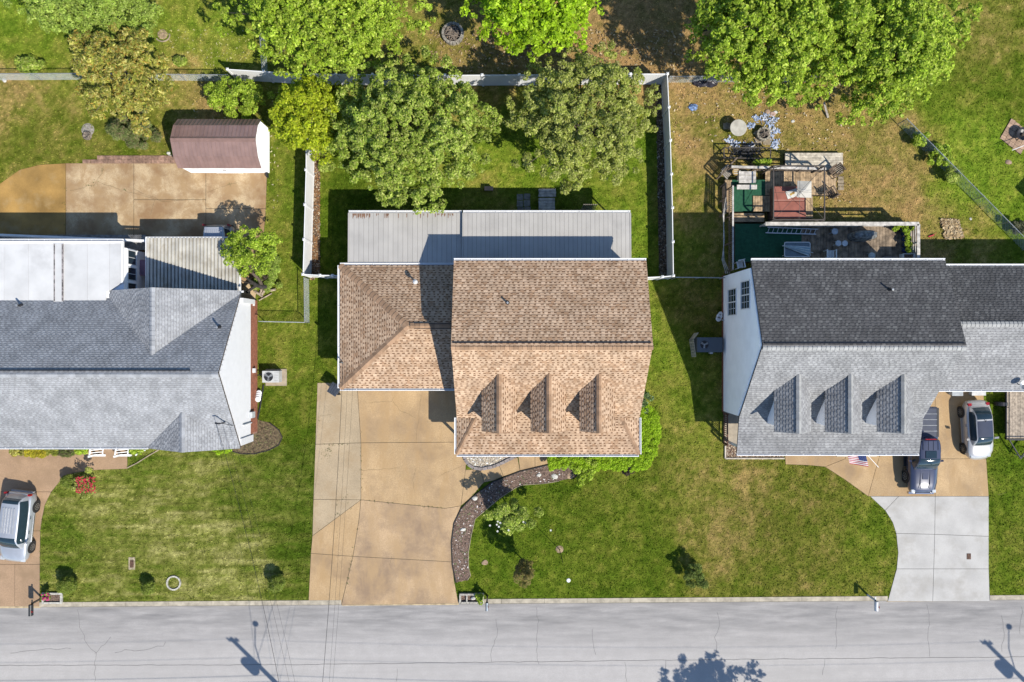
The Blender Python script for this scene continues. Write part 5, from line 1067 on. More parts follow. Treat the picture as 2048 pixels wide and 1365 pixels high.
def step_rail(label, x, w2):
    t = thing('step_railing', label, 'railing', tuple(P(x, 905)), 'white railings of the front steps'); a, b = P(x, 880, 1.0), P(x-3, 912, .85); a.x += .05
    for s in (-1, 1):
        o = V3(s*w2, 0, 0); 
    MB().bar(a+V3(-.28, 0, 0), b+V3(-.28, 0, 0), .07, .06).build('rail', M_WHITE, t); MB().bar(a+V3(.28, 0, -.55), b+V3(.28, 0, -.55), .06, .06).build('rail', M_WHITE, t)
    for i in range(7):
        f = i/6; p = a.lerp(b, f); MB().bar(p+V3(-.28, 0, -.02), p+V3(.28, 0, -.55), .045, .045).build('baluster', M_WHITE, t)
    q = b+V3(0, -.05, 0); MB().box(q.x-.42, q.x+.42, q.y-.1, q.y+.04, .02, .22).build('newel_base', M_WHITE, t); MB().box(q.x-.34, q.x-.22, q.y-.06, q.y+.06, .2, q.z+.08).build('newel', M_WHITE, t)
step_rail('white step railing nearer the yellow shrubs at the front walk', 190, .2); step_rail('white step railing nearer the small front gable', 241, .2)
fs = thing('front_steps', 'rosy concrete front steps between the two white railings', 'steps', tuple(P(215, 900)))
for i in range(2): a, b = P(203, 884-0*i), P(232, 912-8*i); MB().box(a.x, b.x, b.y, a.y, .03, .17*(i+1)).build('step', PINK, fs)
sl_w = thing('downspout_extension', 'white downspout elbow lying in the bed beneath the front gable', 'downspout', tuple(P(282, 903)))
MB().bar(P(271, 911, .1), P(287, 902, .12), .09, .07).build('spout', M_WHITE, sl_w); MB().bar(P(287, 902, .12), P(291, 901, .12), .07, .05).build('outlet', M_TRIM, sl_w)
# rock edging round the dry bed and lawn edging strips
def edging(name, label, cat, pts, m, r=.035, z=.05):
    q = [P(*p)+V3(0, 0, z) for p in pts]; t = MB().tube(q, r, 6).build(name, m, None, tuple(q[0]-V3(0, 0, z))); return tag(t, label, cat)
M_EDGE = mat('black_edging', (.035, .03, .028), rough=.8); M_EDGET = mat('tan_edging', (.36, .29, .20), rough=.9, var=.2)
edging('bed_edging', 'thin dark edging round the half round dry bed', 'edging', BED_L[4:]+BED_L[:1], M_EDGE)
edging('bed_edging', 'black scalloped edging between the curved mulch bed and the driveway', 'edging', BED_C[:9], M_EDGE, .045)
edging('bed_edging', 'tan edging between the curved mulch bed and the front lawn', 'edging', BED_C[9:21], M_EDGET, .03)
edging('walk_edging', 'tan edging curving from the front gable bed to the walk', 'edging', [(255, 936), (275, 926), (297, 912), (318, 900)], M_EDGET, .04)
# ------------------------------------------------------------------ vehicles (local frame: +x is forward, y to the left)
def paint(name, c, metal=.35): return mat(name, c, rough=.28, var=.03, metal=metal, coat=.8, spec=.5)
M_TYRE = mat('tyre_rubber', (.02, .02, .02), rough=.8, var=.1); M_RIM = mat('alloy_rim', (.55, .56, .57), rough=.3, metal=.8, var=.05); M_GLASS = mat('car_glass', (.02, .04, .055), rough=.08, var=.05, spec=.5)
M_CHROME = mat('chrome', (.7, .7, .72), rough=.15, metal=1, var=.02); M_REDL = mat('tail_lamp', (.35, .01, .01), rough=.15, coat=.6); M_CLEAR = mat('head_lamp', (.65, .68, .7), rough=.1, coat=.6); M_PLAST = mat('black_plastic', (.03, .03, .032), rough=.6)
def loft(mb, secs, close=True):
    base = len(mb.v); n = len(secs[0])
    for s in secs: mb.v += [tuple(p) for p in s]
    for i in range(len(secs)-1):
        for k in range(n-1):
            mb.f.append((base+i*n+k, base+(i+1)*n+k, base+(i+1)*n+k+1, base+i*n+k+1)); mb.c.append((1, 1, 1))
        mb.f.append((base+i*n+n-1, base+(i+1)*n+n-1, base+(i+1)*n, base+i*n)); mb.c.append((1, 1, 1))
    if close: mb.f += [tuple(range(base, base+n)), tuple(range(base+(len(secs)-1)*n+n-1, base+(len(secs)-1)*n-1, -1))]; mb.c += [(1, 1, 1)]*2
def body_section(x, w, z0, zm, zs, zt, r=.80):
    h = [(w*.90, z0), (w*.985, z0+.10), (w, zm), (w*.985, zs-.06), (w*.93, zs), (w*r*.75, zs+(zt-zs)*.75), (0, zt)]
    pts = [(x, y, z) for y, z in h]; return [(x, -y, z) for _, y, z in reversed(pts[:-1])][::1] and ([(x, -y, z) for y, z in h[:-1]]+[(x, 0, zt)]+[(x, y, z) for y, z in h[:-1][::-1]])
def wheel(parent, x, y, r, w, sg, spokes=7, rim=None):
    mb = MB().lathe([(r*.62, -w/2), (r*.93, -w/2), (r, -w*.36), (r, w*.36), (r*.93, w/2), (r*.62, w/2)], (x, y, r), 24, 'y'); wl = mb.build('wheel', M_TYRE, parent, smooth=False)
    rm = MB().lathe([(r*.64, sg*w*.40), (r*.64, sg*w*.52), (r*.56, sg*w*.5), (r*.54, sg*w*.2)], (x, y, r), 20, 'y').lathe([(r*.16, sg*w*.2), (r*.14, sg*w*.48), (r*.02, sg*w*.5)], (x, y, r), 10, 'y')
    for k in range(spokes):
        a = 2*math.pi*k/spokes; d = V3(math.cos(a), 0, math.sin(a)); c = V3(x, y+sg*w*.42, r); rm.bar(c+d*r*.1, c+d*r*.6, r*.13, r*.1)
    rm.build('rim', rim or M_RIM, wl); MB().lathe([(r*.6, sg*w*.05), (r*.6, sg*w*.12)], (x, y, r), 16, 'y').build('brake_disc', M_BLACK, wl)
    return wl
def quadpanel(mb, a, b, c, d, t=.008):
    a, b, c, d = map(Vector, (a, b, c, d)); n = (b-a).cross(d-a).normalized(); mb.hexa([p-n*t for p in (a, b, c, d)], [p+n*t for p in (a, b, c, d)])
def greenhouse(c, pm, roofm, glassm, t, roof_glass=None):
    """one smooth shell cut into frame, windscreen, rear window, side windows and roof"""
    zb, zr, bf, br, rf, rr, wb, wr, n = c['zb'], c['zr'], c['bf'], c['br'], c['rf'], c['rr'], c['wb'], c['wr'], c.get('side', 2)
    NU, NV = 40, 28
    def hgt(x):
        if x > rf: q = max(0, (bf-x)/(bf-rf)); return math.sin(q*math.pi/2)**.85
        if x < rr: q = max(0, (x-br)/(rr-br)); return math.sin(q*math.pi/2)**.85
        return 1.0
    def pt(i, j):
        x = br+(bf-br)*(.5-.5*math.cos(math.pi*i/NU)); h = hgt(x); v = -1+2*j/NV; a = abs(v); m = (x-(bf+br)/2)/((bf-br)/2)
        zt = zb-.03+(zr-zb+.03)*h; wbx = wb*(1-.16*abs(m)**4); wt = wbx-(wb-wr)*h; bow = .10*(1-a*a)*(1-h)*(1 if m > 0 else -1)
        if a < .62: s = a/.62; y = wt*s*.96; z = zt-.06*s**3*(zr-zb)/.6
        else: s = (a-.62)/.38; e = math.sin(s*math.pi/2); y = wt*.96+(wbx-wt*.96)*e**1.2; z = (zt-.06*(zr-zb)/.6)*(1-s)+(zb-.10)*s
        return (x+bow, math.copysign(y, v), z), x, a
    V = [[pt(i, j) for j in range(NV+1)] for i in range(NU+1)]; grp = {}
    lo0, lo1 = br+.30, bf-.42
    for i in range(NU):
        for j in range(NV):
            x = (V[i][j][1]+V[i+1][j][1])/2; a = (V[i][j][2]+V[i][j+1][2])/2; sd = V[i][j+1][0][1] > 0.0001; k = 'frame'
            if a < .56:
                if x > rf-.04: k = 'windscreen' if x < bf-.10 else 'frame'
                elif x < rr+.04: k = 'rear_window' if x > br+.12 else 'frame'
                else: k = 'roof_glass' if roof_glass and a < .54 and rr+.16 < x else 'roof'
            elif .66 < a < .90 and lo0 < x < lo1 and hgt(x) > .55:
                q = (x-lo0)/(lo1-lo0)*n; k = 'frame' if n > 1 and abs(q-round(q)) < .045 and 0 < round(q) < n else ('side_window', sd, int(q))
            grp.setdefault(k, []).append((i, j))
    def emit(name, fs, m, par):
        idx = {}; vs = []; ff = []
        for i, j in fs:
            q = []
            for a, b in ((i, j), (i+1, j), (i+1, j+1), (i, j+1)):
                if (a, b) not in idx: idx[(a, b)] = len(vs); vs.append(V[a][b][0])
                q.append(idx[(a, b)])
            ff.append(tuple(q))
        return mk(name, vs, ff, m, par, smooth=True)
    cb = emit('cabin', grp.pop('frame'), pm, t)
    for k, fs in grp.items():
        nm = k if isinstance(k, str) else k[0]
        emit({'roof': 'roof_panel'}.get(nm, nm), fs, {'roof': roofm or pm, 'roof_glass': roof_glass}.get(nm, glassm), cb)
    return cb
def car(name, label, cat, loc, rot, L, W, secs, cabin, col, glassm=None, roofm=None, wheels=None, group=None, mirrors=None, rails=False):
    """secs: (x, halfw, z0, zmid, zshoulder, ztop); cabin: base front/rear x, roof front/rear x, base half-width, roof half-width, belt z, roof z, pillars"""
    t = thing(name, label, cat, loc, group, local=True, rotz=rot); pm = col; glassm = glassm or M_GLASS
    mb = MB(); loft(mb, [body_section(*s) for s in secs]); bd = mb.build('body', pm, t, smooth=True)
    c = cabin; zb, zr = c['zb'], c['zr']
    bf, brr, rf, rr, wb, wr = c['bf'], c['br'], c['rf'], c['rr'], c['wb'], c['wr']
    cb = greenhouse(c, pm, roofm, glassm, t, c.get('roof_glass'))
    if rails:
        for k in range(5): y = -wr*.56+k*wr*.28; MB().box(rr+.35, rf-.35, y-.022, y+.022, zr+.015, zr+.045).build('roof_rib', M_CHROME if rails == 1 else pm, cb)
    for (x, y, r, wd2) in wheels:
        for sg in (-1, 1):
            wheel(t, x, sg*(y-wd2*.42), r, wd2, sg)
            MB().lathe([(r*1.2, -.02), (r*1.2, .012), (r*1.02, .014)], (x, sg*(y+.0), r*1.02), 22, 'y').build('wheel_arch', M_PLAST, t)
    mx, mz = mirrors or (bf-.45, zb+.08)
    for sg in (-1, 1):
        MB().hexa([(mx-.08, sg*(W/2-.04), mz), (mx+.06, sg*(W/2-.04), mz), (mx+.03, sg*(W/2+.2), mz), (mx-.10, sg*(W/2+.2), mz)], [(mx-.07, sg*(W/2-.04), mz+.07), (mx+.05, sg*(W/2-.04), mz+.07), (mx+.02, sg*(W/2+.19), mz+.15), (mx-.10, sg*(W/2+.19), mz+.15)]).build('side_mirror', pm, t)
    return t, bd, cb
def lamps(t, x, y, z, w, h, m, name, dx=.06):
    for sg in (-1, 1): MB().hexa(*[[(x+u*dx, sg*y+v*w/2, z+k) for u, v in ((-1, -1), (1, -1), (1, 1), (-1, 1))] for k in (-h/2, h/2)]).build(name, m, t)
D2R = math.radians
# silver suv in the rosy driveway
suv, _, scb = car('suv', 'silver sport utility vehicle with ribbed roof parked on the rosy driveway at the left edge', 'car', (*G(49.5, 1048), 0), D2R(-96.5), 4.75, 1.86,
  [(-2.36, .70, .42, .6, .80, .86), (-2.28, .86, .34, .6, .95, 1.0), (-1.9, .91, .28, .6, .99, 1.02), (-1.0, .93, .26, .6, 1.0, 1.04), (.6, .93, .26, .6, .99, 1.02), (1.2, .92, .27, .58, .97, 1.02), (1.75, .90, .28, .56, .90, .98), (2.15, .84, .32, .54, .80, .90), (2.34, .70, .38, .52, .68, .76), (2.40, .5, .42, .5, .6, .64)],
  dict(bf=1.35, br=-2.2, rf=.55, rr=-1.85, wb=.86, wr=.66, zb=1.0, zr=1.70, side=3), paint('silver_paint', (.50, .52, .56)), wheels=[(1.40, .93, .35, .24), (-1.38, .93, .35, .24)], rails=2)
lamps(suv, 2.16, .70, .76, .26, .12, M_CLEAR, 'headlight', .14); lamps(suv, -2.30, .80, .98, .16, .26, M_REDL, 'tail_light'); MB().box(2.30, 2.41, -.62, .62, .36, .5).build('bumper', paint('silver_paint', (.5,.52,.56)), suv)
MB().box(-2.42, -2.3, -.75, .75, .42, .62).build('bumper', paint('silver_paint', (.5,.52,.56)), suv)
for sg in (-1, 1):
    for x in (.25, -.75): MB().box(x-.1, x+.1, sg*.925, sg*.965, .86, .90).build('door_handle', M_CHROME, suv)
    MB().box(-1.0, 1.0, sg*.92, sg*.955, .48, .54).build('trim_strip', M_CHROME, suv)
# dark blue crew pickup on the aggregate driveway
NAVY = paint('slate_blue_paint', (.035, .042, .085), .1)
tr, tbd, tcb = car('pickup_truck', 'dark slate blue pickup truck half under the grey porch roof on the aggregate driveway', 'pickup truck', (*G(1831, 896), 0), D2R(-90), 5.9, 1.92,
  [(-2.92, .86, .50, .75, 1.0, 1.01), (-2.85, .93, .46, .75, 1.05, 1.06), (-1.0, .95, .42, .72, 1.06, 1.07), (.4, .95, .40, .7, 1.06, 1.08), (1.1, .95, .40, .7, 1.05, 1.10), (1.4, .94, .40, .68, 1.03, 1.13), (2.2, .92, .42, .68, .98, 1.08), (2.7, .86, .44, .66, .9, 1.0), (2.9, .74, .48, .64, .80, .86), (2.95, .6, .5, .62, .74, .78)],
  dict(bf=1.25, br=-.82, rf=.50, rr=-.75, wb=.90, wr=.74, zb=1.06, zr=1.76, side=2), NAVY, wheels=[(1.88, .95, .39, .27), (-1.75, .95, .39, .27)], mirrors=(.72, 1.1))
MB().box(-.05, .42, -.36, .36, 1.775, 1.795).build('sunroof', M_GLASS, tcb)
for k in range(4): MB().box(-.70, -.1, -.5+k*.33-.015, -.5+k*.33+.015, 1.772, 1.785).build('roof_rib', NAVY, tcb)
M_TON = mat('tonneau_cover', (.045, .055, .09), rough=.45, var=.08)
for k in range(5): MB().box(-2.82+k*.385, -2.82+k*.385+.365, -.80, .80, 1.055, 1.085).build('bed_cover_panel', M_TON, tr)
for k in range(4): MB().box(-2.455+k*.385, -2.437+k*.385, -.80, .80, 1.06, 1.10).build('cover_seam', M_GALV, tr)
for sg in (-1, 1): MB().box(-2.85, -.9, sg*.80, sg*.93, 1.04, 1.10).build('bed_rail', M_PLAST, tr)
MB().box(-.86, -.80, -.35, .35, 1.69, 1.74).build('brake_light', M_REDL, tcb); lamps(tr, 2.78, .70, .84, .24, .2, M_CLEAR, 'headlight', .1); MB().box(2.88, 3.03, -.85, .85, .45, .66).build('bumper', M_CHROME, tr); MB().box(2.90, 2.97, -.5, .5, .68, .88).build('grille', M_CHROME, tr)
for sg in (-1, 1): MB().box(1.35, 2.6, sg*.32-.012, sg*.32+.012, 1.075, 1.12).build('hood_crease', NAVY, tr); MB().box(-.7, 1.2, sg*.95-.1, sg*.95+.1, .36, .42).build('running_board', M_PLAST, tr)
MB().box(1.55, 1.95, -.18, .18, 1.10, 1.125).build('hood_scoop', NAVY, tr); MB().hexa([(1.18, -.74, 1.08), (1.30, -.74, 1.08), (1.30, .74, 1.08), (1.18, .74, 1.08)], [(1.18, -.74, 1.13), (1.26, -.74, 1.13), (1.26, .74, 1.13), (1.18, .74, 1.13)]).build('wiper_cowl', M_PLAST, tr)
# rounded silver coupe with a dark roof
SILV = paint('pale_silver_paint', (.56, .54, .52), .3); DROOF = paint('dark_roof_paint', (.05, .055, .08), .3)
bt, bbd, bcb = car('coupe', 'rounded silver two door coupe with dark glossy roof on the aggregate driveway', 'car', (*G(1942.5, 858), 0), D2R(-86.5), 4.1, 1.78,
  [(-2.03, .40, .38, .5, .62, .66), (-1.95, .62, .32, .52, .78, .86), (-1.7, .78, .28, .54, .88, .98), (-1.25, .87, .25, .55, .93, 1.0), (-.6, .86, .24, .55, .93, 1.0), (.4, .86, .24, .55, .93, 1.0), (1.0, .88, .25, .54, .91, 1.0), (1.4, .86, .27, .52, .86, .95), (1.75, .74, .3, .5, .76, .84), (1.95, .55, .34, .48, .62, .70), (2.03, .34, .38, .46, .54, .58)],
  dict(bf=1.0, br=-1.62, rf=.38, rr=-.86, wb=.76, wr=.58, zb=.96, zr=1.46, side=1, roof_glass=DROOF), SILV, roofm=SILV, wheels=[(1.24, .89, .33, .22), (-1.24, .89, .33, .22)], mirrors=(.55, .98))
lamps(bt, 1.72, .56, .74, .2, .14, M_CLEAR, 'headlight', .1); lamps(bt, -1.78, .60, .86, .22, .16, M_REDL, 'tail_light', .09)
MB().tube([(-.66, 0, 1.46), (-.78, 0, 1.56)], .02, 6).build('antenna_fin', M_BLACK, bcb)
for sg in (-1, 1): MB().box(-.95, .9, sg*.87-.03, sg*.87+.03, .28, .36).build('sill', SILV, bt); MB().box(-.5, -.3, sg*.855, sg*.895, .78, .82).build('door_handle', M_CHROME, bt)
# silver van under the carport
vn, _, vcb = car('van', 'silver van with ribbed roof parked nose in under the corrugated carport', 'van', (*G(449, 519), 0), D2R(-90), 4.3, 1.85,
  [(-2.15, .78, .4, .6, .9, .94), (-2.08, .88, .34, .6, 1.0, 1.02), (-1.0, .92, .28, .6, 1.0, 1.02), (1.2, .92, .28, .6, .98, 1.0), (1.8, .86, .3, .56, .85, .9), (2.1, .7, .36, .52, .7, .74), (2.15, .5, .4, .5, .6, .62)],
  dict(bf=1.5, br=-2.12, rf=.75, rr=-1.95, wb=.87, wr=.76, zb=1.0, zr=1.80, side=3), paint('silver_paint', (.5, .52, .56)), wheels=[(1.3, .92, .33, .22), (-1.3, .92, .33, .22)])
for k in range(9): MB().box(-1.75, .5, -.52+k*.13-.02, -.52+k*.13+.02, 1.795, 1.82).build('roof_rib', paint('silver_paint', (.5, .52, .56)), vcb)
lamps(vn, -2.13, .82, 1.2, .12, .4, M_REDL, 'tail_light'); MB().box(-2.25, -2.12, -.8, .8, .4, .6).build('bumper', M_PLAST, vn)
# trailer
tl = thing('utility_trailer', 'wood decked utility trailer with black steel frame by the right driveway', 'trailer', (*G(2040, 845), 0)); tz = .62
ax0, ax1 = P(2014, 0, tz).x, P(2014, 0, tz).x+2.0; ay0, ay1 = P(0, 880, tz).y, P(0, 780, tz).y
M_TWD = mat('trailer_plank', (.44, .36, .28), rough=.9, var=.2, scale=5, rand=.15, fine=.2); w_ = 2.0/11
for i in range(11): MB().box(ax0+i*w_+.006, ax0+(i+1)*w_-.006, ay0+.1, ay1-.1, tz-.05, tz).build('plank', M_TWD, tl)
MB().box(ax0-.06, ax0, ay0, ay1, tz-.12, tz+.02).box(ax1, ax1+.06, ay0, ay1, tz-.12, tz+.02).box(ax0-.06, ax1+.06, ay0, ay0+.08, tz-.12, tz+.03).box(ax0-.06, ax1+.06, ay1-.08, ay1, tz-.12, tz+.03).build('frame', M_BLACK, tl)
MB().box(ax0-.1, ax0-.06, ay0, ay1, tz+.28, tz+.32).build('side_rail', M_BLACK, tl)
for k in range(4): y = ay0+.1+k*(ay1-ay0-.2)/3; MB().box(ax0-.1, ax0-.06, y-.02, y+.02, tz-.1, tz+.28).build('stake', M_BLACK, tl)
for y in (ay0,): MB().box(ax0-.1, ax1+.1, y, y+.05, tz+.28, tz+.32).build('front_rail', M_BLACK, tl)
xm_ = (ax0+ax1)/2; MB().bar((ax0+.2, ay0, tz-.08), (xm_, ay0-1.3, tz-.1), .07, .07).bar((ax1-.2, ay0, tz-.08), (xm_, ay0-1.3, tz-.1), .07, .07).build('drawbar', M_BLACK, tl)
MB().tube([(xm_, ay0-1.1, 0.02), (xm_, ay0-1.1, tz+.25)], .035, 8).build('jack', M_GALV, tl)
tyv = P(1997, 808, .35)
wheel(tl, ax0-.24, tyv.y, .34, .2, -1); wheel(tl, ax1+.24, tyv.y, .34, .2, 1)
MB().lathe([(.36, -.12), (.40, -.12), (.40, .12), (.36, .12)], (ax0-.24, tyv.y, .36), 20, 'y').build('wheel_band', M_BLACK, tl)
# odds and ends under the wing eave
for nm, lb, ct, x, y, w3, d3, h3, c3 in (('storage_tote', 'grey storage tote at the garage front under the wing eave', 'tote', 1905, 783, .7, .5, .5, (.42, .45, .48)), ('storage_crate', 'white crate beside the coupe under the wing eave', 'crate', 1948, 784, .9, .4, .45, (.6, .6, .6))):
    t = thing(nm, lb, ct, tuple(P(x, y))); q = P(x, y); M_ = mat(nm, c3, rough=.5)
    MB().hexa(*[[(q.x+u*w3*s/2, q.y+v*d3*s/2, z) for u, v in ((-1, -1), (1, -1), (1, 1), (-1, 1))] for s, z in ((.86, .03), (1, h3))]).build('body', M_, t); MB().box(q.x-w3*.53, q.x+w3*.53, q.y-d3*.55, q.y+d3*.55, h3, h3+.05).build('lid', M_, t)
# ------------------------------------------------------------------ air conditioners
def ac(label, x, y, w, d, h, col, pad=None, fx=0.0, fr=.3, louvre=False):
    c = P(x, y, h); t = thing('air_conditioner', label, 'air conditioner', (c.x, c.y, 0)); m = mat('ac_'+str(col[0]), col, rough=.5, var=.06)
    if pad: MB().box(c.x-pad[0]/2+pad[2], c.x+pad[0]/2+pad[2], c.y-pad[1]/2+pad[3], c.y+pad[1]/2+pad[3], 0, .06).build('pad', mat('ac_pad', (.42, .34, .24), rough=.9), t)
    MB().box(c.x-w/2, c.x+w/2, c.y-d/2, c.y+d/2, .06, h).build('cabinet', m, t)
    f = c+V3(fx, 0, 0); MB().lathe([(fr, h-.02), (fr, h+.02), (fr*.93, h+.025), (fr*.92, h+.004)], (f.x, f.y, 0), 24).build('fan_ring', m, t)
    MB().lathe([(fr*.9, h+.002), (fr*.9, h+.006)], (f.x, f.y, 0), 22).build('fan_well', M_BLACK, t)
    for k in range(3):
        a = k*2.094+.4; d1 = V3(math.cos(a), math.sin(a), 0); n1 = V3(-d1.y, d1.x, 0)
        MB().poly([f+d1*.06-n1*.04+V3(0, 0, .012), f+d1*fr*.85-n1*fr*.22+V3(0, 0, .010), f+d1*fr*.85+n1*fr*.3+V3(0, 0, .03), f+d1*.06+n1*.06+V3(0, 0, .02)]).build('fan_blade', mat('fan_blade', (.4, .41, .42), rough=.4, metal=.5), t)
    MB().lathe([(.07, h+.01), (.06, h+.04)], (f.x, f.y, 0), 10).build('fan_hub', M_GALV, t)
    g = MB()
    for r in (.35, .6, .85):
        n = 24
        for k in range(n): a0, a1 = 2*math.pi*k/n, 2*math.pi*(k+1)/n; g.bar((f.x+math.cos(a0)*fr*r, f.y+math.sin(a0)*fr*r, h+.045), (f.x+math.cos(a1)*fr*r, f.y+math.sin(a1)*fr*r, h+.045), .006, .006)
    g.build('fan_guard', M_BLACK, t, kind='stuff')
    if louvre:
        for k in range(6): MB().box(c.x+w/2-.30, c.x+w/2-.03, c.y-d*.38+k*d*.14, c.y-d*.38+k*d*.14+.035, h, h+.015).build('louvre', M_DARK if not louvre else m, t)
    return t, c
a1, q = ac('pale grey air conditioner with a round fan on a tan pad beside the brick gable', 541, 754, 1.12, .78, .72, (.55, .55, .54), pad=(1.45, 1.15, .15, -.08), fx=-.13, fr=.34, louvre=True)
MB().tube([(q.x-.5, q.y+.1, .3), (q.x-.75, q.y+.15, .35), (q.x-.95, q.y+.1, .6)], .04, 7).build('refrigerant_pipe', M_BLACK, a1)
hs = MB().tube([P(527, 770, .05), P(524, 790, .05), P(520, 815, .05), P(515, 838, .05)], .05, 7); one('drain_hose', 'black drain hose along the brick wall foot below the air conditioner', 'hose', hs, M_BLACK, P(521, 805))
a2, q = ac('dark grey air conditioner package standing against the white gable wall', 1420, 690, 1.72, 1.0, .85, (.10, .125, .155), fx=-.38, fr=.30)
MB().box(q.x+.1, q.x+.3, q.y-.62, q.y-.5, .2, .5).build('pipe_cover', M_TRIM, a2)
hr2 = thing('hose_reel', 'white coiled hose and spigot at the foot of the brick wall', 'hose reel', tuple(P(520, 790)))
for k in range(4): MB().lathe([(.16, .1+k*.06), (.2, .13+k*.06), (.16, .16+k*.06)], tuple(P(519, 786+k*4, .1)), 12).build('coil', M_WHITE, hr2)
sp = thing('hose_spigot', 'white hose bundle hanging at the white gable wall foundation', 'hose', tuple(P(1439, 633)))
for k, (x, y, r) in enumerate(((1439, 633, .16), (1437, 638, .14), (1441, 628, .1))): q = P(x, y, .4); MB().lathe([(r, -.04), (r+.05, 0), (r, .04)], tuple(q), 14).build('coil', M_TRIM, sp)
MB().bar(P(1443, 640, .2), P(1450, 642, .5), .06, .06).build('spout', M_TRIM, sp)
ltp = thing('lattice_screen', 'cream leaning lattice trellis pieces beside the dark air conditioner', 'trellis', tuple(P(1385, 692))); M_CRM = mat('cream_paint', (.62, .58, .45), rough=.6)
for (xa, ya, xb, yb) in ((1379, 680, 1389, 667), (1379, 680, 1384, 714)):
    a, b = P(xa, ya, .05), P(xb, yb, .05); u = V3(.10, .03, .62)
    for f in (0, .25, .5, .75, 1): MB().bar(a+u*f, b+u*f, .03, .03).build('slat', M_CRM, ltp)
    n = 6
    for k in range(n+1): MB().bar(a.lerp(b, k/n), a.lerp(b, k/n)+u, .03, .03).build('upright', M_CRM, ltp)
# ------------------------------------------------------------------ bins, mailboxes, small street things
tb = thing('trash_bin', 'dark wheeled trash bin at the driveway corner under the brown garage eave', 'trash bin', tuple(P(678, 778))); q = P(676, 777, 0); ang = 1.0
MB().hexa(*[[(q.x+(u*math.cos(ang)-v*math.sin(ang))*s, q.y+(u*math.sin(ang)+v*math.cos(ang))*s, z) for u, v in ((-.34, -.3), (.34, -.3), (.34, .3), (-.34, .3))] for s, z in ((.78, .05), (1, 1.0))]).build('body', mat('bin_plastic', (.045, .055, .07), rough=.5), tb)
MB().obox(q, ang, .76, .68, 1.0, 1.06).build('lid', mat('bin_lid', (.06, .07, .09), rough=.45), tb)
for k in range(4): a = V3(q.x, q.y, 1.06); o = V3(math.cos(ang+1.57), math.sin(ang+1.57), 0)*(k*.15-.22); d = V3(math.cos(ang), math.sin(ang), 0)*.34; MB().bar(a+o-d, a+o+d, .05, .04).build('lid_rib', mat('bin_lid', (.06, .07, .09)), tb)
for s in (-1, 1): c = V3(q.x, q.y, .12)+V3(-math.sin(ang), math.cos(ang), 0)*.3*s-V3(math.cos(ang), math.sin(ang), 0)*.3; MB().lathe([(.12, -.04), (.12, .04)], tuple(c), 12, 'y').build('wheel', M_TYRE, tb)
def mailbox(label, x, y, m, flag=True, lean=0.0, rot=0.0, big=1.0):
    """post stands on the lawn edge; the box reaches out over the kerb"""
    b = P(x, y); t = thing('mailbox', label, 'mailbox', tuple(b), 'mailboxes along the kerb')
    MB().box(b.x-.05, b.x+.05, b.y-.05, b.y+.05, 0, 1.05).build('post', mat('mail_post_'+m.name, (.75, .75, .75) if 'white' in m.name else (.07, .06, .05), rough=.8), t)
    mb = MB(); L = .52*big; w = .19*big; y0 = b.y-.55*big; prof2 = [(-w/2, 1.06), (w/2, 1.06), (w/2, 1.16)]+[(w/2*math.cos(a), 1.16+w/2*math.sin(a)) for a in (.4, .8, 1.2, 1.57, 1.94, 2.34, 2.74)]+[(-w/2, 1.16)]
    mb.hexa([(b.x+u, y0, z) for u, z in prof2][::-1], [(b.x+u, y0+L, z) for u, z in prof2][::-1]); bx = mb.build('box', m, t)
    MB().hexa([(b.x+u*1.04, y0-.02, (z-1.1)*1.04+1.1) for u, z in prof2][::-1], [(b.x+u*1.04, y0, (z-1.1)*1.04+1.1) for u, z in prof2][::-1]).build('door', m, bx)
    MB().box(b.x-.04, b.x+.04, b.y-.45, b.y+.25, 1.0, 1.05).build('arm', mat('mail_post_'+m.name, (.1, .1, .1)), t)
    if flag: MB().box(b.x+w/2+.005, b.x+w/2+.018, y0+.2, y0+.25, 1.1, 1.3).box(b.x+w/2+.005, b.x+w/2+.018, y0+.2, y0+.34, 1.25, 1.32).build('flag', M_REDL, bx)
    return t
mailbox('large black mailbox beside the magenta flowers at the rosy driveway', 85, 1196, mat('black_mailbox', (.03, .033, .036), rough=.4), big=1.35)
mailbox('grey metal mailbox by the stone edged planter and tan driveway', 975, 1192, mat('steel_mailbox', (.30, .34, .38), rough=.35, metal=.7))
mailbox('white mailbox on a white post near the pale concrete driveway', 1735, 1190, mat('white_mailbox', (.8, .8, .82), rough=.4), big=1.15)
def flower_plot(label, x0, y0, x1, y1, m, h=.14, dividers=()):
    t = thing('planter', label, 'planter', tuple(P((x0+x1)/2, (y0+y1)/2))); a = P(x0, y1); b = P(x1, y0); w = .12
    for X0, X1, Y0, Y1 in ((a.x, b.x, a.y, a.y+w), (a.x, b.x, b.y-w, b.y), (a.x, a.x+w, a.y+w, b.y-w), (b.x-w, b.x, a.y+w, b.y-w)): MB().box(X0, X1, Y0, Y1, 0, h).build('border', m, t)
    for d in dividers: X = P(d, 0).x; MB().box(X-.05, X+.05, a.y+w, b.y-w, 0, h-.02).build('divider', m, t)
    MB().box(a.x+w, b.x-w, a.y+w, b.y-w, 0, .05).build('soil', M_MULCH, t); return t
fp = flower_plot('white stone edged flower plot behind the black mailbox', 86, 1185, 126, 1207, mat('white_stone', (.58, .56, .5), rough=.9, var=.2, scale=8)); 
plant('flower', 'magenta flowering plant next to the black mailbox post', 'flowers', P(91, 1194), [tuple(P(91+random.gauss(0, 4), 1194+random.gauss(0, 4), random.uniform(.2, .55))) for i in range(9)], [.14]*9, 80, .12, G_MID, .02, part='foliage'); blooms(bpy.data.objects['flower'], 22, 91, 1194, 8, 7, .4, .8, .07, M_PNK)
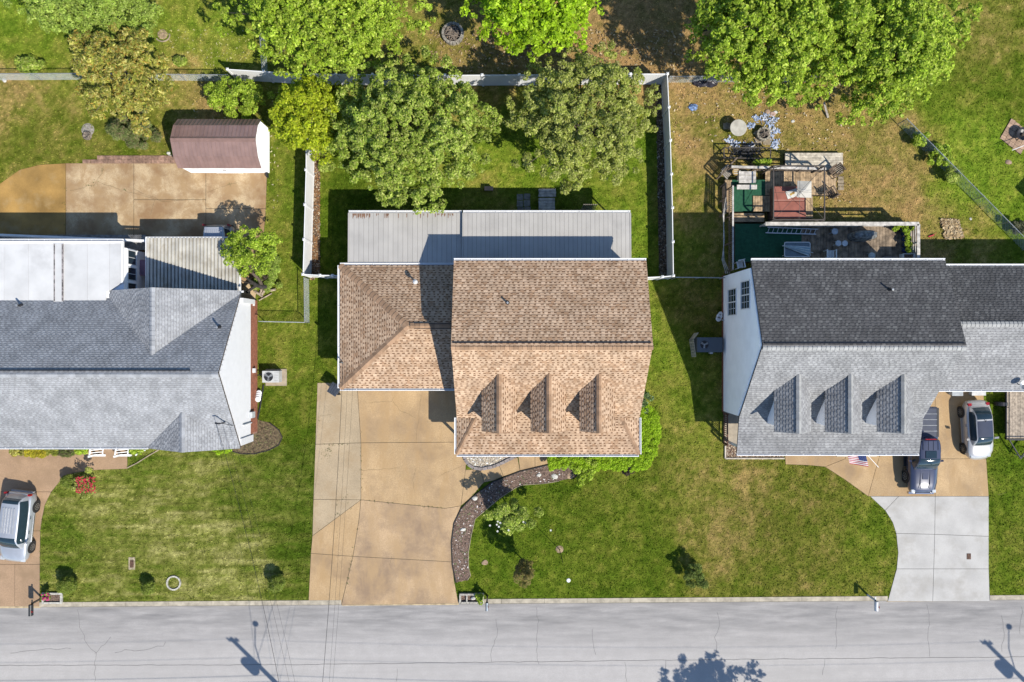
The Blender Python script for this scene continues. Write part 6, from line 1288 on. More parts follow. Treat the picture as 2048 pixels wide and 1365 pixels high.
flower_plot('concrete edged planter with two compartments next to the grey mailbox', 919, 1186, 968, 1206, mat('old_concrete', (.46, .43, .37), rough=.9, var=.25, scale=8), .2, (934,))
plant('potted_plant', 'ragged green plant growing at the right end of the two compartment planter', 'plant', P(962, 1197), [tuple(P(960+random.gauss(0, 4), 1197+random.gauss(0, 4), random.uniform(.2, .5))) for i in range(9)], [.16]*9, 80, .16, G_BRIGHT, .02, part='foliage', needle=.3)
def rock(name, label, cat, x, y, r, m, flat=.55, group=None, seed=None):
    c = P(x, y); mb = MB(); n = 9; rg = random.Random(seed or int(x*7+y)); ph = rg.uniform(0, 6)
    rad = [r*rg.uniform(.75, 1.15) for _ in range(n)]
    lv = []
    for z, k in ((-.03, .9), (r*flat*.45, 1.0), (r*flat*.9, .7), (r*flat, .35)): lv.append([(c.x+rad[i]*k*math.cos(6.283*i/n+ph), c.y+rad[i]*k*math.sin(6.283*i/n+ph)*.8, z*rg.uniform(.9, 1.1)) for i in range(n)])
    loft(mb, lv); return tag(mb.build(name, m, None, (c.x, c.y, 0)), label, cat, group)
M_LIME = mat('white_rock', (.66, .64, .58), rough=.9, var=.15, scale=6, bump=.5); M_SAND = mat('sandstone', (.40, .28, .19), rough=.9, var=.2, scale=5, bump=.5)
rock('rock', 'white rock in the upper curve of the mulch bed in the sapling shade', 'rock', 950, 996, .22, M_LIME); rock('rock', 'whitish rock midway down the curved mulch bed', 'rock', 926, 1059, .19, M_LIME); rock('rock', 'bright white flat rock at the right end of the mulch bed', 'rock', 1109, 953, .25, M_LIME, .35)
rock('rock', 'small pale rock among weeds at the mulch bed end', 'rock', 1078, 950, .18, M_LIME); rock('rock', 'brown flat stone between mulch bed and leafy shrub', 'rock', 1140, 951, .3, M_SAND, .3); rock('rock', 'brown stepping stone set in the lawn right of the curved bed', 'rock', 970, 1125, .24, M_SAND, .15)
rock('rock', 'tan flat rock alone on the lush lawn below the brick fire pit patio', 'rock', 2017, 325, .24, M_SAND, .3); rock('rock', 'grey white statue like stone inside the two compartment planter', 'rock', 947, 1196, .2, M_LIME, .9)
wdsc = one('valve_cover', 'round white utility cover set in the front lawn', 'cover', MB().lathe([(.14, 0), (.14, .03), (.11, .045), (.02, .05)], tuple(P(1137, 1161)), 18), M_TRIM, P(1137, 1161))
def cover(name, label, x, y, w, d, c, ring=None):
    t = thing(name, label, 'cover', tuple(P(x, y))); q = P(x, y)
    if ring: MB().box(q.x-w*.85, q.x+w*.85, q.y-d*.8, q.y+d*.9, 0, .028).build('collar', mat('sand_collar', (.48, .40, .27), rough=.95, var=.2, scale=8), t)
    MB().box(q.x-w/2, q.x+w/2, q.y-d/2, q.y+d/2, 0, .045).build('lid', c, t)
    for k in range(3): MB().box(q.x-w*.35, q.x+w*.35, q.y-d*.3+k*d*.25, q.y-d*.3+k*d*.25+.03, .045, .055).build('rib', c, t)
M_RUSTY = mat('rusty_lid', (.14, .075, .05), rough=.8, var=.3, scale=12)
cover('meter_cover', 'rusty rectangular meter cover in a sandy patch on the striped lawn', 264, 1128, .26, .5, M_RUSTY, True); cover('drain_cover', 'rusty square cover set in the pale concrete driveway', 1937, 1113, .28, .4, M_RUSTY)
rg_ = thing('stone_ring', 'ring of white edging stones round a bare patch on the striped lawn', 'stone ring', tuple(P(348, 1166)))
for k in range(12): a = k*.5236; q = P(348, 1166)+V3(math.cos(a), math.sin(a), 0)*.45; MB().obox(q, a+1.57, .225, .1, 0, .09).build('stone', mat('edging_stone', (.60, .57, .49), rough=.9, var=.15, scale=8, rand=.15), rg_)
# stone-edged gravel bed by the porch
gvb = thing('gravel_bed', 'pale pebble bed edged with grey blocks under the front porch gutter', 'gravel bed', tuple(P(975, 915)))
MB().prism([G(*p) for p in GRAVEL_C], 0, .06).build('gravel', mat('pebbles', (.55, .47, .36), rough=.95, var=.3, scale=14, fine=.4, bump=.8, bscale=25), gvb)
ge = GRAVEL_C[2:]+GRAVEL_C[:1]; M_BLK = mat('edging_block', (.33, .29, .28), rough=.9, var=.15, scale=6, rand=.15)
pts_ = [P(1036, 908), P(1028, 914), P(1000, 928), P(985, 934), P(965, 938), P(947, 936), P(936, 928), P(930, 918), P(928, 905)]
for a, b in zip(pts_[:-1], pts_[1:]):
    d = b-a; n = max(1, round(d.length/.36)); ax = math.atan2(d.y, d.x)
    for k in range(n): MB().obox(a+d*((k+.5)/n), ax+random.uniform(-.06, .06), d.length/n-.03, .2, 0, .15+random.uniform(0, .02)).build('block', M_BLK, gvb)
chips('pebbles', GRAVEL_C, 800, [(.7, .62, .5), (.5, .42, .33), (.8, .76, .68), (.4, .33, .26)], .05, .07)
# flag on the porch of the white house
fg = thing('flag', 'striped red and white flag with blue canton on a pole over the porch bed', 'flag', tuple(P(1718, 913, 1.6)))
fp0, fp1 = P(1757, 935, 1.9), P(1730, 905, 2.5); MB().tube([fp0, fp1], .018, 7).build('pole', M_WHITE, fg)
fo = P(1737, 934, 1.7); ua = (P(1699, 928, 1.35)-fo); va = (P(1731, 911, 1.95)-fo)
def fpt(u, v): return fo+ua*u+va*v+V3(0, 0, .06*math.sin(u*7+v*2))
for k in range(13):
    c = M_RED if k % 2 == 0 else M_WHITE; mb = MB()
    u0 = .40 if k >= 6 else 0
    for j in range(8):
        a, b = u0+(1-u0)*j/8, u0+(1-u0)*(j+1)/8; mb.poly([fpt(a, k/13), fpt(b, k/13), fpt(b, (k+1)/13), fpt(a, (k+1)/13)])
    mb.build('stripe', mat('flag_red', (.38, .02, .04), rough=.8) if k % 2 == 0 else mat('flag_white', (.7, .7, .7), rough=.8), fg)
mb = MB()
for j in range(4): mb.poly([fpt(.1*j, 6/13), fpt(.1*j+.1, 6/13), fpt(.1*j+.1, 1), fpt(.1*j, 1)])
ct_ = mb.build('canton', mat('flag_blue', (.03, .06, .22), rough=.8), fg); stm = MB()
for i in range(5):
    for j in range(4):
        q = fpt(.04+.08*i, .5+.115*j)+V3(0, 0, .008); stm.poly([q+V3(.02*math.cos(k*1.2566*2+.3), .02*math.sin(k*1.2566*2+.3), 0) for k in range(5)])
stm.build('star', mat('flag_white', (.7, .7, .7)), ct_, kind='stuff')
be = MB()
for pts in ([(1450, 917), (1568, 917)], [(1450, 917), (1450, 892)], [(1672, 912), (1752, 912)]): a, b = P(*pts[0]), P(*pts[1]); be.bar(a+V3(0, 0, .06), b+V3(0, 0, .06), .09, .12)
tag(be.build('bed_edging', mat('cream_edging', (.62, .55, .45), rough=.9), None, tuple(P(1500, 917))), 'cream edging boards round the bark beds under the grey porch', 'edging')
# ------------------------------------------------------------------ utility poles, lamps and lines beyond the road
M_POLE = mat('pole_wood', (.14, .10, .07), rough=.95, var=.2, scale=6)
def upole(label, X, Y, h=11.0, tx=-.62):
    t = thing('utility_pole', label, 'utility pole', (X, Y, 0), 'utility poles across the road', local=True)
    MB().tube([(0, 0, -.2), (0, 0, h)], [.2, .13], 12).build('pole', M_POLE, t)
    MB().tube([(0, 0, 8.0), (-.05, 1.2, 8.6), (.06, 2.35, 8.75)], [.04, .035, .03], 8).build('lamp_arm', M_GALV, t)
    MB().lathe([(.05, .14), (.16, .1), (.2, 0), (.14, -.08), (.02, -.1)], (.07, 2.6, 8.72), 14).build('lamp_head', M_GALV, t)
    MB().lathe([(.02, 7.75), (.3, 7.76), (.32, 7.85), (.32, 8.75), (.3, 8.8), (.06, 8.86)], (tx, 0, 0), 16).build('transformer', M_GALV, t)
    MB().bar((-.35, .05, h-.25), (.35, .05, h-.25), .1, .12).build('crossarm', M_POLE, t)
    for x in (-.3, 0, .3): MB().lathe([(.03, h-.2), (.07, h-.1), (.05, h), (.02, h+.05)], (x, .05, 0), 8).build('insulator', M_GALV, t)
    return t
PX, PY = -11.5, -28.3
up1 = upole('wooden utility pole across the road with lamp and transformer, left of the two', PX, PY); up2 = upole('wooden utility pole across the road with lamp and transformer, right of the two', PX+52, PY-.2)
M_WIRE = mat('wire', (.015, .015, .015), rough=.6)
def wire(label, a, b, sag, r=.013, name='power_line', group=None, n=18):
    a, b = Vector(a), Vector(b); pts = [a.lerp(b, i/n)-V3(0, 0, 4*sag*(i/n)*(1-i/n)) for i in range(n+1)]
    m = MB().tube(pts, r, 5); o = m.build(name, M_WIRE, None, (a.x, a.y, 0)); return tag(o, label, 'power line', group)
Gl = 'overhead lines along the road'
for k, (h, y) in enumerate(((10.9, .05), (9.0, .12), (7.2, .14), (6.6, .14))):
    wire(('highest','second','third','lowest')[k]+' overhead line right of the left pole across the road', (PX, PY+y, h), (PX+52, PY-.2+y, h), .7, .014 if k > 1 else .008, group=Gl); wire(('highest','second','third','lowest')[k]+' overhead line left of the left pole across the road', (PX-52, PY+.2+y, h), (PX, PY+y, h), .7, .014 if k > 1 else .008, group=Gl)
gm = V3(mp.x+.2, mp.y-.05, 3.74)
wire('thickest service line crossing the tan driveway to the garage mast', (PX, PY, 8.6), gm, .9, .013, 'service_line'); wire('thin service line just right of the thickest one over the tan driveway', (PX+.1, PY, 7.0), gm+V3(.25, -.1, -.35), .7, .006, 'service_line'); wire('thin outermost service line over the middle of the tan driveway', (PX+.2, PY, 6.6), gm+V3(.6, -.1, -.4), .6, .006, 'service_line')
wire('thick service line over the striped lawn to the grey roof mast', (PX, PY, 8.7), LMAST, 1.0, .012, 'service_line'); wire('thin service line over the striped lawn to the front gable', (PX+.15, PY, 7.1), LMAST+V3(.3, -.2, -.3), .8, .006, 'service_line'); wire('second thin service line over the striped lawn, slightly right', (PX+.35, PY, 6.7), LMAST+V3(.7, -.3, -.4), .7, .006, 'service_line')
# ------------------------------------------------------------------ decks behind the white gabled house
def boards(t, x0, x1, y0, y1, z, axis, m, pitch=.19, name='deck_board', under=True):
    """planks laid along axis ('y' or 'x') over a world-space rectangle"""
    if x0 > x1: x0, x1 = x1, x0
    if y0 > y1: y0, y1 = y1, y0
    n = max(1, round(((x1-x0) if axis == 'y' else (y1-y0))/pitch)); w_ = ((x1-x0) if axis == 'y' else (y1-y0))/n
    for i in range(n):
        e = random.uniform(0, .03)
        if axis == 'y': MB().box(x0+i*w_+.007, x0+(i+1)*w_-.007, y0+e, y1-random.uniform(0, .02), z-.04, z+random.uniform(-.003, .003)).build(name, m, t)
        else: MB().box(x0+e, x1-random.uniform(0, .02), y0+i*w_+.007, y0+(i+1)*w_-.007, z-.04, z+random.uniform(-.003, .003)).build(name, m, t)
    if under: MB().box(x0+.03, x1-.03, y0+.03, y1-.03, .05, z-.045).build('deck_frame', M_DARK, t)
def rect(x0, y0, x1, y1, z): a = P(x0, y1, z); b = P(x1, y0, z); return a.x, b.x, a.y, b.y
M_GREEN = mat('green_turf_carpet', (.022, .105, .055), rough=1, var=.12, scale=6, bump=.4, fine=.15); M_PALEW = mat('greyed_rail_wood', (.62, .58, .53), rough=.85, var=.2, scale=4, fine=.15); M_BRW = mat('brown_rail_wood', (.20, .15, .11), rough=.85, var=.25, scale=5)
LZ = .9
dk = thing('deck', 'dark stained deck with green carpet and pale railing along the white gabled house', 'deck', (21, 6.1, 0))
a0, a1, b0_, b1_ = rect(1470, 448, 1834, 524, LZ); cxm = P(1603, 0, LZ).x
boards(dk, cxm, a1, b0_, b1_, LZ, 'y', M_DECKD, .21); MB().box(a0, cxm, b0_, b1_, .1, LZ-.03).build('deck_frame', M_DARK, dk); MB().box(a0, cxm, b0_, b1_, LZ-.03, LZ).build('carpet', M_GREEN, dk)
def railing(name, label, a, b, z0, z1, wd, m, slats=0, balusters=0, post=1.8, m2=None, group=None):
    t = thing(name, label, 'railing', (a.x, a.y, z0), group); L = (b-a).length; m2 = m2 or m
    A, B = V3(a.x, a.y, z1), V3(b.x, b.y, z1); MB().bar(A, B, wd, .04).build('top_rail', m, t); 
    n = max(1, round(L/post))
    for i in range(n+1): p = A.lerp(B, i/n); MB().box(p.x-.045, p.x+.045, p.y-.045, p.y+.045, 0, z1-.02).build('post', m2, t)
    for k in range(slats): z = z0+.1+(z1-z0-.2)*k/max(1, slats-1); MB().bar(V3(a.x, a.y, z), V3(b.x, b.y, z), .035, .09).build('slat', m2, t)
    if balusters:
        MB().bar(V3(a.x, a.y, z0+.08), V3(b.x, b.y, z0+.08), .05, .08).build('bottom_rail', m2, t); n = max(2, round(L/balusters)); p = A
        o = MB().box(p.x-.02, p.x+.02, p.y-.02, p.y+.02, z0+.1, z1-.02).build('baluster', m2, t)
        for i in range(1, n+1): q = A.lerp(B, i/n); dup(o, q.x-A.x, q.y-A.y)
    return t
railing('deck_railing', 'wide pale top rail along the upper side of the dark deck', P(1531, 448, 1.9), P(1838, 448, 1.9), LZ, 1.9, .24, M_PALEW, slats=3, post=1.6)
railing('deck_railing', 'pale railing with open slats at the right end of the dark deck, behind the pots', P(1837, 449, 1.9), P(1837, 521, 1.9), LZ, 1.9, .20, M_PALEW, slats=4, post=1.2)
railing('deck_railing', 'long baluster railing on the left edge of both decks, next to the bare hoses', P(1466, 372, 1.8), P(1466, 540, 1.8), LZ, 1.8, .10, M_PALEW, balusters=.13, m2=M_BRW)
hs_ = MB()
for k in range(3): hs_.tube([P(1452+k*2, 395+k*9, 1.4), P(1446+k, 430, 1.3), P(1449-k, 480, 1.2), P(1444+k*2, 520, 1.0), P(1452+k*4, 548, .9)], .022, 6)
one('loose_pipe', 'bundle of pale bare poles and hoses hanging outside the left deck railing', 'pipes', hs_, M_PALEW, P(1449, 470))
ld = thing('ladder', 'aluminium ladder lying on the green carpet under the pale rail', 'ladder', tuple(P(1582, 461, LZ)))
la, lb_ = [P(1535, 455, LZ+.1), P(1531, 466, LZ+.1)], [P(1636, 459, LZ+.1), P(1632, 469, LZ+.1)]
M_ALU = mat('aluminium', (.68, .69, .70), rough=.35, metal=.5, var=.05)
for a, b in zip(la, lb_): MB().bar(a, b, .06, .08).build('side_rail', M_ALU, ld)
for k in range(11): f = .04+.092*k; MB().bar(la[0].lerp(lb_[0], f), la[1].lerp(lb_[1], f), .035, .035).build('rung', M_ALU, ld)
# glass table with folded parasol
gtb = thing('patio_table', 'rounded rectangular glass table with white rim on the green carpet', 'table', tuple(P(1594, 499, LZ))); tz_ = LZ+.72
c0, c1, d0, d1 = rect(1569, 485, 1620, 514, tz_); ro = []
for (ccx, ccy, st_) in ((c1-.12, d1-.12, 0), (c0+.12, d1-.12, 1.571), (c0+.12, d0+.12, 3.142), (c1-.12, d0+.12, 4.712)):
    for k in range(5): a = st_+k*.3927; ro.append((ccx+.12*math.cos(a), ccy+.12*math.sin(a)))
MB().prism(ro, tz_-.02, tz_).build('glass_top', mat('table_glass', (.12, .17, .20), rough=.15, var=.1, spec=.6), gtb)
rp = [V3(x, y, tz_+.01) for x, y in ro]; m = MB()
for a, b in zip(rp, rp[1:]+rp[:1]): m.bar(a, b, .05, .035)
m.build('rim', M_TRIM, gtb)
for x in (c0+.15, c1-.15):
    for y in (d0+.15, d1-.15): MB().tube([(x, y, LZ), (x, y, tz_-.02)], .025, 7).build('leg', M_TRIM, gtb)
for (ax_, ay_, bx_, by_) in ((c0, d0, c1, d1), (c0, d1, c1, d0)): MB().bar((ax_, ay_, tz_-.035), (bx_, by_, tz_-.035), .04, .03).build('crossbar', M_TRIM, gtb)
pr = thing('folded_parasol', 'folded blue and white striped parasol lying across the glass table', 'parasol', tuple(P(1595, 499, tz_+.03)))
pa, pb = P(1566, 492, tz_+.12), P(1622, 505, tz_+.12); MB().tube([pa-(pb-pa)*.02, pb+(pb-pa)*.08], .022, 7).build('pole', M_TRIM, pr)
dv_ = (pb-pa); sd_ = V3(-dv_.y, dv_.x, 0).normalized()
for k in range(7):
    o = (k-3)/3; m = MB(); q = []
    for f, wd3 in ((.05, .05), (.35, .12), (.7, .22), (.95, .27)): q.append((pa+dv_*f+sd_*o*wd3+V3(0, 0, .05-.05*abs(o)), pa+dv_*f+sd_*(o+.30)*wd3+V3(0, 0, .05-.05*abs(o+.3))))
    for (p0, p1), (p2, p3) in zip(q[:-1], q[1:]): m.poly([p0, p1, p3, p2])
    m.build('canopy_fold', mat('parasol_blue', (.30, .45, .55), rough=.8) if k % 2 else mat('parasol_white', (.62, .70, .72), rough=.8), pr)
def patio_chair(label, x, y, z, rot, m, s=1.0):
    t = thing('chair', label, 'chair', tuple(P(x, y, z)), local=True, rotz=rot)
    for k in range(5): MB().box(-.25*s+k*.104*s, -.25*s+k*.104*s+.08*s, -.24*s, .22*s, .40, .43).build('seat_slat', m, t)
    for k in range(5): MB().hexa([(-.25*s+k*.104*s, .22*s, .42), (-.25*s+k*.104*s+.08*s, .22*s, .42), (-.25*s+k*.104*s+.08*s, .25*s, .42), (-.25*s+k*.104*s, .25*s, .42)], [(-.25*s+k*.104*s, .36*s, .9), (-.25*s+k*.104*s+.08*s, .36*s, .9), (-.25*s+k*.104*s+.08*s, .39*s, .9), (-.25*s+k*.104*s, .39*s, .9)]).build('back_slat', m, t)
    MB().box(-.29*s, .29*s, .35*s, .41*s, .88, .95).build('back_rail', m, t)
    for sx in (-1, 1):
        MB().box(sx*.30*s-.04, sx*.30*s+.04, -.28*s, .32*s, .62, .65).build('armrest', m, t)
        for yy in (-.24, .26): MB().box(sx*.29*s-.025, sx*.29*s+.025, yy*s-.025, yy*s+.025, 0, .62).build('leg', m, t)
    return t
patio_chair('white plastic slatted armchair on the dark boards right of the glass table', 1655, 510, LZ, math.pi, M_TRIM, 1.0)
patio_chair('white slatted chair at the left railing corner beside the white gable', 1476, 532, LZ, .2, M_TRIM, .8)
def stool(label, x, y, r, h, m, nm='stool', ct='stool', group=None):
    t = thing(nm, label, ct, tuple(P(x, y, LZ)), group); q = P(x, y, LZ+h)
    MB().lathe([(r*.95, LZ+h-.04), (r, LZ+h-.02), (r*.97, LZ+h), (r*.75, LZ+h+.004), (.02, LZ+h)], (q.x, q.y, 0), 20).build('top', m, t)
    for k in range(4): a = k*1.571+.5; MB().tube([(q.x+math.cos(a)*r*.7, q.y+math.sin(a)*r*.7, LZ+h-.04), (q.x+math.cos(a)*r*.9, q.y+math.sin(a)*r*.9, LZ)], .018, 6).build('leg', m, t)
    for k in range(3): MB().box(q.x-r*.6, q.x+r*.6, q.y-r*.5+k*r*.5-.012, q.y-r*.5+k*r*.5+.012, LZ+h+.002, LZ+h+.012).build('slat', M_TRIM, t)
    return t
stool('left one of two white round stools side by side on the dark boards', 1677, 487, .2, .45, mat('stool_white', (.62, .66, .7), rough=.5)); stool('right one of two white round stools side by side on the dark boards', 1690, 487, .2, .45, mat('stool_white', (.62, .66, .7)))
stool('blue grey round stool close to the pale rail and ladder end', 1670, 463, .22, .5, mat('stool_grey', (.40, .46, .52), rough=.5)); stool('small round lattice side table next to the grey roof edge', 1744, 512, .24, .5, mat('lattice_metal', (.42, .46, .44), rough=.5), 'side_table', 'side table')
gr = thing('covered_grill', 'barbecue grill under a rumpled dark grey cover on the sunny boards', 'grill', tuple(P(1720, 474, LZ))); q = P(1720, 474, LZ)
lv = []
for z, k in ((0, 1.0), (.45, .97), (.85, .92), (1.0, .7), (1.06, .3)):
    lv.append([(q.x+(.80 if math.cos(a) > 0 else .85)*k*abs(math.cos(a))**.7*math.copysign(1, math.cos(a))*random.uniform(.93, 1.05), q.y+.33*k*abs(math.sin(a))**.7*math.copysign(1, math.sin(a))*random.uniform(.9, 1.08), LZ+z+random.uniform(-.04, .04)) for a in [6.283*i/18 for i in range(18)]])
m = MB(); loft(m, lv); m.build('cover', mat('grill_cover', (.22, .23, .23), rough=.8, var=.35, scale=5, bump=.6, bscale=8), gr)
for sx in (-.6, .6): MB().lathe([(.09, -.03), (.09, .03)], (q.x+sx, q.y-.25, LZ+.09), 12, 'y').build('wheel', M_TYRE, gr)
for i, (x, y, r, lb) in enumerate(((1784, 458, .2, 'blue potted plant nearest to the covered grill along the pale rail'), (1800, 457, .22, 'blue potted plant second along the pale rail'), (1813, 458, .2, 'blue potted plant in the right corner of the dark deck'), (1806, 468, .19, 'blue potted plant second down the right railing'), (1807, 479, .2, 'blue potted plant third down the right railing'), (1808, 490, .2, 'blue potted plant fourth down the right railing'), (1808, 501, .23, 'largest leafy potted plant at the lower end of the right railing'))):
    q = P(x, y, LZ); t = plant('potted_plant', lb, 'potted plant', q, [tuple(q+V3(random.gauss(0, .09), random.gauss(0, .09), random.uniform(.4, .6))) for _ in range(7)], [.14]*7, 110, .15, G_BRIGHT, .02, part='foliage', group='blue potted plants along the deck railing', needle=.6)
    MB().lathe([(r*.7, 0), (r, .32), (r*1.08, .34), (r*1.08, .37), (r*.9, .36), (.02, .33)], (q.x, q.y, LZ), 16).build('pot', mat('blue_pot', (.05, .08, .22), rough=.3), t)
def boxthing(name, label, cat, x, y, w, d, z0, z1, m, lid=None):
    t = thing(name, label, cat, tuple(P(x, y, z0))); q = P(x, y, z1)
    w2 = .04
    for X0, X1, Y0, Y1 in ((-w/2, w/2, d/2-w2, d/2), (-w/2, w/2, -d/2, -d/2+w2), (-w/2, -w/2+w2, -d/2+w2, d/2-w2), (w/2-w2, w/2, -d/2+w2, d/2-w2)): MB().box(q.x+X0, q.x+X1, q.y+Y0, q.y+Y1, z0, z1).build('side', m, t)
    MB().box(q.x-w/2+w2, q.x+w/2-w2, q.y-d/2+w2, q.y+d/2-w2, z0, z1-.12).build('filling', lid or M_MULCH, t); return t
boxthing('planter_box', 'square whitish planter box in the corner of dark deck and grey roof', 'planter', 1818, 515, .75, .5, LZ, LZ+.5, M_TRIM)
boxthing('planter_box', 'long low grey trough planter next to the square whitish one', 'planter', 1781, 518, .95, .25, LZ, LZ+.3, mat('trough_grey', (.3, .31, .33), rough=.8))
# middle deck with steps, carpet and hot tub
MZ = .5; md = thing('deck', 'sunny brown plank deck with green carpet, steps and hot tub', 'deck', (17.5, 9.3, 0))
x_a, x_b, y_a_, y_b_ = rect(1450, 360, 1464, 425, MZ); boards(md, x_a, x_b, y_a_, y_b_, MZ, 'y', M_DECKB, .16)
x_a, x_b, y_a_, y_b_ = rect(1464, 360, 1530, 423, MZ); MB().box(x_a, x_b, y_a_, y_b_, .1, MZ-.01).build('carpet', M_GREEN, md)
x_a, x_b, y_a_, y_b_ = rect(1506, 392, 1540, 424, MZ+.05); boards(md, x_a, x_b, y_a_, y_b_, MZ+.05, 'y', M_DECKB, .17, under=False)
x_a, x_b, y_a_, y_b_ = rect(1530.5, 342, 1672, 391, MZ); boards(md, x_a, x_b, y_a_, y_b_, MZ, 'y', M_DECKB, .17)
x_a, x_b, y_a_, y_b_ = rect(1609, 392, 1626, 437, MZ); boards(md, x_a, x_b, y_a_, y_b_, MZ, 'y', M_DECKB, .17)
for k in range(3): a_, b_, c_, d_ = rect(1467, 427+k*6, 1528, 432.2+k*6, MZ+.1*k); MB().box(a_, b_, c_, d_, .1, MZ+.1*k+.05).build('step', M_DECKB, md)
x_a, x_b, y_a_, y_b_ = rect(1570, 306, 1686, 347, .35); pd = thing('deck', 'pale silvered plank platform at the upper end of the brown deck', 'deck', ((x_a+x_b)/2, (y_a_+y_b_)/2, 0)); boards(pd, x_a, x_b, y_a_+.02, y_b_, .35, 'x', M_DECKP, .17)
sp_ = struct('step_pavers')
for k in range(4): q = P(1681, 357+k*7); MB().box(q.x-.2, q.x+.2, q.y-.1, q.y+.1, 0, .06).build('paver', M_EDGET, sp_)
tb_ = thing('hot_tub', 'hot tub with a red brown folding cover under the metal gazebo frame', 'hot tub', (18.2, 9.1, MZ)); TZ = 1.25
x_a, x_b, y_a_, y_b_ = rect(1548, 374, 1611, 436, TZ); MB().box(x_a, x_b, y_a_, y_b_, .1, TZ-.1).build('cabinet', mat('tub_cabinet', (.20, .12, .075), rough=.8, var=.2), tb_)
M_TUB = mat('red_brown_vinyl', (.33, .115, .08), rough=.5, var=.1, scale=2.5)
def pillow(x0, x1, y0, y1, z0, z1, m, nm, par):
    r = .05; MB().hexa(*[[(x0+i, y0+i, z), (x1-i, y0+i, z), (x1-i, y1-i, z), (x0+i, y1-i, z)] for i, z in ((0, z0), (0, z1-.03))]).hexa(*[[(x0+i, y0+i, z), (x1-i, y0+i, z), (x1-i, y1-i, z), (x0+i, y1-i, z)] for i, z in ((0, z1-.029), (r, z1))]).build(nm, m, par)
ymid = P(0, 402, TZ).y; pillow(x_a-.04, x_b+.04, ymid+.012, y_b_+.04, TZ-.1, TZ, M_TUB, 'cover_half', tb_); pillow(x_a-.04, x_b+.04, y_a_-.04, ymid-.012, TZ-.1, TZ, M_TUB, 'cover_half', tb_)
MB().box(x_a-.05, x_b+.05, P(0, 423, TZ).y-.03, P(0, 423, TZ).y+.03, TZ, TZ+.02).build('strap', M_BLACK, tb_)
tw = thing('towel', 'white towel with a golden motif lying skewed on the hot tub cover', 'towel', tuple(P(1585, 388, TZ))); q = P(1584, 388, TZ)
MB().obox(q, .32, .78, .52, TZ+.002, TZ+.03).build('cloth', mat('white_cloth', (.72, .70, .64), rough=.9, var=.06), tw)
for k, (dx_, dy_, l_, c_) in enumerate(((0, 0, .34, (.45, .28, .05)), (.06, .06, .22, (.30, .17, .04)), (-.05, -.05, .2, (.55, .36, .10)))): MB().obox((q.x+dx_, q.y+dy_), .32+k*.2, l_, .1, TZ+.03, TZ+.034+.002*k).build('motif', mat('gold_print%d' % k, c_, rough=.9), tw)
gz = thing('gazebo_frame', 'bare dark metal gazebo frame with guy wires standing over the hot tub', 'gazebo', (18.3, 9.6, 0)); GZ = 2.35; M_GZ = mat('dark_bronze_metal', (.09, .075, .065), rough=.5)
cs_ = [P(1547, 332, GZ), P(1649, 332, GZ), P(1649, 440, GZ), P(1547, 440, GZ)]
for a, b in zip(cs_, cs_[1:]+cs_[:1]): MB().bar(a, b, .07, .07).build('top_bar', M_GZ, gz)
for a in cs_: MB().box(a.x-.045, a.x+.045, a.y-.045, a.y+.045, 0, GZ-.04).build('post', M_GZ, gz)
ctr = P(1600, 384, GZ+.5)
for a in cs_: MB().tube([a, ctr], .012, 5).build('roof_wire', M_GZ, gz)
for a, b in zip(cs_, cs_[1:]+cs_[:1]): MB().tube([a.lerp(b, .5), ctr], .010, 5).build('roof_wire', M_GZ, gz)
for a, d_ in zip(cs_, ((1, -1), (-1, -1), (-1, 1), (1, 1))): MB().bar(a+V3(d_[0]*.7, 0, 0), a+V3(0, 0, -.7), .05, .05).build('brace', M_GZ, gz)
um = thing('square_parasol', 'small square off white parasol beside the hot tub', 'parasol', tuple(P(1608, 392, MZ))); uz = 2.15; us = [P(1595, 362, uz), P(1623, 363, uz), P(1623, 396, uz), P(1594, 395, uz)]; uc = (us[0]+us[2])/2+V3(0, 0, .22)
for k in range(4): MB().hexa([us[k]-V3(0, 0, .03), us[(k+1) % 4]-V3(0, 0, .03), uc-V3(0, 0, .03)], [us[k], us[(k+1) % 4], uc]).build('canopy_panel', mat('canvas', (.60, .57, .51), rough=.9, var=.06), um)
MB().tube([(uc.x, uc.y, MZ), tuple(uc)], .025, 8).build('pole', M_GALV, um)
def wood_chair(label, x, y, z, rot, m): return patio_chair(label, x, y, z, rot, m, 1.1)
M_OLDW = mat('old_brown_wood', (.17, .12, .085), rough=.9, var=.25, scale=5); M_GREYW = mat('weathered_grey_wood', (.36, .32, .28), rough=.9, var=.2, scale=5)
wood_chair('brown slatted wooden armchair on the planks right of the hot tub', 1654, 388, MZ, -2.6, M_OLDW); wood_chair('grey wooden slatted chair standing askew at the upper left deck corner', 1450, 350, .1, .75, M_GREYW); wood_chair('dark wooden chair on the platform edge at the upper right deck corner', 1663, 347, .35, -.9, M_OLDW)
bn = thing('bench', 'weathered plank bench at the upper edge of the green carpet', 'bench', tuple(P(1497, 357, MZ)))
for k in range(3): a, b, c, d = rect(1478, 343+k*8, 1512, 350.2+k*8, MZ+.55); MB().box(a, b, c, d, MZ+.5, MZ+.55).build('seat_board', M_PALEW, bn)
a, b, c, d = rect(1474, 370, 1514, 379, MZ+.42); MB().box(a, b, c, d, MZ+.38, MZ+.42).build('front_board', M_PALEW, bn)
for X in (rect(1480, 343, 1510, 365, MZ+.5)[0], rect(1480, 343, 1510, 365, MZ+.5)[1]): MB().box(X-.04, X+.04, P(0, 362, MZ).y, P(0, 345, MZ).y, MZ, MZ+.5).build('leg', M_PALEW, bn)
st_ = stool('round ochre stool at the end of the weathered plank bench', 1472, 344, .25, .05, mat('ochre_top', (.42, .28, .10), rough=.7))
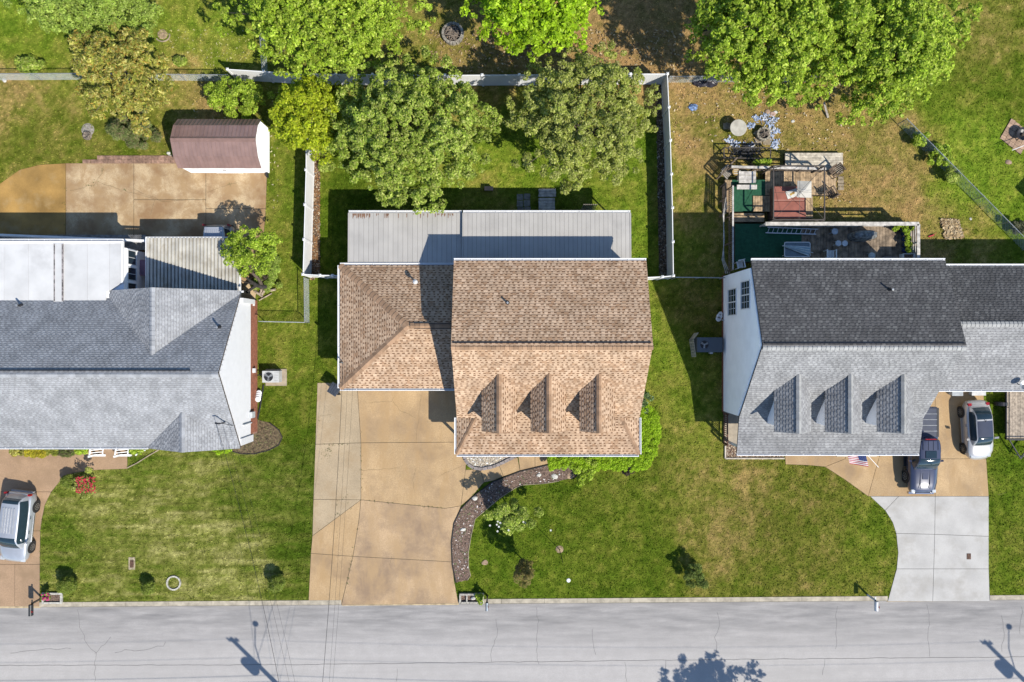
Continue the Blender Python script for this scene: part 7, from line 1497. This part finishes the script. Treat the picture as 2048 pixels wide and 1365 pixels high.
railing('deck_railing', 'grey wooden railing along the upper edge of the brown deck', P(1463, 334, 1.4), P(1652, 338, 1.4), MZ, 1.4, .16, M_PALEW, slats=3, post=1.6, m2=M_BRW)
railing('deck_railing', 'short slanting brown railing at the upper left corner of the deck', P(1474, 316, 1.2), P(1443, 350, 1.2), .3, 1.2, .09, M_BRW, balusters=.16)
railing('deck_railing', 'brown side railing on the left of the sunny deck', P(1452, 366, 1.35), P(1452, 426, 1.35), MZ, 1.35, .09, M_BRW, slats=4, post=1.2)
pb_ = boxthing('planter_box', 'wooden planter box full of bright green leaves at the upper deck rail', 'planter', 1524, 325, 1.05, .35, 0, .75, M_BRW)
p_, c_ = leaf_cloud([tuple(P(1510+i*3.2, 325+random.uniform(-4, 4), .85)) for i in range(10)], [.16]*10, 140, .16, G_BRIGHT); tri_mesh('foliage', p_, c_, M_LEAF, parent=pb_)
fr_ = thing('metal_table_frame', 'charred dark metal frame on posts above the planter box', 'frame', tuple(P(1495, 300)))
fc = [P(1448, 296, .7), P(1541, 296, .7), P(1541, 318, .7), P(1448, 316, .7)]
for a, b in zip(fc, fc[1:]+fc[:1]): MB().bar(a, b, .06, .06).build('bar', M_GZ, fr_)
for a in fc: MB().box(a.x-.035, a.x+.035, a.y-.035, a.y+.035, 0, .7).build('leg', M_GZ, fr_)
nt_ = MB()
for i in range(110):
    q = P(1488+random.gauss(0, 15), 308+random.gauss(0, 7), random.uniform(.03, .2)); a = random.uniform(0, 3.14); L = random.uniform(.2, .7); nt_.bar(q, q+V3(math.cos(a)*L, math.sin(a)*L, random.uniform(-.05, .1)), .04, .02)
o = nt_.build('netting_pile', mat('black_netting', (.05, .05, .055), rough=.8, var=.4, scale=8), None, tuple(P(1488, 308)), kind='stuff'); tag(o, 'heap of black netting and sticks on scorched ground by the metal frame', 'netting')
# ------------------------------------------------------------------ things on the dry yard
rt = thing('round_table', 'round mesh topped table with pale rim standing on the dry brown lawn', 'table', tuple(P(1477, 256))); q = P(1477, 256, .72)
MB().lathe([(.53, .70), (.53, .725), (.02, .728)], (q.x, q.y, 0), 32).build('tabletop', mat('smoky_glass', (.27, .235, .17), rough=.5, var=.12, scale=2), rt); MB().lathe([(.53, .69), (.565, .70), (.565, .735), (.53, .74)], (q.x, q.y, 0), 32).build('rim', mat('pale_rim', (.55, .52, .45), rough=.5), rt)
for k in range(4): a = k*1.571+.78; MB().tube([(q.x+math.cos(a)*.35, q.y+math.sin(a)*.35, .69), (q.x+math.cos(a)*.5, q.y+math.sin(a)*.5, 0)], .022, 6).build('leg', M_GZ, rt)
q = P(1453, 253); tag(MB().obox(q, .02, .46, .4, 0, .05).build('paver', M_EDGET, None, tuple(q)), 'square tan paver lying in the shadow of the round table', 'paver')
def fire_ring(label, x, y, r, h, n, m, sticks, ash, blk=.18):
    t = thing('fire_pit', label, 'fire pit', tuple(P(x, y))); q = P(x, y)
    for k in range(n): a = 6.2832*k/n; MB().obox(q+V3(math.cos(a), math.sin(a), 0)*r, a+1.571, 6.2832*r/n-.02, blk, 0, h+random.uniform(-.02, .02)).build('stone', m, t)
    MB().lathe([(r-.05, .0), (r-.06, .06), (.02, .08)], (q.x, q.y, 0), 20).build('ash', ash, t); s = MB()
    for i in range(sticks):
        a = random.uniform(0, 6.28); L = random.uniform(.3, 1)*r*1.5; e = q+V3(random.gauss(0, r*.25), random.gauss(0, r*.25), random.uniform(.1, h+.15)); s.bar(e-V3(math.cos(a)*L/2, math.sin(a)*L/2, random.uniform(-.1, .1)), e+V3(math.cos(a)*L/2, math.sin(a)*L/2, 0), .035, .03, (1, 1, 1))
    s.build('firewood', mat('grey_sticks', (.27, .22, .18), rough=.95, var=.3, scale=9), t, kind='stuff'); return t
M_ASH = mat('ash', (.22, .20, .18), rough=1, var=.3, scale=10)
fire_ring('stone ring fire pit heaped with brush under the trees above the white fence', 906, 70, .66, .32, 18, mat('ring_block', (.36, .33, .28), rough=.9, var=.2, scale=7, rand=.2), 90, M_ASH)
fire_ring('round fire pit with charred sticks on pavers by the blue tarp scraps', 1524, 271, .40, .38, 14, mat('fire_block', (.38, .34, .27), rough=.9, var=.25, scale=7, rand=.2), 26, M_ASH, .12)
pv2 = struct('fire_pit_pavers')
for x, y, w_2, d_2 in ((1516, 284, .5, .42), (1533, 284, .5, .42), (1534, 266, .46, .4)): q = P(x, y); MB().box(q.x-w_2/2, q.x+w_2/2, q.y-d_2/2, q.y+d_2/2, 0, .05).build('paver', M_EDGET, pv2)
def scraps(label, spots, n, cols, L=.28):
    m = MB(); q0 = P(spots[0][0], spots[0][1])
    for x, y, r in spots:
        for i in range(n):
            c = P(x+random.gauss(0, r), y+random.gauss(0, r*.7), random.uniform(.03, .08)); a = random.uniform(0, 6.28); l = L*random.uniform(.4, 1.2); w_ = l*random.uniform(.25, .6); u = V3(math.cos(a)*l, math.sin(a)*l, random.uniform(-.02, .04)); v = V3(-math.sin(a)*w_, math.cos(a)*w_, random.uniform(-.02, .04)); m.poly([c-u-v, c+u-v*.6, c+u*.8+v, c-u*.7+v*.8], random.choice(cols))
    o = m.build('tarp_scraps', mat('tarp_scrap', (1, 1, 1), rough=.7, var=.08, attr=True), None, tuple(q0), colored=True); return o
BL = [(.42, .50, .68), (.55, .60, .72), (.66, .69, .76), (.30, .40, .62)]
o = scraps('', [(1530, 240, 8), (1541, 250, 5), (1549, 262, 5), (1543, 272, 4), (1552, 285, 4), (1505, 250, 5), (1548, 240, 3), (1530, 232, 5), (1513, 235, 4)], 34, BL, .10); tag(o, 'shredded pale blue tarp scattered round the charred fire pit', 'tarp', kind='stuff')
o = scraps('', [(1458, 282, 5), (1500, 292, 5), (1470, 288, 4), (1549, 293, 3)], 34, BL, .10); tag(o, 'pale blue tarp strips on scorched grass by the dark metal frame', 'tarp', kind='stuff')
bt_ = MB(); lv = []; q = P(1386, 216)
for z, k in ((.0, 1), (.09, .9), (.15, .55), (.17, .2)): lv.append([(q.x+.33*k*math.cos(a)*random.uniform(.7, 1.2), q.y+.24*k*math.sin(a)*random.uniform(.7, 1.2), z+random.uniform(0, .05)) for a in [6.283*i/14 for i in range(14)]])
loft(bt_, lv); tag(bt_.build('crumpled_tarp', mat('blue_tarp', (.22, .34, .60), rough=.5, var=.45, scale=7), None, (q.x, q.y, 0)), 'crumpled bright blue tarp alone on the dry lawn by the right white fence', 'tarp')
rock('rock', 'buff rock in the little pile above the blue tarp scraps', 'rock', 1535, 224, .2, M_SAND, .5); rock('rock', 'pinkish rock in the little pile above the blue tarp scraps', 'rock', 1544, 229, .24, mat('pink_stone', (.48, .33, .27), rough=.9, var=.2, scale=6), .4); rock('rock', 'cream rock at the right of the little pile above the tarp scraps', 'rock', 1551, 225, .16, M_LIME, .4)
rock('rock', 'single white stone in the dry grass right of the tarp scraps', 'rock', 1586, 243, .14, M_LIME, .4); rock('rock', 'white stone on the dry lawn below the diagonal fence', 'rock', 1941, 438, .11, M_LIME, .4)
bk = MB(); lv = []; q0 = P(1410, 166)
for z, k in ((0, 1), (.15, .85), (.25, .5), (.28, .2)): lv.append([(q0.x+1.0*k*math.cos(a)*random.uniform(.8, 1.15), q0.y+.33*k*math.sin(a)*random.uniform(.7, 1.2), z+random.uniform(0, .08)) for a in [6.283*i/16 for i in range(16)]])
loft(bk, lv); tag(bk.build('plastic_sheet', mat('black_plastic_sheet', (.035, .032, .045), rough=.35, var=.4, scale=5, bump=.5, bscale=8), None, (q0.x, q0.y, 0)), 'crumpled black plastic sheet under the tree by the chain link fence', 'plastic sheet')
lp = MB().bar(P(1648, 205, .5), P(1656, 236, .05), .14, .04); one('loose_board', 'grey board leaning beneath the bough by the dry yard', 'board', lp, M_GREYW, P(1652, 220))
rt2 = MB(); q = P(1857, 474, .05); rt2.bar(q, q+V3(.35, .12, .05), .08, .05).bar(q+V3(.35, .12, .05), q+V3(.55, .3, .02), .015, .015); one('toy', 'small red and white toy lying on the grass right of the dark deck', 'toy', rt2, M_RED, q)
# fire bowl on its rotated brick square
fpq = thing('brick_patio', 'small square patio of tan bricks set cornerwise on the lush right lawn', 'patio', tuple(P(2031, 273))); A_ = P(1999, 277); Bv = P(2022, 237)-A_; Cv = P(2040, 310)-A_
M_TBR = mat('tan_patio_brick', (.46, .31, .21), rough=.9, var=.15, scale=6, rand=.18)
for i in range(5):
    for j in range(5):
        c = A_+Bv*((i+.5)/5)+Cv*((j+.5)/5); MB().obox(c, math.atan2(Bv.y, Bv.x), Bv.length/5-.025, Cv.length/5-.025, 0, .06+random.uniform(0, .008)).build('brick', M_TBR, fpq)
MB().prism([tuple((A_+Bv*a+Cv*b).xy) for a, b in ((0, 0), (1, 0), (1, 1), (0, 1))], 0, .045).build('sand_bed', M_DARK, fpq)
fb = thing('fire_bowl', 'black metal fire bowl with rolled rim on the tan brick square', 'fire pit', tuple(P(2037, 272))); q = P(2037, 272)
MB().lathe([(.2, .2), (.36, .32), (.42, .44), (.46, .46), (.42, .47), (.33, .36), (.15, .27), (.01, .26)], (q.x, q.y, 0), 22).build('bowl', M_BLACK, fb)
for k in range(3): a = k*2.094; MB().bar((q.x+math.cos(a)*.3, q.y+math.sin(a)*.3, .3), (q.x+math.cos(a)*.38, q.y+math.sin(a)*.38, .06), .04, .04).build('leg', M_BLACK, fb)
MB().lathe([(.12, .28), (.1, .36), (.02, .4)], (q.x+.05, q.y, 0), 8).build('log', M_BARK, fb)
pl = MB().tube([P(2024, 301, .9), P(2070, 283, .9)], .02, 6); one('white_pole', 'thin white pole leaning across the corner of the tan brick square', 'pole', pl, M_WHITE, P(2024, 301))
# neighbour's hut just outside the picture, whose shadow falls on the lush lawn
nh = thing('garden_hut', 'small garden hut beyond the right edge, its shadow reaching the lush lawn', 'hut', (38.2, 9.2, 0)); MB().obox((38.2, 9.2), .785, 2.8, 2.8, 0, 2.0).build('wall', M_SIDE2, nh)
MB().hexa([(36.0, 9.2, 2.0), (38.2, 7.0, 2.0), (40.4, 9.2, 2.0), (38.2, 11.4, 2.0)], [(37.9, 9.2, 2.5), (38.2, 8.9, 2.5), (38.5, 9.2, 2.5), (38.2, 9.5, 2.5)]).build('roof', M_DECKING, nh)
# ------------------------------------------------------------------ things behind the brown house and on the west side
ps = struct('garden_pavers')
for i, (x, y) in enumerate(((1040, 395), (1054, 394), (1040, 408), (1054, 407), (1041, 421), (1055, 420))): q = P(x, y); MB().obox(q, random.uniform(-.05, .05), .43, .41, 0, .05+random.uniform(0, .01)).build('paver', mat('grey_paver', (.30, .29, .26), rough=.9, var=.2, scale=5, rand=.2), ps)
ws2 = thing('wood_platform', 'weathered wooden step platform behind the longer metal patio roof', 'steps', tuple(P(1093, 402)))
x_a, x_b, y_a_, y_b_ = rect(1077, 396, 1110, 440, .45); boards(ws2, x_a, x_b, y_a_, y_b_, .45, 'x', M_PALEW, .2); x_a, x_b, y_a_, y_b_ = rect(1077, 378, 1112, 394, .2); boards(ws2, x_a, x_b, y_a_, y_b_, .2, 'x', M_PALEW, .2, name='step_board')
lt = thing('trellis', 'wooden lattice panel standing at the edge of the metal patio roof', 'trellis', tuple(P(1172, 420))); 
for k in range(8): a = P(1160+k*3.6, 424); MB().bar(V3(a.x, a.y, .1), V3(a.x, a.y, 2.6), .04, .03).build('upright', M_GREYW, lt)
for k in range(6): MB().bar(V3(P(1160, 424).x, P(0, 424).y+.02, .3+k*.42), V3(P(1186, 424).x, P(0, 424).y+.02, .3+k*.42), .03, .04).build('slat', M_GREYW, lt)
bxk = thing('black_bracket', 'small dark garden seat in the patio roof shadow near the paver group', 'seat', tuple(P(978, 380))); q = P(978, 380)
MB().box(q.x-.3, q.x+.3, q.y-.15, q.y+.15, .38, .42).build('seat', M_BLACK, bxk)
for sx in (-.25, .25): MB().box(q.x+sx-.025, q.x+sx+.025, q.y-.12, q.y+.12, 0, .38).build('leg', M_BLACK, bxk)
# fallen trunk and split logs under the carport tree
ft2 = MB(); ft2.tube([P(487, 549, 1.4), P(500, 562, 1.2), P(515, 572, .9), P(530, 574, .5), P(537, 575, .1)], [.06, .1, .13, .15, .17], 9).tube([P(513, 571, .95), P(500, 580, .8), P(493, 585, .7)], [.11, .1, .09], 8).tube([P(510, 570, 1.0), P(495, 566, 1.2), P(478, 560, 1.4)], [.05, .04, .03], 6)
one('leaning_trunk', 'dark forked leaning trunk over the bare patch beside the carport', 'trunk', ft2, mat('dark_bark', (.045, .04, .036), rough=.95, var=.3, scale=9), P(530, 574), smooth=True)
for i, (x, y, a, lb) in enumerate(((523, 579, 1.3, 'split log nearest the forked leaning trunk'), (529, 582, .9, 'split log in the middle of the wood scatter by the carport tree'), (517, 588, -.6, 'bleached split log at the left of the wood scatter'), (531, 594, .5, 'long thin pale log on the grass right of the bare patch'), (542, 581, .2, 'weathered stump slab under the low grassy shrub'))):
    c = P(x, y, .09); d = V3(math.cos(a), math.sin(a), 0)*(.32 if i != 3 else .5); mb = MB().tube([c-d, c+d], .085 if i != 3 else .045, 9); one('log', lb, 'log', mb, mat('split_log', (.45, .36, .27), rough=.95, var=.25, scale=6), c, group='split logs beside the carport')
sm = thing('stump', 'grey rotten tree stump on the upper left lawn', 'stump', tuple(P(175, 272))); q = P(175, 272)
m = MB(); lv = [[(q.x+.26*k*math.cos(a)*random.uniform(.8, 1.2), q.y+.28*k*math.sin(a)*random.uniform(.8, 1.2), z+random.uniform(0, .04)) for a in [6.283*i/12 for i in range(12)]] for z, k in ((0, 1.25), (.12, .95), (.2, .8), (.12, .4))]; loft(m, lv); m.build('wood', mat('rotten_wood', (.24, .20, .16), rough=1, var=.35, scale=10, bump=.6), sm)
MB().lathe([(.45, .0), (.3, .02), (.05, .03)], (q.x+.02, q.y+.42, 0), 14).build('ash_patch', mat('ash_grey', (.34, .31, .27), rough=1, var=.2, scale=8), sm)
ea = []
for k in range(13): a = -2.6+k*.24; ea.append((326+math.cos(a)*14, 72-math.sin(a)*12))
edging('bed_edging', 'pale curved edging round the bare soil under the soft green tree', 'edging', ea, M_EDGET, .05)
tag(MB().lathe([(.36, 0), (.3, .02), (.02, .03)], tuple(P(325, 69)), 9).build('soil_patch', mat('bare_soil', (.33, .22, .13), rough=1), None, tuple(P(326, 68))), 'bare soil patch inside the pale curved edging', 'soil')
rock('rock', 'small white rock by the chain link fence at the left edge', 'rock', 9, 162, .16, M_LIME, .5); rock('rock', 'white stone at the corner of the shed and paver row', 'rock', 337, 307, .14, M_LIME, .5); rock('rock', 'second white stone by the shed corner, nearer the patio', 'rock', 340, 312, .12, M_LIME, .4)
